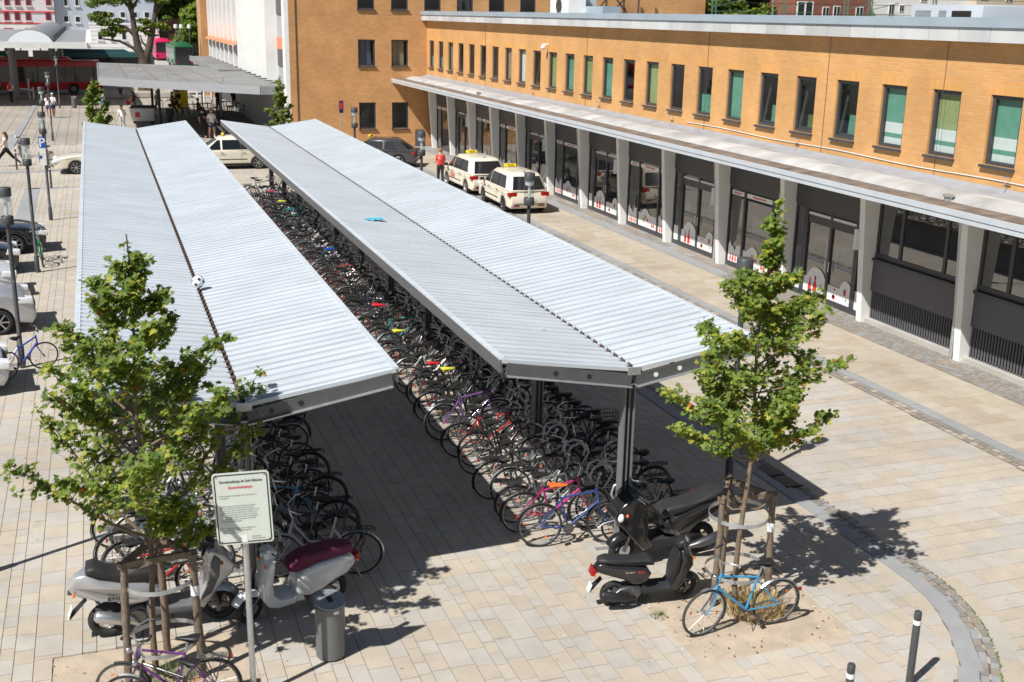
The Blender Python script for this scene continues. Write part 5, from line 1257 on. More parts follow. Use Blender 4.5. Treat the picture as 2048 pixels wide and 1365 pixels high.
def scooter(label, rear, front, body, body2, seatm, shape, ex=-1, lean=.06, steer=.25, trunk_rot=0.):
    r, f = rear, front; c = (r+f)/2; rz = atan2(f.y-r.y, f.x-r.x)
    wb = 1.30; s = max(.88, min(1.07, (f-r).length/wb))
    t = thing('motor_scooter', label, 'scooter', (c.x, c.y, 0), rz); t.rotation_euler = (lean, 0, rz); t.scale = (s, s, s)
    fx, rx = .66, -.64; wr = .235
    moto_wheel(t, rx, wr, .115, 'alu' if shape != 'big' else 'steel_dark')
    fw_ = moto_wheel(t, fx, wr, .105, 'alu' if shape == 'vespa' else 'steel_dark'); fw_.rotation_euler = (0, .4, steer)
    S = shape
    if S == 'silver':
        rb_ = [(-1.02, .66), (-1.06, .76), (-.98, .88), (-.86, .93), (-.7, .84), (-.45, .78), (-.2, .74), (-.02, .66), (-.06, .52), (-.22, .47), (-.4, .46), (-.5, .52), (-.72, .56)]
        se = [(-.86, .88), (-.84, 1.0), (-.74, 1.02), (-.62, .93), (-.38, .90), (-.12, .90), (.02, .84), (.03, .74), (-.2, .72), (-.5, .76)]
        ls = [(.33, .34), (.46, .30), (.56, .42), (.70, .58), (.83, .70), (.86, .80), (.74, .95), (.60, 1.06), (.50, 1.10), (.46, 1.04), (.52, .86), (.50, .66), (.42, .48)]
        fl = [(-.20, .28), (.36, .25), (.48, .34), (.46, .42), (.3, .36), (-.05, .37), (-.2, .44)]
        hw, hs, hl = .185, .15, .215
    elif S == 'vespa':
        rb_ = [(-.98, .60), (-1.0, .68), (-.92, .78), (-.7, .82), (-.35, .80), (-.12, .74), (-.02, .60), (.02, .42), (-.05, .32), (-.22, .30), (-.42, .36), (-.62, .46), (-.84, .50)]
        se = [(-.92, .82), (-.92, .95), (-.72, 1.0), (-.4, 1.0), (-.12, .97), (.06, .88), (.09, .76), (-.02, .72), (-.3, .80), (-.6, .84)]
        ls = [(.02, .26), (.3, .24), (.44, .29), (.52, .42), (.50, .64), (.44, .90), (.41, 1.03), (.33, 1.04), (.34, .88), (.37, .64), (.35, .47), (.26, .37), (.02, .36)]
        fl = [(-.15, .24), (.2, .24), (.3, .30), (.24, .36), (-.1, .36)]
        hw, hs, hl = .20, .165, .23
    elif S == 'small':
        rb_ = [(-.98, .70), (-1.0, .78), (-.92, .86), (-.7, .84), (-.4, .80), (-.12, .74), (-.02, .62), (-.08, .48), (-.2, .42), (-.36, .44), (-.5, .54), (-.75, .62)]
        se = [(-.95, .88), (-.93, .94), (-.8, .95), (-.55, .91), (-.3, .88), (-.1, .90), (.02, .86), (.02, .76), (-.3, .78), (-.7, .84)]
        ls = [(.30, .32), (.42, .27), (.52, .36), (.62, .52), (.72, .70), (.70, .84), (.60, .96), (.52, 1.02), (.46, 1.0), (.50, .82), (.46, .60), (.38, .44)]
        fl = [(-.18, .26), (.34, .24), (.44, .32), (.42, .39), (.28, .34), (-.05, .35), (-.18, .42)]
        hw, hs, hl = .165, .14, .19
    else:
        rb_ = [(-1.06, .78), (-1.1, .86), (-1.0, .95), (-.8, .94), (-.5, .86), (-.2, .76), (.05, .70), (.1, .5), (-.1, .42), (-.34, .42), (-.46, .54), (-.75, .64)]
        se = [(-1.02, .96), (-.96, 1.04), (-.75, 1.03), (-.55, .95), (-.3, .90), (.0, .88), (.14, .80), (.1, .70), (-.3, .78), (-.7, .90)]
        ls = [(.26, .34), (.42, .28), (.55, .42), (.70, .60), (.86, .78), (.90, .88), (.76, 1.02), (.62, 1.12), (.48, 1.12), (.42, 1.0), (.46, .8), (.4, .54)]
        fl = [(-.2, .26), (.36, .24), (.48, .34), (.46, .46), (.3, .40), (-.05, .41), (-.2, .5)]
        hw, hs, hl = .20, .17, .23
    tp = lambda x, z: 1. if x > -.75 else (.72 if x > -.95 else .42)
    b = MB(); b.puff(rb_, hw, .07, taper=tp, steps=4); ro = b.build('rear_body', body, t, 70)
    b = MB(); b.puff(se, hs, .05, taper=lambda x, z: 1. if x > -.85 else .7, steps=4); b.build('seat', seatm, t, 70)
    b = MB(); b.puff(ls, hl, .04, steps=4, taper=lambda x, z: 1. if x < .62 else .72); lo = b.build('leg_shield', body, t, 70)
    b = MB(); b.puff(fl, .17, .03); b.build('floorboard', body2, t, 60)
    if S == 'silver':
        b = MB(); b.puff([(.40, .40), (.46, .50), (.54, .70), (.55, .88), (.62, 1.0), (.68, .92), (.66, .72), (.56, .50)], hl+.012, .02); b.build('inner_trim', body2, lo, 60)
    if S in ('small', 'big'):
        b = MB(); b.puff([(.34, .36), (.42, .46), (.48, .66), (.50, .84), (.45, .98), (.38, .84), (.34, .6)], hl*.8, .03); b.build('inner_shield', 'black_plastic', lo, 60)
    # fork, fender
    b = MB()
    for q in (-1, 1): b.tube([(.56 if S != 'vespa' else .46, q*.075, .56), (fx, q*.08, .24)], .022, 8)
    b.build('fork', 'brown_rust' if S == 'silver' else 'steel_dark', t, 60)
    b = MB(); n = 10; vs = []
    for i in range(n+1):
        a = radians(25+ (140 if S == 'vespa' else 125)*i/n); R_ = wr+(.05 if S == 'vespa' else .03)
        for y, dr in ((-.085, -.06), (-.06, .0), (0, .015), (.06, 0), (.085, -.06)): vs.append((fx+(R_+dr)*cos(a), y, wr+(R_+dr)*sin(a)))
    b.add(vs, [(i*5+j, i*5+j+1, (i+1)*5+j+1, (i+1)*5+j) for i in range(n) for j in range(4)]); b.build('front_fender', body, t, 60)
    # steering head and bars
    b = MB(); b.puff([(.44, 1.02), (.62, 1.02), (.64, 1.14), (.52, 1.18), (.42, 1.12)], .13, .05, steps=4); hd = b.build('handlebar', body if S in ('vespa',) else 'black_plastic', t, 70)
    hdx = -.17 if S == 'vespa' else 0.; hd.location = (hdx, 0, 0)
    b = MB(); b.tube([(.46, -.34, 1.12), (.52, -.12, 1.12), (.52, .12, 1.12), (.46, .34, 1.12)], .016, 8); b.build('bar', 'steel_dark', hd, 60)
    for q in (-1, 1):
        b = MB(); b.tube([(.50, q*.22, 1.12), (.46, q*.36, 1.12)], .021, 8); b.build('grip', 'black_rubber', hd, 60)
        b = MB(); b.tube([(.56, q*.18, 1.12), (.53, q*.34, 1.11)], .007, 5); b.build('brake_lever', 'alu', hd, 60)
        mirror(t, q, .50+hdx, 1.12)
        b = MB(); b.ball((0, 0, 0), .035, 8, 6, sc=(.6, 1, .8)); b.build('indicator', 'orange_plastic', t, 60, (.70 if S != 'vespa' else .47, q*(.16), .86 if S != 'vespa' else .95))
        b = MB(); b.ball((0, 0, 0), .03, 8, 6, sc=(.6, 1, .8)); b.build('indicator', 'orange_plastic', t, 60, (-1.0, q*.11, .68))
    if S == 'vespa':
        b = MB(); b.lathe([(0, 0), (.07, .0), (.075, -.03), (.05, -.07)], 16, (.68, 0, 1.10), Matrix.Rotation(pi/2, 3, 'Y')); b.build('head_light', 'chrome', hd, 60)
    else:
        for q in ((-1, 1) if S == 'big' else (0,)):
            b = MB(); b.ball((0, 0, 0), .12 if S == 'big' else .09, 12, 8, sc=(.5, 1.0 if q else 1.2, .7)); b.build('head_light', 'lamp_glass', lo, 60, (.80 if S != 'small' else .68, q*.10, .84 if S != 'small' else .82))
    if S == 'big':
        b = MB(); vs = []
        for i in range(7):
            y = -.20+.4*i/6; cv = .10*(1-(y/.2)**2)
            vs += [(.70+cv*.6, y*1.1, 1.06), (.62+cv*.5, y, 1.19), (.53+cv*.4, y*.72, 1.32)]
        b.add(vs, [(i*3+j, i*3+j+1, (i+1)*3+j+1, (i+1)*3+j) for i in range(6) for j in range(2)]); b.build('windscreen', M['screen_smoke'], t, 60)
    b = MB(); b.puff([(-1.07, .66), (-1.0, .64), (-.96, .74), (-1.03, .80)] if S != 'big' else [(-1.12, .80), (-1.02, .76), (-.9, .82), (-1.02, .90)], .10 if S != 'silver' else .05, .02); b.build('tail_light', 'red_plastic' if S != 'silver' else 'steel_dark', ro, 60)
    b = MB(); b.add([(-.86, -.06, .56), (-.86, .06, .56), (-1.06, .07, .36), (-1.06, -.07, .36), (-.88, -.06, .54), (-.88, .06, .54), (-1.07, .07, .33), (-1.07, -.07, .33)], [(0, 1, 2, 3), (7, 6, 5, 4), (0, 4, 5, 1), (1, 5, 6, 2), (2, 6, 7, 3), (3, 7, 4, 0)]); tg = b.build('plate_holder', 'black_plastic', t)
    b = MB(); b.box((0, 0, 0), (.006, .14, .15), Matrix.Rotation(.35, 3, 'Y')); b.build('number_plate', mat('plate_green', (.62, .72, .64), .5), tg, loc=(-1.06, 0, .40))
    b = MB(); b.puff([(-.5, .16), (-.2, .18), (-.1, .32), (-.25, .42), (-.55, .36), (-.68, .26)], .12, .03); b.tube([(-.3, -.16, .28), (-.3, .16, .28)], .09, 12); b.build('engine', 'steel_dark', t, 50)
    if S != 'vespa':
        b = MB(); dx, dz = (.14, .06) if S == 'silver' else (0, 0); b.tube([(-.30, ex*.17, .20), (-.45+dx*.4, ex*.21, .24+dz), (-.52+dx*.6, ex*.22, .26+dz), (-.9+dx, ex*.22, .36+dz), (-.93+dx, ex*.22, .37+dz)], [.03, .05, .068, .072, .045], 12); b.build('exhaust', 'alu' if S == 'silver' else ('black_plastic' if S == 'small' else 'steel_dark'), t, 50)
    b = MB(); b.tube([(-.2, .12, .25), (-.32, .16, .03), (-.38, .17, .02)], .012, 6); b.tube([(-.2, -.12, .25), (-.32, -.16, .03)], .012, 6); b.build('stand', 'steel_dark', t)
    return t
M['screen_smoke'] = pane_mat('screen_smoke', (.25, .30, .33), 1.5)
sc_silver = mat('scooter_silver', (.50, .51, .53), .28, .55, var=.05, coat=.5); sc_white = mat('scooter_white', (.66, .68, .68), .2, var=.04, coat=.7); sc_black = mat('scooter_black', (.016, .016, .018), .22, var=.1, coat=.5)
sc_grey = mat('scooter_grey', (.11, .115, .12), .5, var=.1); maroon = mat('seat_maroon', (.115, .012, .045), .75, var=.25, scale=9); seatb = mat('seat_black', (.022, .022, .024), .6, var=.15)
s1 = scooter('silver scooter with black seat behind the tree stakes', gp(218, 1272), gp(438, 1236), sc_silver, sc_grey, seatb, 'silver', -1, .06, -.2)
s2 = scooter('white scooter with a maroon seat cover beside the litter bin', gp(682, 1196), gp(483, 1248), sc_white, sc_white, maroon, 'vespa', -1, -.08, .35)
s3 = scooter('small black scooter with red tail light parked at the tree pit', gp(1206, 1213), gp(1362, 1196), sc_black, seatb, seatb, 'small', -1, .07, .3)
s4 = scooter('large black touring scooter with smoked windscreen behind the small black scooter', gp(1402, 1100), gp(1238, 1128), sc_black, seatb, seatb, 'big', 1, -.06, .2); s4.scale = (1.02, 1.02, 1.02)
s2.scale = (.90, .90, .90); s3.scale = (.82, .82, .82); s3.location.x += .08
text_obj('evolis', .10, 'black_plastic', s1, basis((-.52, -.1875, .58), (1, 0, -.04), (0, 0, 1)), bold=True)
text_obj('Granturismo', .05, 'steel_dark', s2, basis((-.80, .1, .66), (-1, .25, 0), (0, 0, 1)))
text_obj('RSX', .07, 'film_red', s3, basis((-.22, -.168, .66), (1, 0, -.05), (0, 0, 1)), bold=True); text_obj('Roadster', .045, 'off_white', s3, basis((-.42, -.168, .685), (1, 0, -.05), (0, 0, 1)))

# ------------------------------------------------------------------ cars
CAR_TYPES = dict(
    mpv=dict(L=4.4, W=1.79, H=1.63, belt=.98, wb=2.68, rx=-1.38, hood=(1.62, .98, 2.02, .84), ws=(1.45, .55), rear=(-2.12, -1.72), roof_in=.24, win=((-1.55, -.62), (-.5, .38), (.48, 1.02))),
    sedan=dict(L=4.65, W=1.77, H=1.47, belt=.92, wb=2.70, rx=-1.38, hood=(1.05, .92, 2.22, .74), ws=(1.02, .25), rear=(-1.95, -1.25), roof_in=.27, win=((-1.3, -.6), (-.5, .35), (.43, .8))),
    suv=dict(L=4.4, W=1.84, H=1.62, belt=1.05, wb=2.64, rx=-1.32, hood=(1.0, 1.05, 2.0, .88), ws=(1.0, .3), rear=(-2.05, -1.6), roof_in=.25, win=((-1.4, -.6), (-.5, .35), (.43, .8))))
def car(label, loc, rz, typ, paint, taxi=False, rimm='alu', plate=True, cat='car', rack=None, group=None, door_text=None):
    P_ = CAR_TYPES[typ]; L, W, H, belt = P_['L'], P_['W'], P_['H'], P_['belt']; hw = W/2; xr = P_['rx']; xf = xr+P_['wb']
    t = thing('parked_car' if not taxi else 'taxi', label, 'taxi' if taxi else cat, loc, rz, group); r = .345
    hx, hz, fx_, fz = P_['hood']; rb0 = P_['rear'][0]
    o_ = [(-L/2+.10, .24), (-L/2+.01, .42), (-L/2, .60), (-L/2+.06, .80), (-L/2+.10, belt-.04), (rb0+.02, belt), (hx, hz), ((hx+fx_)/2, (hz+fz)/2+.045), (fx_, fz), (L/2-.04, fz-.14), (L/2, .50), (L/2-.03, .34), (L/2-.12, .22)]
    for xc in (xf, xr): o_ += [(xc+r*cos(a)*1.06, .30+r*1.1*sin(a)) for a in [pi*i/10 for i in range(11)]]
    def tp(x, z):
        e = max(0, abs(x)-(L/2-.75))/.75; return 1-.13*e*e
    b = MB(); b.puff(o_, hw, .07, steps=4, taper=tp); body = b.build('body', paint, t, 45)
    # underside / wheel wells
    b = MB(); b.span((-L/2+.35, -hw+.12, .22), (L/2-.35, hw-.12, .62)); b.build('underbody', 'black_rubber', t)
    # greenhouse
    wb_, wt = P_['ws']; r0, r1 = P_['rear']; ri = P_['roof_in']; hb = hw-.06; ht_ = hw-ri
    ringsv = [(r0, wb_, hb, belt-.03), (r1, wt, ht_, H-.10), (r1+.10, wt-.10, ht_-.05, H-.035), (r1+.35, wt-.35, ht_-.22, H)]
    vs = []
    for (a, c, h, z) in ringsv:
        bow = .05 if z < H-.11 else .03
        vs += [(a, -h*.86, z), (a-bow, 0, z), (a, h*.86, z), (a+.12, h, z), ((a+c)/2, h+.012, z), (c-.16, h, z), (c, h*.84, z), (c+bow*1.5, 0, z), (c, -h*.84, z), (c-.16, -h, z), ((a+c)/2, -h-.012, z), (a+.12, -h, z)]
    n = 12; b = MB(); b.add(vs, [(i*n+j, i*n+(j+1) % n, (i+1)*n+(j+1) % n, (i+1)*n+j)[::-1] for i in range(3) for j in range(n)]+[tuple(3*n+j for j in range(n))[::-1]]); roof = b.build('roof', paint, t, 50)
    def lerp(a, c, u): return a+(c-a)*u
    def sidept(x, v, s):
        z = lerp(belt, H-.10, v); h = lerp(hb, ht_, v)+.020; return Vector((x, s*h, z))
    for s in (-1, 1):
        for i, (x0, x1) in enumerate(P_['win']):
            last = (i == len(P_['win'])-1); first = (i == 0)
            xa, xb = x0, x1
            vs = [sidept(xa, .06, s), sidept(xb+(.12 if last else 0), .06, s), sidept(xb-(.42 if last else 0), .90, s), sidept(xa+(.28 if first else 0), .90, s)]
            vs2 = [v-Vector((0, s*.03, 0)) for v in vs]
            b = MB(); b.add(vs+vs2, [(0, 1, 2, 3) if s < 0 else (3, 2, 1, 0), (0, 4, 5, 1), (1, 5, 6, 2), (2, 6, 7, 3), (3, 7, 4, 0)]); b.build('window', 'black_gloss', roof)
        # black pillar trim between the panes, handles, sill strip, mirror
        b = MB(); xm = P_['win'][1][0]-.06; b.add([sidept(xm-.05, .05, s)+Vector((0, s*.001, 0)), sidept(xm+.05, .05, s)+Vector((0, s*.001, 0)), sidept(xm+.04, .91, s)+Vector((0, s*.001, 0)), sidept(xm-.04, .91, s)+Vector((0, s*.001, 0))], [(0, 1, 2, 3)]); b.build('pillar', 'black_plastic', roof)
        for x in (xm-.14, xm+1.0-.04):
            b = MB(); b.box((x-.0, s*(hw+.012), belt-.14), (.17, .025, .03)); b.build('door_handle', 'black_plastic' if taxi else paint, body)
        b = MB(); b.box((0.05, s*(hw+.006), .52), (1.75 if taxi else .02, .014, .035)); b.build('side_strip', 'black_plastic', body)
        for x in (P_['win'][0][0]+.18, xm, P_['win'][2][0]+.5):
            b = MB(); b.box((x, s*(hw+.0005), .66), (.012, .006, .56)); b.build('door_gap', 'black_plastic', body)
        b = MB(); b.puff([(-.08, -.06), (.08, -.05), (.09, .05), (-.06, .07)], .10, .03, steps=3); mo = b.build('mirror', paint if not taxi else 'black_plastic', t, 60, (wb_-.38, s*(hw+.10), belt+.08))
        for xc in (xf, xr):
            b = MB(); R_ = Matrix.Rotation(-s*pi/2, 3, 'X'); b.lathe([(.20, -.10), (.27, -.11), (.315, -.09), (.325, 0), (.315, .09), (.27, .105), (.235, .095), (.225, .04)], 26, (0, 0, 0), R_, cap=False); w = b.build('wheel', 'black_rubber', t, 50, (xc, s*(hw-.115), .325))
            b = MB(); b.lathe([(.05, .075), (.0, .08)], 10, (0, 0, 0), R_); b.lathe([(.205, .03), (.232, .09), (.222, .095)], 24, (0, 0, 0), R_, cap=False)
            for i in range(7):
                a = 2*pi*i/7; b.beam((.03*cos(a), s*.075, .03*sin(a)), (.225*cos(a), s*.065, .225*sin(a)), .03, .065, up=(0, 1, 0))
            b.build('rim', rimm, w, 40)
            b = MB(); b.lathe([(0, .01), (.20, .01), (.2, .02), (0, .02)], 16, (0, 0, 0), R_); b.build('brake', 'black_rubber', w)
        # lamps
        b = MB(); b.puff([(-.03, -.08), (.16, -.07), (.20, .06), (.0, .09)], .19, .03); b.build('tail_light', 'red_plastic', body, 50, (-L/2+.07, s*(hw-.20), belt-.17))
        b = MB(); b.puff([(-.34, -.05), (.10, -.10), (.08, .05), (-.26, .11)], .19, .03); b.build('head_light', 'lamp_glass', body, 50, (fx_-.02+(.07 if typ != 'mpv' else .1), s*(hw-.24), fz-.07))
        b = MB(); b.box((-L/2+.03, s*(hw-.35), .34), (.06, .26, .04)); b.build('rear_reflector', 'red_plastic', body)
    def endpane(xb, xt, name, sg):
        b = MB(); z0, z1 = belt+.03, H-.13; h0, h1 = hb*.86-.02, ht_*.86; u0 = (z0-(belt-.03))/(H-.10-belt+.03); u1 = (z1-(belt-.03))/(H-.10-belt+.03)
        pts = []
        for (u, h, z) in ((u0, h0, z0), (u1, h1, z1)):
            x = lerp(xb, xt, u); bow = .06
            pts.append([Vector((x+sg*(.028), -h, z)), Vector((x+sg*(bow+.03), 0, z)), Vector((x+sg*.028, h, z))])
        b.add(pts[0]+pts[1], [(0, 1, 4, 3), (1, 2, 5, 4)] if sg > 0 else [(3, 4, 1, 0), (4, 5, 2, 1)]); b.build(name, 'black_gloss', roof, 60)
    endpane(r0, r1, 'rear_window', -1); endpane(wb_, wt, 'windscreen', 1)
    b = MB(); b.box((-L/2-.012, 0, .60), (.02, .52, .11)); pl = b.build('number_plate', 'white_paint', body)
    b = MB(); b.box((-L/2-.018, .235, .60), (.02, .05, .108)); b.build('country_band', mat('eu_blue', (.02, .06, .35), .5), pl)
    text_obj('HI TX 415', .085, 'black_plastic', pl, basis((-L/2-.025, .20, .57), (0, -1, 0), (0, 0, 1)), align='LEFT')
    b = MB(); b.box((L/2+.005, 0, .42), (.02, .52, .11)); b.build('number_plate', 'white_paint', body)
    b = MB(); b.box((L/2-.015, 0, .62 if typ != 'sedan' else .58), (.05, .9, .10)); b.build('grille', 'black_plastic', body)
    b = MB(); b.lathe([(.0, .012), (.05, .01), (.06, 0)], 14, (-L/2+.065, 0, .78), Matrix.Rotation(-pi/2, 3, 'Y')); b.build('badge', 'steel_dark', body)
    b = MB(); b.span((-L/2-.015, -hw+.25, .40), (-L/2+.05, hw-.25, .43)); b.build('bumper_line', 'black_plastic', body)
    b = MB(); b.tube([(r1+.25, 0, H-.01), (r1+.08, 0, H+.12)], .006, 5); b.box((r1+.26, 0, H+.01), (.10, .05, .02)); b.build('antenna', 'black_plastic', roof)
    if taxi:
        b = MB(); b.puff([(-.06, .015), (.06, .015), (.045, .13), (-.045, .13)], .27, .02); sg_ = b.build('taxi_sign', 'yellow', t, 50, (.28, 0, H))
        for s in (-1, 1): text_obj('TAXI', .13, 'black_plastic', sg_, basis((s*.0625, 0, .03), (0, s, 0), (-s*.12, 0, 1)), bold=True)
        b = MB(); b.box((0, 0, .008), (.1, .6, .016)); b.build('sign_foot', 'black_plastic', sg_)
    if door_text:
        text_obj(door_text, .34, 'film_red', body, basis((.35, hw+.008, .56), (-1, 0, 0), (0, 0, 1)), bold=True)
    return t
ivory = mat('taxi_ivory', (.68, .63, .52), .28, var=.03, coat=.5); carblack = mat('car_black', (.010, .011, .014), .15, var=.05, coat=.8); carsilver = mat('car_silver', (.46, .47, .49), .25, .4, var=.04, coat=.6); carwhite = mat('car_white', (.62, .63, .65), .25, var=.04, coat=.6); cardark = mat('car_darkgrey', (.05, .052, .056), .25, .2, var=.05, coat=.6); carblue = mat('car_blue', (.03, .05, .10), .25, var=.05, coat=.6)
lw = gp(1007, 424); car('cream taxi van with dark wheels parked ahead of the lamp post', (lw.x+.83, lw.y+1.34, 0), pi/2-.01, 'mpv', ivory, True, 'steel_dark')
lw = gp(931, 388); car('cream taxi van with red door lettering beside the person in red', (lw.x+.80, lw.y+1.36, 0), pi/2+.03, 'mpv', ivory, True, 'alu', door_text='Hallo')
lw = gp(515, 338); car('cream taxi van seen side on between the two shelter roofs', (lw.x-1.30, lw.y+.82, 0), pi-.03, 'mpv', ivory, True, 'alu')
lw = gp(152, 349); car('cream taxi estate with its front showing beyond the left shelter roof', (lw.x+1.35, lw.y+.80, 0), pi+.02, 'sedan', ivory, True, 'alu')
p = gp(775, 334); car('dark grey taxi with yellow roof sign half hidden by the right shelter', (p.x-.4, p.y+.9, 0), radians(155), 'sedan', cardark, True, 'alu')
# cars along the left edge
w = gp(40, 512); car('black saloon with sporty rims parked behind the lamp post and green bike', (w.x-1.55, w.y+.9, 0), .10, 'sedan', carblack, False, 'alu')
w = gp(-24, 556); car('black hatchback parked beside the black saloon', (w.x-1.50, w.y+.8, 0), .12, 'sedan', carblack, False, 'alu')
w = gp(-42, 600); car('white car between the black hatchback and the silver off-roader', (w.x-1.4, w.y+.55, 0), .10, 'sedan', carwhite, False, 'alu')
w = gp(4, 672); car('silver off-roader with dark wheel arches parked beside the blue childrens bike', (w.x-1.45, w.y+.75, 0), .12, 'suv', carsilver, False, 'alu')
w = gp(-94, 812); car('silver grey saloon whose nose pokes in beside the blue childrens bike', (w.x-1.32, w.y+.9, 0), .10, 'sedan', carsilver, False, 'alu')
for i, (x, y, m_, lb) in enumerate(((142, 112, carblue, 'dark blue car parked before the low white house, left of its row'), (182, 110, carblack, 'black car parked before the low white house'), (222, 111, carblue, 'dark blue car parked next to the silver car before the white house'), (250, 112, carsilver, 'silver car parked before the low white house under the big tree'), (300, 110, carblue, 'dark blue car parked beside the pink bus'))):
    p = gp(x, y); car(lb, (p.x, p.y, 0), -pi/2+.2, 'suv' if i % 2 else 'sedan', m_)
# ------------------------------------------------------------------ trees
LM = [leaf_mat('leaf_mid', (.14, .21, .036)), leaf_mat('leaf_dark', (.085, .145, .028)), leaf_mat('leaf_yellow', (.33, .33, .045)), leaf_mat('leaf_light', (.20, .27, .045)), leaf_mat('leaf_orange', (.45, .13, .03))]
LEAF2D = [(0, -.42), (.10, -.22), (.34, -.34), (.30, -.10), (.54, .10), (.27, .12), (.22, .26), (0, .60), (-.22, .26), (-.27, .12), (-.54, .10), (-.30, -.10), (-.34, -.34), (-.10, -.22)]
def leaf_mesh(m_):
    b = MB(); b.add([(x, y, -.25*abs(x)+.1*y*y) for x, y in LEAF2D], [tuple(range(len(LEAF2D)))]); return b.mesh('leaf', m_)
LEAF_ME = [leaf_mesh(m_) for m_ in LM]
def limb(b, pts, r0, r1, n=6):
    k = len(pts); b.tube(pts, [r0+(r1-r0)*i/(k-1) for i in range(k)], n)
def maple(loc, label, H, z0, prof, n_limb, seed, lsize, per, trunk_r, tip=(0, 0), n_obj=300, elev=(32, 60), leafmix=(44, 26, 8, 21, .4), cat='tree', group=None, avoid=False):
    r = random.Random(seed); t = thing('maple_tree', label, cat, loc, 0, group)
    b = MB(); tp = [Vector((tip[0]*(z/H)**1.5+.03*sin(z*2.1+seed), tip[1]*(z/H)+.03*cos(z*1.7), z)) for z in [H*i/12 for i in range(13)]]
    limb(b, tp, trunk_r, .008, 9); b.build('trunk', 'bark', t, 60)
    lb = MB(); leaves = []
    def spray(p, d, n, rad):
        for _ in range(n):
            o_ = Vector((r.gauss(0, 1), r.gauss(0, 1), r.gauss(0, .8)))*rad*.55
            nrm = (Vector((r.gauss(0, .6), r.gauss(0, .6), 1))+Vector((-.5, -.3, .15))).normalized()
            q = nrm.to_track_quat('Z', 'Y').to_matrix() @ Matrix.Rotation(r.random()*6.28, 3, 'Z')
            s = lsize*r.uniform(.5, 1.4); mi = r.choices(range(5), leafmix)[0]
            leaves.append((p+o_, q, s, mi))
    def at(z):
        f = z/H*12; i = min(11, int(f)); return tp[i].lerp(tp[i+1], f-i)
    for i in range(n_limb):
        u = (i+r.random()*.7)/n_limb; z = z0+(H*.93-z0)*u**1.3; a = i*2.39996+r.uniform(-.4, .4)
        L = prof(u)*r.uniform(.72, 1.18)
        if avoid and z < 2.3 and -1.35 < (a+pi) % (2*pi)-pi < -.15: L *= .55
        el = radians(r.uniform(*elev)); base = at(z)
        pts = [base]; d = Vector((cos(a)*cos(el), sin(a)*cos(el), sin(el))); ns = 7
        for k in range(ns):
            dd = d+Vector((r.uniform(-.12, .12), r.uniform(-.12, .12), .06*k-.10+r.uniform(-.08, .08))); dd.normalize(); pts.append(pts[-1]+dd*L/ns)
        limb(lb, pts, max(.006, .022*L/1.6*trunk_r/.05), .003, 5)
        for k in range(1, ns+1):
            f = k/ns
            if f > .30: spray(pts[k], d, int(per*.55), .07+.04*(1-f)); spray(pts[k].lerp(pts[k-1], .5), d, int(per*.45), .07+.04*(1-f))
            if f > .22 and f < .95 and L > .35:
                for q in range(3):
                    sd = Vector((r.gauss(0, 1), r.gauss(0, 1), r.uniform(-.2, .8))).normalized(); l2 = (L*.20*(1.2-f)+.07)*r.uniform(.5, 1.35); e = pts[k]+(d*.6+sd).normalized()*l2; m2 = pts[k].lerp(e, .5)+Vector((0, 0, .02))
                    limb(lb, [pts[k], m2, e], .005, .002, 4); spray(m2, sd, int(per*.22), .05); spray(e, sd, int(per*.42), .07)
    for k in range(10): spray(at(H*(.80+.02*k)), Vector((0, 0, 1)), int(per*.55), .05+.07*(1-k/10))
    lb.build('branches', 'bark', t, 60)
    cl = Vector(loc)
    if n_obj:
        order = sorted(range(len(leaves)), key=lambda i: depth_of(cl+leaves[i][0])-.5*r.random()); pick = set(order[:n_obj])
    else: pick = set()
    me_v = []; me_f = []; me_m = []
    for i, (p, q, s, mi) in enumerate(leaves):
        if i in pick:
            o_ = link('leaf', LEAF_ME[mi], t, p, q.to_euler()); o_.scale = (s, s, s)
        else:
            o0 = len(me_v)
            if n_obj: vs = [p+q @ (Vector((x, y, -.25*abs(x)+.1*y*y))*s) for x, y in LEAF2D]
            else: vs = [p+q @ (Vector(v)*s) for v in ((0, -.5, 0), (.42, .0, -.08), (0, .55, .03), (-.42, 0, -.08))]
            me_v += [tuple(v) for v in vs]; me_f.append(tuple(range(o0, o0+len(vs)))); me_m.append(mi)
    b = MB(); b.v = me_v; b.f = me_f; b.m = me_m; tag(b.build('crown', LM, t), kind='stuff'); return t
pL = gp(316, 1340); pR = gp(1468.5, 1217.6)
maple((pL.x, pL.y, -.01), 'young maple tree held by wooden stakes beside the bike notice board', 5.42, 1.62, lambda u: 2.1*(1-u)**.85+.2, 40, 4, .078, 21, .042, (.0, .05), elev=(14, 52), leafmix=(40, 22, 12, 26, .4), avoid=True)
maple((pR.x, pR.y, -.01), 'young maple tree held by wooden stakes with a blue bike at its foot', 5.75, 2.05, lambda u: (1.2 if u < .5 else max(.15, 1.2-(u-.5)*2.7)), 44, 9, .075, 19, .042, (.14, .0), elev=(18, 56), leafmix=(38, 16, 17, 28, .5))
p = px_y(205, 262, 53.5); maple((p.x, 53.5, 0), 'young maple tree rising behind the far end of the left shelter', px_y(190, 155, 53.5).z, 1.3, lambda u: 1.25*(1-u)**.7+.2, 30, 5, .17, 7, .05, (-.3, 0), 0)
p = px_y(566, 262, 53.5); maple((p.x, 53.5, 0), 'young maple tree in front of the brick block corner', px_y(562, 152, 53.5).z, 1.2, lambda u: 1.0*(1-u)**.7+.2, 28, 6, .15, 7, .05, (-.1, 0), 0)
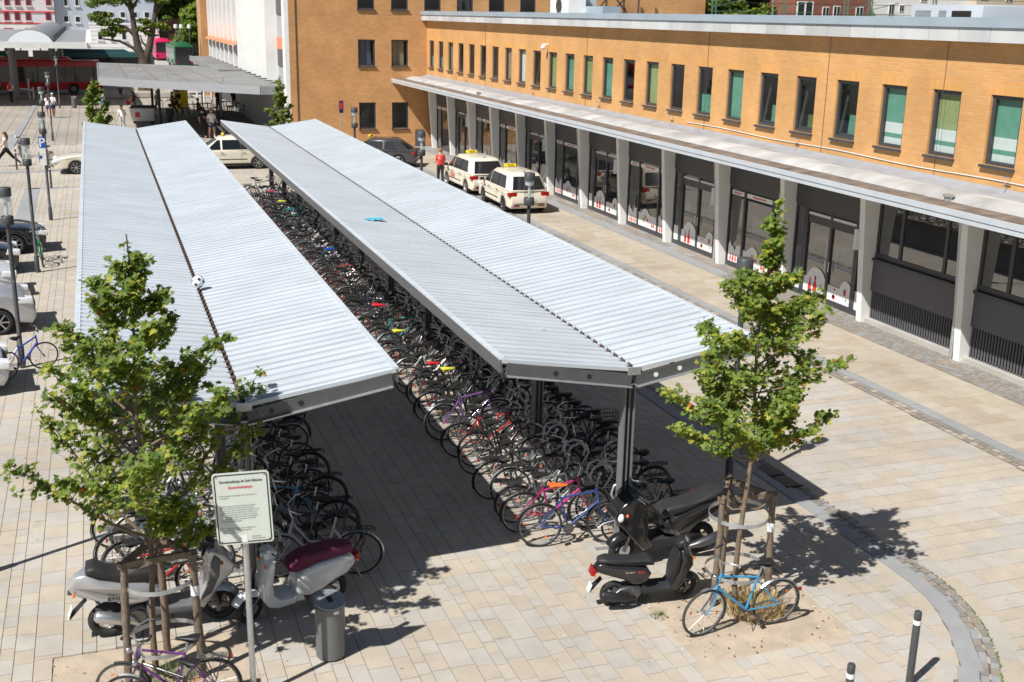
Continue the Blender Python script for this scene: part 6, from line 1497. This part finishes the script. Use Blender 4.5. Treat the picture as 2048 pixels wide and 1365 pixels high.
def clumps(b, cs, n, size, r):
    for c, rad in cs:
        for _ in range(int(n*(rad.x*rad.y*rad.z)**(1/3))):
            d = Vector((r.gauss(0, 1), r.gauss(0, 1), r.gauss(0, 1))); d.normalize(); d *= r.random()**.45; p_ = Vector(c)+Vector((d.x*rad.x, d.y*rad.y, d.z*rad.z))
            nrm = Vector((r.gauss(0, .7), r.gauss(0, .7)-.3, 1)).normalized(); q = nrm.to_track_quat('Z', 'Y').to_matrix() @ Matrix.Rotation(r.random()*6.28, 3, 'Z'); s = size*r.uniform(.5, 1.3)
            b.add([p_+q @ Vector(v)*s for v in ((0, -.5, 0), (.45, 0, -.1), (0, .6, 0), (-.45, 0, -.1))], [(0, 1, 2, 3)], r.choices((0, 1, 2, 3), (5, 5, 1, 3))[0])
def rough_tree(label, base, H, R, seed, n=260, size=.5, trunk=.25, low=.3, group=None, name='broadleaf_tree'):
    r = random.Random(seed); t = thing(name, label, 'tree', base, 0, group); b = MB(); limb(b, [(0, 0, 0), (.1, .05, H*.35), (0, 0, H*.75)], trunk, trunk*.3, 8)
    cs = []
    for i in range(15):
        a = i*2.4; u = r.random(); z = H*(low+(.95-low)*u); k = R*(1-.55*u)*r.uniform(.35, .85); c = Vector((cos(a)*k, sin(a)*k, z)); limb(b, [(0, 0, z*.65), c*.5+Vector((0, 0, z*.35)), c], trunk*.3, .02, 5)
        cs.append((c, Vector((R*.42, R*.42, R*.34))*r.uniform(.7, 1.2)))
    b.build('trunk', 'bark_dark', t, 60); b = MB(); clumps(b, cs, n, size, r); tag(b.build('crown', LM, t), kind='stuff'); return t
# old tree beyond the flat canopy, with its forked trunk
YO = 113.; base = px_y(289, 185, YO); base.z = 0
ot = thing('old_tree', 'old broad tree with dark forked trunk and sparse clumps of foliage', 'tree', base)
def oq(x, y): return px_y(x, y, YO)-base
b = MB()
for pts, r0, r1 in (([(289, 188), (290, 128), (289, 118)], .62, .55), ([(289, 120), (276, 95), (269, 60), (263, 20), (254, -40)], .42, .12), ([(290, 122), (298, 98), (305, 62), (311, 20), (318, -40)], .42, .12), ([(285, 112), (266, 96), (240, 83), (206, 78)], .2, .06), ([(271, 72), (252, 55), (225, 49), (200, 52)], .22, .06), ([(268, 40), (258, 15), (240, -8), (215, -12)], .18, .05), ([(303, 72), (320, 70), (313, 55)], .12, .04), ([(297, 98), (285, 85), (280, 70)], .12, .04), ([(310, 28), (325, 10), (332, -15)], .14, .05), ([(263, 22), (275, 0), (285, -20)], .14, .05)):
    limb(b, [oq(*q) for q in pts], r0, r1, 9)
b.build('trunk', 'bark_dark', ot, 60)
r_ = random.Random(8); b = MB(); cs = []
for x, y, rad in ((192, 34, 13), (208, 44, 14), (186, 8, 13), (203, -2, 16), (228, 2, 16), (248, -8, 18), (275, -10, 16), (300, -5, 14), (322, 2, 13), (212, 66, 12), (228, 56, 10), (240, 62, 10), (222, 70, 8), (288, 42, 10), (300, 50, 11), (318, 50, 12), (330, 56, 9), (282, 58, 9), (200, 28, 10), (215, 30, 9), (236, 42, 8), (297, 66, 8), (262, 10, 8), (335, 36, 8)):
    cs.append((oq(x, y), Vector((rad*1.25, rad*1.1, rad*.6))*(YO/F_PX)))
clumps(b, cs, 420, .24, r_); tag(b.build('crown', LM, ot), kind='stuff')
pl = thing('planter_bed', 'low concrete planter with dry grasses around the old tree', 'planter', (base.x, base.y-1, 0))
b = MB(); b.puff([(-4.2, 0), (4.0, 0), (3.9, .5), (-4.1, .5)], 2.4, .08); b.build('rim', 'concrete', pl)
tag(tuft_mesh(500, .55, 3.2, random.Random(4)).build('grasses', 'dry_grass', pl, loc=(-.3, 0, .5)), kind='stuff'); pl.children[-1].scale = (1, .6, 1)
for i, (x, Y, H, R) in enumerate(((330, 212, 15, 5.5), (352, 222, 17, 6), (378, 214, 15, 5.5), (400, 220, 16, 6), (425, 216, 15, 6))):
    q = px_y(x, 40, Y); rough_tree('tall broadleaf tree in the row behind the rust brown wall', (q.x, Y, 0), H, R, 40+i, 240, 1.0, .3, group='trees behind the rust brown wall')
q = px_y(378, 90, 196); rough_tree('dense dark green tree in front of the rust brown wall beside the facade end', (q.x+1, 190, 0), 8.5, 4.2, 60, 420, .7, .3, .12)
for i, x in enumerate((1420, 1455, 1490, 1525, 1560, 1590, 2030, 2065)):
    q = px_y(x, 20, 160.); rough_tree('green tree showing above the wing roof behind the masts', (q.x, 160+4*(i % 2), 0), 13.5+(i % 3), 5.2, 70+i, 260, .8, .3, .45, 'trees above the wing roof')
# ------------------------------------------------------------------ stakes around the two near trees
def guard(label, tops, base, seed):
    t = thing('tree_guard', label, 'tree stakes', base); r = random.Random(seed); Z = 1.62
    P3 = [gp(x, y, Z)-Vector(base) for x, y in tops]
    P3 = [Vector((p_.x, p_.y, Z)) for p_ in P3]
    cen = sum(P3, Vector((0, 0, 0)))/3; foot = []
    for p_ in P3:
        d = Vector((p_.x-cen.x, p_.y-cen.y, 0)).normalized(); f = Vector((p_.x, p_.y, 0))+d*.05; foot.append(f)
        b = MB(); n = 9; pts = [f.lerp(p_, i/n)+Vector((r.uniform(-.006, .006), r.uniform(-.006, .006), 0)) for i in range(n+1)]; b.tube(pts, [.05-.006*i/n+r.uniform(-.003, .003) for i in range(n+1)], 9); b.build('stake', 'wood_stake', t, 60)
    for i in range(3):
        a, c = P3[i], P3[(i+1) % 3]; d = (c-a).normalized(); b = MB(); b.beam(a-d*.07+Vector((0, 0, -.02+.04*i-.03)), c+d*.07+Vector((0, 0, .02-.03*i)), .055, .075); b.build('crossbar', 'wood_stake', t)
    R0 = sum((Vector((p_.x-cen.x, p_.y-cen.y)).length for p_ in P3))/3
    for z in (1.28, .45):
        b = MB(); n = 36; vs = []
        for i in range(n):
            a = 2*pi*i/n; R_ = R0+.02+.012*sin(3*a)
            for dr, dz in ((0, -.028), (0, .028), (.004, .028), (.004, -.028)): vs.append((cen.x+(R_+dr)*cos(a), cen.y+(R_+dr)*sin(a), z+dz+.02*sin(a+seed)))
        b.add(vs, [(i*4+j, ((i+1) % n)*4+j, ((i+1) % n)*4+(j+1) % 4, i*4+(j+1) % 4) for i in range(n) for j in range(4)]); b.build('steel_band', 'galv', t, 30)
    b = MB(); f = foot[1].lerp(P3[1], .68); b.tube([f, f+Vector((0, 0, .13))], .054, 10, cap=False); b.build('tape', 'lamp_glass', t, 60)
    for i in range(3):   # rope ties to the trunk
        a = P3[i]+Vector((0, 0, -.08)); e = Vector((0, 0, Z-.12)); b = MB(); m2 = a.lerp(e, .5)-Vector((0, 0, .06)); b.tube([a, m2, e], .014, 6); b.build('tie', 'bark', t, 60)
guard('three wooden stakes with steel bands around the tree with the blue bike', ((1447, 992), (1545, 990), (1459, 958)), (pR.x, pR.y, -.01), 1)
guard('three wooden stakes with steel bands around the tree beside the silver scooter', ((246, 1122), (383, 1108), (318, 1072)), (pL.x, pL.y, -.01), 2)
# ------------------------------------------------------------------ notice board
defm('sign_face', (.58, .63, .575), .35, var=.03); defm('sign_blue', (.015, .10, .42), .4)
sb = Vector((1.235, 12.1, 0)); ns_ = thing('notice_sign', 'white notice board with black border and red heading on a galvanised post', 'sign', sb)
b = MB(); b.tube([(0, 0, 0), (-.015, 0, 2.93)], .035, 14); b.build('post', 'galv', ns_, 60); b = MB(); b.lathe([(.04, 0), (.04, .05), (.02, .06)], 12, (-.015, 0, 2.91)); b.build('post_cap', 'black_plastic', ns_, 60)
cc = px_y(486, 1017, 12.03)-sb; ax = Vector((cos(.17), -sin(.17), .035)).normalized(); up = Vector((-.03, 0, 1)); mt = basis(cc, ax, up); SW, SH_ = .62, .865
pln = link('plate', None, ns_); bpy.data.objects.remove(pln)
def rrect(w, h, r, n=5):
    o_ = []
    for cx, cy, a0 in ((w/2-r, h/2-r, 0), (-w/2+r, h/2-r, pi/2), (-w/2+r, -h/2+r, pi), (w/2-r, -h/2+r, 3*pi/2)): o_ += [(cx+r*cos(a0+pi/2*i/n), cy+r*sin(a0+pi/2*i/n)) for i in range(n+1)]
    return o_
o_ = rrect(SW, SH_, .04); n = len(o_); b = MB(); b.add([(x, y, 0) for x, y in o_]+[(x, y, -.012) for x, y in o_], [tuple(range(n)), tuple(range(2*n-1, n-1, -1))]+[(i, i+n, (i+1) % n+n, (i+1) % n) for i in range(n)]); pln = b.build('plate', 'sign_face', ns_); pln.matrix_local = mt
a_ = rrect(SW-.035, SH_-.035, .032); c_ = rrect(SW-.062, SH_-.062, .022); b = MB(); b.add([(x, y, .002) for x, y in a_]+[(x, y, .002) for x, y in c_], [(i, (i+1) % n, n+(i+1) % n, n+i) for i in range(n)]); b.build('border', 'black_plastic', pln)
for x in (-1, 1):
    for y in (-1, 1): b = MB(); b.lathe([(.007, 0), (.007, .003), (0, .004)], 8, (x*(SW/2-.05), y*(SH_/2-.045), .001)); b.build('screw', 'steel_dark', pln)
b = MB(); b.quad((-.05, -SH_/2+.02, .003), (.02, -SH_/2+.02, .003), (.02, -SH_/2+.11, .003), (-.05, -SH_/2+.11, .003)); b.build('sticker', 'white_paint', pln)
def sline(txt, x, y, s, m_='black_plastic', **kw): text_obj(txt, s, m_, pln, Matrix.Translation((x, y, .003)), **kw)
sline('Fahrradabstellanlage der Stadt Hildesheim', 0.0, .315, .046, xs=.60, bold=True); sline('Benutzerbedingungen', -.01, .245, .046, mat('sign_red', (.62, .03, .025), .5), xs=.66, bold=True)
ls_ = .0225
for y, lines in ((.155, ('1  Die Benutzung dieser Anlage erfolgt auf persönliches Risiko und', '    ist unentgeltlich.')), (.03, ('2  Die Benutzer haben zur Kenntnis und gestattet ausdrücklich,', '    dass die Stadt Hildesheim Schlösser die zur Sicherung des', '    Fahrrads zwischen diesem und dem Radträger angebracht wurden,', '    gewaltsam öffnet wenn die Stadt Hildesheim 2 Wochen vorher', '    durch öffentliche Mitteilung an dieser Anlage oder am Fahrrad', '    darauf hinweist und dem Eigentümer in dieser Frist Gelegenheit', '    gibt sein Fahrrad zu entfernen. Die gewaltsame Öffnung der', '    Schlösser erfolgt entschädigungsfrei.')), (-.24, ('3  Entfernte Fahrräder können innerhalb von 3 Monaten auf', '    dem Bauhof der Stadt Hildesheim Mastbergstraße', '    Hildesheim abgeholt werden.'))):
    for i, l in enumerate(lines): sline(l, -.265, y-i*.0262, ls_, align='LEFT', xs=.70)
sline('Stadt Hildesheim', .07, -.355, .022, align='LEFT', xs=.7); sline('Der Oberbürgermeister', .07, -.38, .022, align='LEFT', xs=.7)
# ------------------------------------------------------------------ street lamps
def lamp_meshes():
    b = MB(); b.lathe([(.07, 0), (.07, .5), (.048, .52), (.045, 3.26)], 14); po = b.mesh('post', 'anthracite', 50)
    b = MB(); b.lathe([(.05, 3.22), (.125, 3.24), (.132, 3.26), (.132, 3.42), (.12, 3.43)], 20); co = b.mesh('collar', 'anthracite', 50)
    b = MB(); b.lathe([(.12, 3.43), (.122, 3.86)], 20, cap=False); gl = b.mesh('glass', 'lamp_tube', 60); gl2 = None
    b = MB(); b.lathe([(.035, 3.43), (.035, 3.72)], 10); b.lathe([(.105, 3.74), (.108, 3.86)], 18, cap=False); el = b.mesh('reflector', 'frosted', 60)
    b = MB(); b.lathe([(.10, 3.855), (.137, 3.86), (.137, 4.03), (.12, 4.05), (0, 4.06)], 20); ca = b.mesh('cap', 'anthracite', 50)
    b = MB(); b.lathe([(.0455, 1.9), (.0455, 2.02)], 12); st = b.mesh('sticker', 'lamp_glass')
    return po, co, gl, el, ca, st
LA = lamp_meshes()
LN = ('post', 'collar', 'glass', 'reflector', 'cap', 'sticker')
def lamp(x, y, label, group):
    t = thing('street_lamp', label, 'street lamp', (x, y, 0), 0, group)
    hd = None
    for nm, me in zip(LN, LA):
        o2 = link(nm, me, t)
    return t
LR = 'street lamps by the taxi lane'; LLg = 'street lamps by the parking spaces'
lamp(9.84, 16.0, 'street lamp with dark cap standing behind the staked tree and blue bike', LR)
lamp(10.03, 26.62, 'street lamp with dark cap in front of the cream taxi vans', LR)
lamp(10.12, 37.15, 'street lamp with dark cap between the brick block and the person in red', LR)
lamp(9.96, 47.0, 'street lamp with dark cap in front of the brick block windows', LR)
lamp(-2.0, 16.36, 'street lamp with dark cap beside the outermost parking space by the left shelter', LLg)
lamp(-1.99, 26.7, 'street lamp with a bright blue childrens bike chained to it', LLg)
lamp(-2.05, 36.9, 'street lamp with a green bike standing against it', LLg)
lp = lamp(-1.93, 46.3, 'street lamp carrying the blue parking sign and white plates', LLg)
q = px_y(80.6, 174, 60.8); lamp(q.x, 60.8, 'street lamp with dark cap behind the parking sign lamp', LLg)
lamp(-2.6, 74.9, 'street lamp with dark cap before the two walkers in white', LLg)
lamp(-2.71, 99.5, 'street lamp with dark cap beside the far litter bin', LLg)
for i, x in enumerate((350, 361, 377, 398)):
    q = px_y(x, 36, 170.); t = thing('street_lamp', 'white globe lamp standing by the rust brown wall', 'street lamp', (q.x, 170, 0), 0, 'white globe lamps by the brown wall'); b = MB(); b.tube([(0, 0, 0), (0, 0, 5.2)], .07, 8); b.build('post', 'steel_dark', t); b = MB(); b.lathe([(.12, 5.2), (.24, 5.28), (.24, 5.7), (.12, 5.75)], 12); b.build('globe', 'white_paint', t, 50)
# parking sign on its lamp post
ps = thing('parking_sign', 'blue parking sign with white plates mounted on a street lamp', 'sign', (-1.93, 46.3, 0))
def plate(par, px0, px1, py0, py1, m_, Y=46.22):
    a, c = px_y(px0, py0, Y), px_y(px1, py1, Y); w, h = abs(c.x-a.x), a.z-c.z; b = MB(); b.box((0, 0, 0), (w, .012, h)); o2 = b.build('plate', m_, par); o2.location = Vector(((a.x+c.x)/2, Y, (a.z+c.z)/2))-par.location; return o2, w, h
o2, w, h = plate(ps, 76, 91, 274, 296, 'sign_blue'); text_obj('P', .46, 'white_paint', o2, basis((0, -.01, -.16), (1, 0, 0), (0, 0, 1)), bold=True)
o2, w, h = plate(ps, 78, 92, 297, 308, 'white_paint'); o2, w, h = plate(ps, 79, 93, 309, 320, 'white_paint'); b = MB(); b.box((-.07, -.009, 0), (.10, .004, .12)); b.build('symbol', 'sign_blue', o2); o2, w, h = plate(ps, 80, 94, 321, 331, 'white_paint')
# no stopping panel
xx = px_y(682.5, 250, 66.).x; nsn = thing('traffic_sign', 'dark blue and red no stopping sign on a grey post by the brick block', 'sign', (xx, 66, 0))
b = MB(); b.tube([(0, .05, 0), (0, .05, px_y(682, 201, 66).z)], .03, 8); b.build('post', 'galv', nsn); a, c = px_y(678, 202, 66.), px_y(687, 226, 66.); b = MB(); b.span((a.x-xx, -.01, c.z), (c.x-xx, .01, a.z)); pn = b.build('panel', mat('sign_navy', (.012, .02, .08), .4), nsn); b = MB(); b.span((a.x-xx+.06, -.016, (a.z+c.z)/2-.12), (c.x-xx-.06, -.011, (a.z+c.z)/2+.22)); b.build('symbol', 'film_red', pn)
# ------------------------------------------------------------------ bins and bollards
def bin_(x, y, label, rz):
    t = thing('litter_bin', label, 'litter bin', (x, y, 0), rz, None); b = MB(); b.lathe([(.17, 0), (.17, .03), (.195, .035), (.195, .80)], 28); bd = b.build('body', mat('bin_grey', (.15, .155, .16), .4, .3, var=.06), t, 40)
    b = MB(); b.lathe([(.18, .72), (.0, .73)], 20); b.build('opening', 'dark_void', bd)
    R_ = Matrix.Rotation(radians(13), 3, 'X'); b = MB(); b.lathe([(0, -.008), (.21, -.008), (.21, .008), (0, .010)], 28, (0, 0, .865), R_); ld = b.build('lid', mat('bin_lid', (.30, .32, .34), .4, .4), t, 40)
    b = MB(); b.box(Vector((0, 0, .865))+R_ @ Vector((-.0, .0, .012)), (.07, .12, .006), R_); ash = b.build('ashtray', 'dark_void', ld)
    for i in range(4): b = MB(); b.box(Vector((0, 0, .865))+R_ @ Vector((0, -.042+.028*i, .017)), (.066, .008, .005), R_); b.build('bar', 'steel_dark', ld)
    b = MB(); b.box((.02, -.196, .76), (.07, .006, .045)); b.build('label_plate', 'white_paint', bd)
    for s in (-1, 1): b = MB(); b.box((s*.12, .12, .82), (.02, .02, .12)); b.build('bracket', 'steel_dark', t)
    return t
q = gp(664, 1316); bin_(q.x, q.y+.06, 'cylindrical grey litter bin with tilted lid beside the white scooter', .15).scale = (.95, .95, .90)
q = gp(149, 216); bin_(q.x, q.y, 'cylindrical grey litter bin standing on the far plaza', .2)
def bollard(x, y, label, group=None):
    t = thing('bollard', label, 'bollard', (x, y, 0), 0, group); b = MB(); b.lathe([(.045, 0), (.045, .86), (.042, .865), (.042, .895), (.045, .90), (.045, .985), (.036, 1.0), (0, 1.0)], 16); b.build('post', 'anthracite', t, 50); b = MB(); b.lathe([(.0465, .83), (.0465, .885)], 16); b.build('band', 'white_paint', t, 50)
bollard(8.86, 9.92, 'dark steel bollard with white band close to the curved kerb'); q = gp(1703.5, 1328, 1.0); bollard(q.x, q.y, 'dark steel bollard with white band set back from the curved kerb')
for x, y, lb in ((34, 340, 'dark steel bollard beside the black bike on the plaza'), (103, 377, 'dark steel bollard behind the parking sign lamp')):
    q = gp(x, y); bollard(q.x, q.y, lb)
# ------------------------------------------------------------------ people
KR = dict(hd=1.12, wr=1.15, pm=1.0, to=1.3, an=1.25, pe=1.36, ws=1.42, ch=1.34, nc=1.2)
def person(label, foot, h, face, top, bottom, hair=(.10, .06, .035), stride=.18, arms=(-.25, .25), sleeve=.35, shorts=True, shoe=(.7, .7, .7), bag=None, long_hair=False, sit=False, bend=0., elbow=.25, cap=None):
    s = h/1.75; V = Vector
    t = thing('person', label, 'person', foot, face)
    hz = .92 if not sit else .50
    J = {}; E = []
    def add(k, p_, r, par=None, kind=None):
        J[k] = (V(p_), r); 
        if par: E.append((par, k, kind))
    add('pel', (0, 0, hz), .135); add('wst', (0, .01+bend*.1, hz+.17), .115, 'pel', 'torso'); add('chs', (0, bend*.3, hz+.38), .14, 'wst', 'torso'); add('nck', (0, bend*.42, hz+.54), .055, 'chs', 'neck'); add('hd0', (0, bend*.5-.01, hz+.62), .075, 'nck', 'head'); add('hd1', (0, bend*.55-.01, hz+.72), .092, 'hd0', 'head'); add('hd2', (0, bend*.55, hz+.79), .06, 'hd1', 'head')
    for sd, sg, st in (('l', 1, stride), ('r', -1, -stride)):
        if sit:
            add('hp'+sd, (sg*.09, -.02, hz-.02), .09, 'pel', 'thigh'); add('kn'+sd, (sg*.12, -.45, hz), .062, 'hp'+sd, 'thigh'); add('an'+sd, (sg*.12, -.46, .08), .042, 'kn'+sd, 'calf')
        else:
            add('hp'+sd, (sg*.09, 0, hz-.06), .092, 'pel', 'thigh'); add('kn'+sd, (sg*.095, -st*.85-.02, .49), .06, 'hp'+sd, 'thigh'); add('an'+sd, (sg*.09, -st*1.45+(.16 if st < 0 else 0)*abs(st)*3, .085+(.05 if st < 0 else 0)*abs(st)*4), .042, 'kn'+sd, 'calf')
        a = J['an'+sd][0]; add('to'+sd, (a.x, a.y-.15, .04), .036, 'an'+sd, 'foot')
        ang = arms[0] if sg > 0 else arms[1]
        add('sh'+sd, (sg*.175, bend*.3, hz+.47), .06, 'chs', 'torso'); el = V((sg*.225, bend*.3+ang*.28, hz+.22)); add('el'+sd, el, .043, 'sh'+sd, 'uarm'); wr_ = el+V((sg*.02, ang*.2-elbow, -.21+elbow*.35)); add('wr'+sd, wr_, .032, 'el'+sd, 'farm'); d_ = (wr_-el).normalized(); add('pm'+sd, wr_+d_*.07, .036, 'wr'+sd, 'hand')
    keys = list(J); me = bpy.data.meshes.new('body'); me.from_pydata([J[k][0] for k in keys], [(keys.index(a), keys.index(c)) for a, c, _ in E], [])
    ob = bpy.data.objects.new('tmp_body', me); COL.objects.link(ob); md = ob.modifiers.new('skin', 'SKIN'); md.use_smooth_shade = True
    for i, k in enumerate(keys): me.skin_vertices[0].data[i].radius = (J[k][1]*KR.get(k[:2], 1.3), J[k][1]*KR.get(k[:2], 1.3)*(.72 if k in ('pel', 'wst', 'chs') else 1.)); me.skin_vertices[0].data[i].use_root = (k == 'pel')
    sd_ = ob.modifiers.new('sub', 'SUBSURF'); sd_.levels = 1; sd_.render_levels = 1
    dg = bpy.context.evaluated_depsgraph_get(); m2 = bpy.data.meshes.new_from_object(ob.evaluated_get(dg)); bpy.data.objects.remove(ob)
    b = MB(); b.v = [tuple(v.co) for v in m2.vertices]; b.f = [tuple(p_.vertices) for p_ in m2.polygons]; b.m = []
    def seg(p_, a, c):
        d = c-a; u = max(0, min(1, (p_-a).dot(d)/max(1e-9, d.length_squared))); return (p_-(a+d*u)).length, u
    for p_ in m2.polygons:
        best = (9, None, 0)
        for a, c, kd in E:
            ds, u = seg(p_.center, J[a][0], J[c][0]); ds -= (J[a][1]+(J[c][1]-J[a][1])*u)
            if ds < best[0]: best = (ds, kd, u)
        kd, u = best[1], best[2]; mi = 0
        if kd == 'torso': mi = 1 if p_.center.z > hz+.04 else 2
        elif kd == 'uarm': mi = 1 if u < sleeve*2 else 0
        elif kd == 'farm': mi = 1 if sleeve > .8 else 0
        elif kd == 'thigh': mi = 2 if (u < .62 or not shorts) else 0
        elif kd == 'calf': mi = 0 if shorts else 2
        elif kd == 'foot': mi = 3
        b.m.append(mi)
    n0 = len(b.f)
    for sg, sd in ((1, 'l'), (-1, 'r')):   # fingers and thumb, feet, ears
        w_, pm = J['wr'+sd][0], J['pm'+sd][0]; d = (pm-w_).normalized(); sx = V((0, 1, 0)).cross(d).normalized(); sy = d.cross(sx)
        for i in range(4):
            a = pm+sy*(-.027+.018*i)+d*.01; l = (.062, .075, .07, .055)[i]; b.tube([a, a+d*l*.55, a+d*l*.9-sx*sg*.02], [.0095, .009, .007], 5)
        a = w_+d*.03-sy*.03; b.tube([a, a-sy*.025+d*.03, a-sy*.03+d*.065], [.011, .010, .008], 5)
        b.ball(J['hd1'][0]+V((sg*.09, .01, -.03)), .025, 6, 4, sc=(.4, 1, 1.3))
        b.ball(J['hd1'][0]+V((sg*.034, -.086, -.01)), .012, 6, 4)
    hc = J['hd1'][0]; b.ball(hc+V((0, -.10, -.045)), .018, 6, 4, sc=(.8, 1, 1.3)); b.box(hc+V((0, -.088, -.092)), (.05, .01, .012))
    body = b.build('body', [M['skin'], mat('cloth_%.2f_%.2f_%.2f' % top, top, .8, var=.1), mat('cloth_%.2f_%.2f_%.2f' % bottom, bottom, .8, var=.1), mat('cloth_%.2f_%.2f_%.2f' % shoe, shoe, .7, var=.1)], t, 70); bpy.data.meshes.remove(m2)
    b = MB(); b.ball(hc+V((0, .022, .03)), .105, 12, 8, sc=(.98, 1.05, 1.0))
    if long_hair: b.tube([hc+V((0, .09, .0)), hc+V((0, .12, -.16)), hc+V((0, .11, -.34))], [.06, .075, .03], 9)
    b.build('hair', mat('hair_%.2f_%.2f' % hair[:2], hair, .7, var=.2), t, 60)
    if cap: b = MB(); b.ball(hc+V((0, .01, .05)), .112, 12, 6, sc=(1, 1, .85)); b.puff([(-.20, .0), (-.06, .0), (-.06, .015), (-.2, .012)], .075, .006, axis='y'); c_ = b; b = MB(); b.ball(hc+V((0, .01, .05)), .112, 12, 6, sc=(1, 1, .85)); b.box(hc+V((0, -.13, .03)), (.13, .11, .012)); b.build('cap', cap, t, 60)
    t.scale = (s, s, s)
    if bag:
        kind, col = bag
        b = MB()
        if kind == 'backpack': b.puff([(-.13, -.2), (.13, -.2), (.14, .12), (.08, .22), (-.08, .22), (-.14, .12)], .09, .04); lo = V((0, .20+bend*.3, hz+.36))
        else: b.puff([(-.16, -.17), (.16, -.17), (.18, .14), (-.18, .14)], .06, .03); lo = J['pml'][0]+V((.05, .02, -.08))
        g = thing('backpack' if kind == 'backpack' else 'shoulder_bag', label.replace('person', 'bag of the person')[:10] and ('bag carried by '+label)[:90], 'bag', foot, face)
        g.scale = (s, s, s); g['label'] = ' '.join((('%s carried by ' % kind.replace('_', ' '))+label).split()[:14]); b.build('pouch', col, g, 60, lo); bb = MB(); bb.tube([lo+V((-.1, -.06, .15)), lo+V((-.1, -.2, .25)), lo+V((-.1, -.22, .0))] if kind == 'backpack' else [lo+V((-.12, 0, .12)), lo+V((0, 0, .32)), lo+V((.12, 0, .12))], .015, 5); bb.build('strap', col, g, 60)
    return t
defm('bag_red', (.55, .03, .04), .6); defm('bag_green', (.02, .30, .13), .5); defm('bag_black', (.02, .02, .022), .7)
white, black_, navy, grey_ = (.80, .80, .82), (.018, .018, .02), (.05, .08, .17), (.3, .3, .31)
person('person in a red shirt and black trousers standing beside the cream taxi', gp(881, 369), 1.70, pi*.97, (.62, .035, .025), black_, (.28, .13, .05), .06, (.1, -.2), .35, False, black_)
person('person in white t-shirt and blue shorts walking out of the canopy shade', gp(425, 277), 1.83, .12, white, navy, (.28, .16, .08), .20, (-.2, .25), .35, True, white)
person('person all in black walking beside the person in white t-shirt', gp(407, 275), 1.74, .1, black_, black_, (.10, .05, .03), .18, (.2, -.2), .3, False, (.5, .3, .22))
person('person in white top and navy shorts walking beside the person with a cap', gp(98, 236), 1.68, pi-.1, white, navy, (.10, .06, .04), .10, (.15, -.15), .3, True, white, long_hair=True)
person('person in white t-shirt and white cap walking on the plaza', gp(108, 235), 1.72, pi-.2, white, navy, (.3, .2, .1), .12, (-.15, .3), .35, True, white, cap='white_paint')
person('person in white top and black leggings carrying a green bag past the bollard', gp(15, 333), 1.72, -pi/2-.1, white, black_, (.10, .055, .03), .34, (-.2, .2), .1, False, (.55, .35, .26), ('shoulder_bag', 'bag_green'), True)
person('person in white t-shirt with a red backpack walking towards the bus', gp(24, 206), 1.78, pi-.2, white, black_, (.22, .2, .18), .12, (.1, -.1), .35, False, black_, ('backpack', 'bag_red'))
person('person in brown vest and patterned shorts with a red shoulder bag on the plaza', gp(268, 229), 1.70, pi+.4, (.22, .06, .05), grey_, (.06, .035, .025), .14, (.1, -.4), .05, True, (.5, .3, .22), ('shoulder_bag', 'bag_red'), True)
person('person in white blouse and pale patterned trousers behind the left shelter', gp(246, 262), 1.68, -.1, white, (.55, .55, .58), (.26, .14, .07), .05, (-.3, -.3), .35, False, white, elbow=.28)
person('person in pale top and blue shorts half hidden behind the young tree', gp(205, 226), 1.70, pi, (.6, .6, .62), (.2, .3, .45), (.2, .13, .08), .06, (.1, -.1), .35, True, white)
person('person in dark top sitting on the planter edge in the shade', gp(242, 199), 1.74, .1, (.05, .03, .03), (.2, .22, .30), (.08, .05, .03), 0, (-.3, -.3), .3, False, black_, sit=True)
person('person in black with a dark backpack striding under the canopy', gp(354, 228), 1.80, -pi/2, black_, black_, (.05, .03, .02), .28, (.2, -.2), .5, False, black_, ('backpack', 'bag_black'), bend=.15)
person('person in dark clothes following the person with the dark backpack', gp(346, 228), 1.68, -pi/2+.2, black_, black_, (.05, .03, .02), .22, (.2, -.2), .4, False, black_)
person('person in dark jacket standing by the canopy post near the shelter end', gp(342, 262), 1.76, pi, (.03, .03, .035), black_, (.04, .03, .025), .03, (.0, .0), .9, False, black_)
person('person in white shirt standing behind the canopy post', gp(316, 228), 1.72, .6, (.55, .55, .58), (.18, .2, .25), (.15, .1, .06), .10, (.1, -.1), .35, False, white)
person('person sitting at a cafe table under the canopy', gp(397, 232), 1.74, 1.2, (.04, .04, .05), (.03, .03, .04), (.05, .03, .02), 0, (-.3, -.3), .4, False, black_, sit=True)
person('person in black standing among the cafe tables under the canopy', gp(437, 224), 1.78, .4, black_, black_, (.04, .03, .02), .06, (-.2, -.2), .5, False, black_)
person('person in dark coat standing at the back of the cafe area by the facade', gp(469, 220), 1.76, .2, (.02, .02, .02), black_, (.04, .03, .02), .06, (-.2, .1), .9, False, black_)
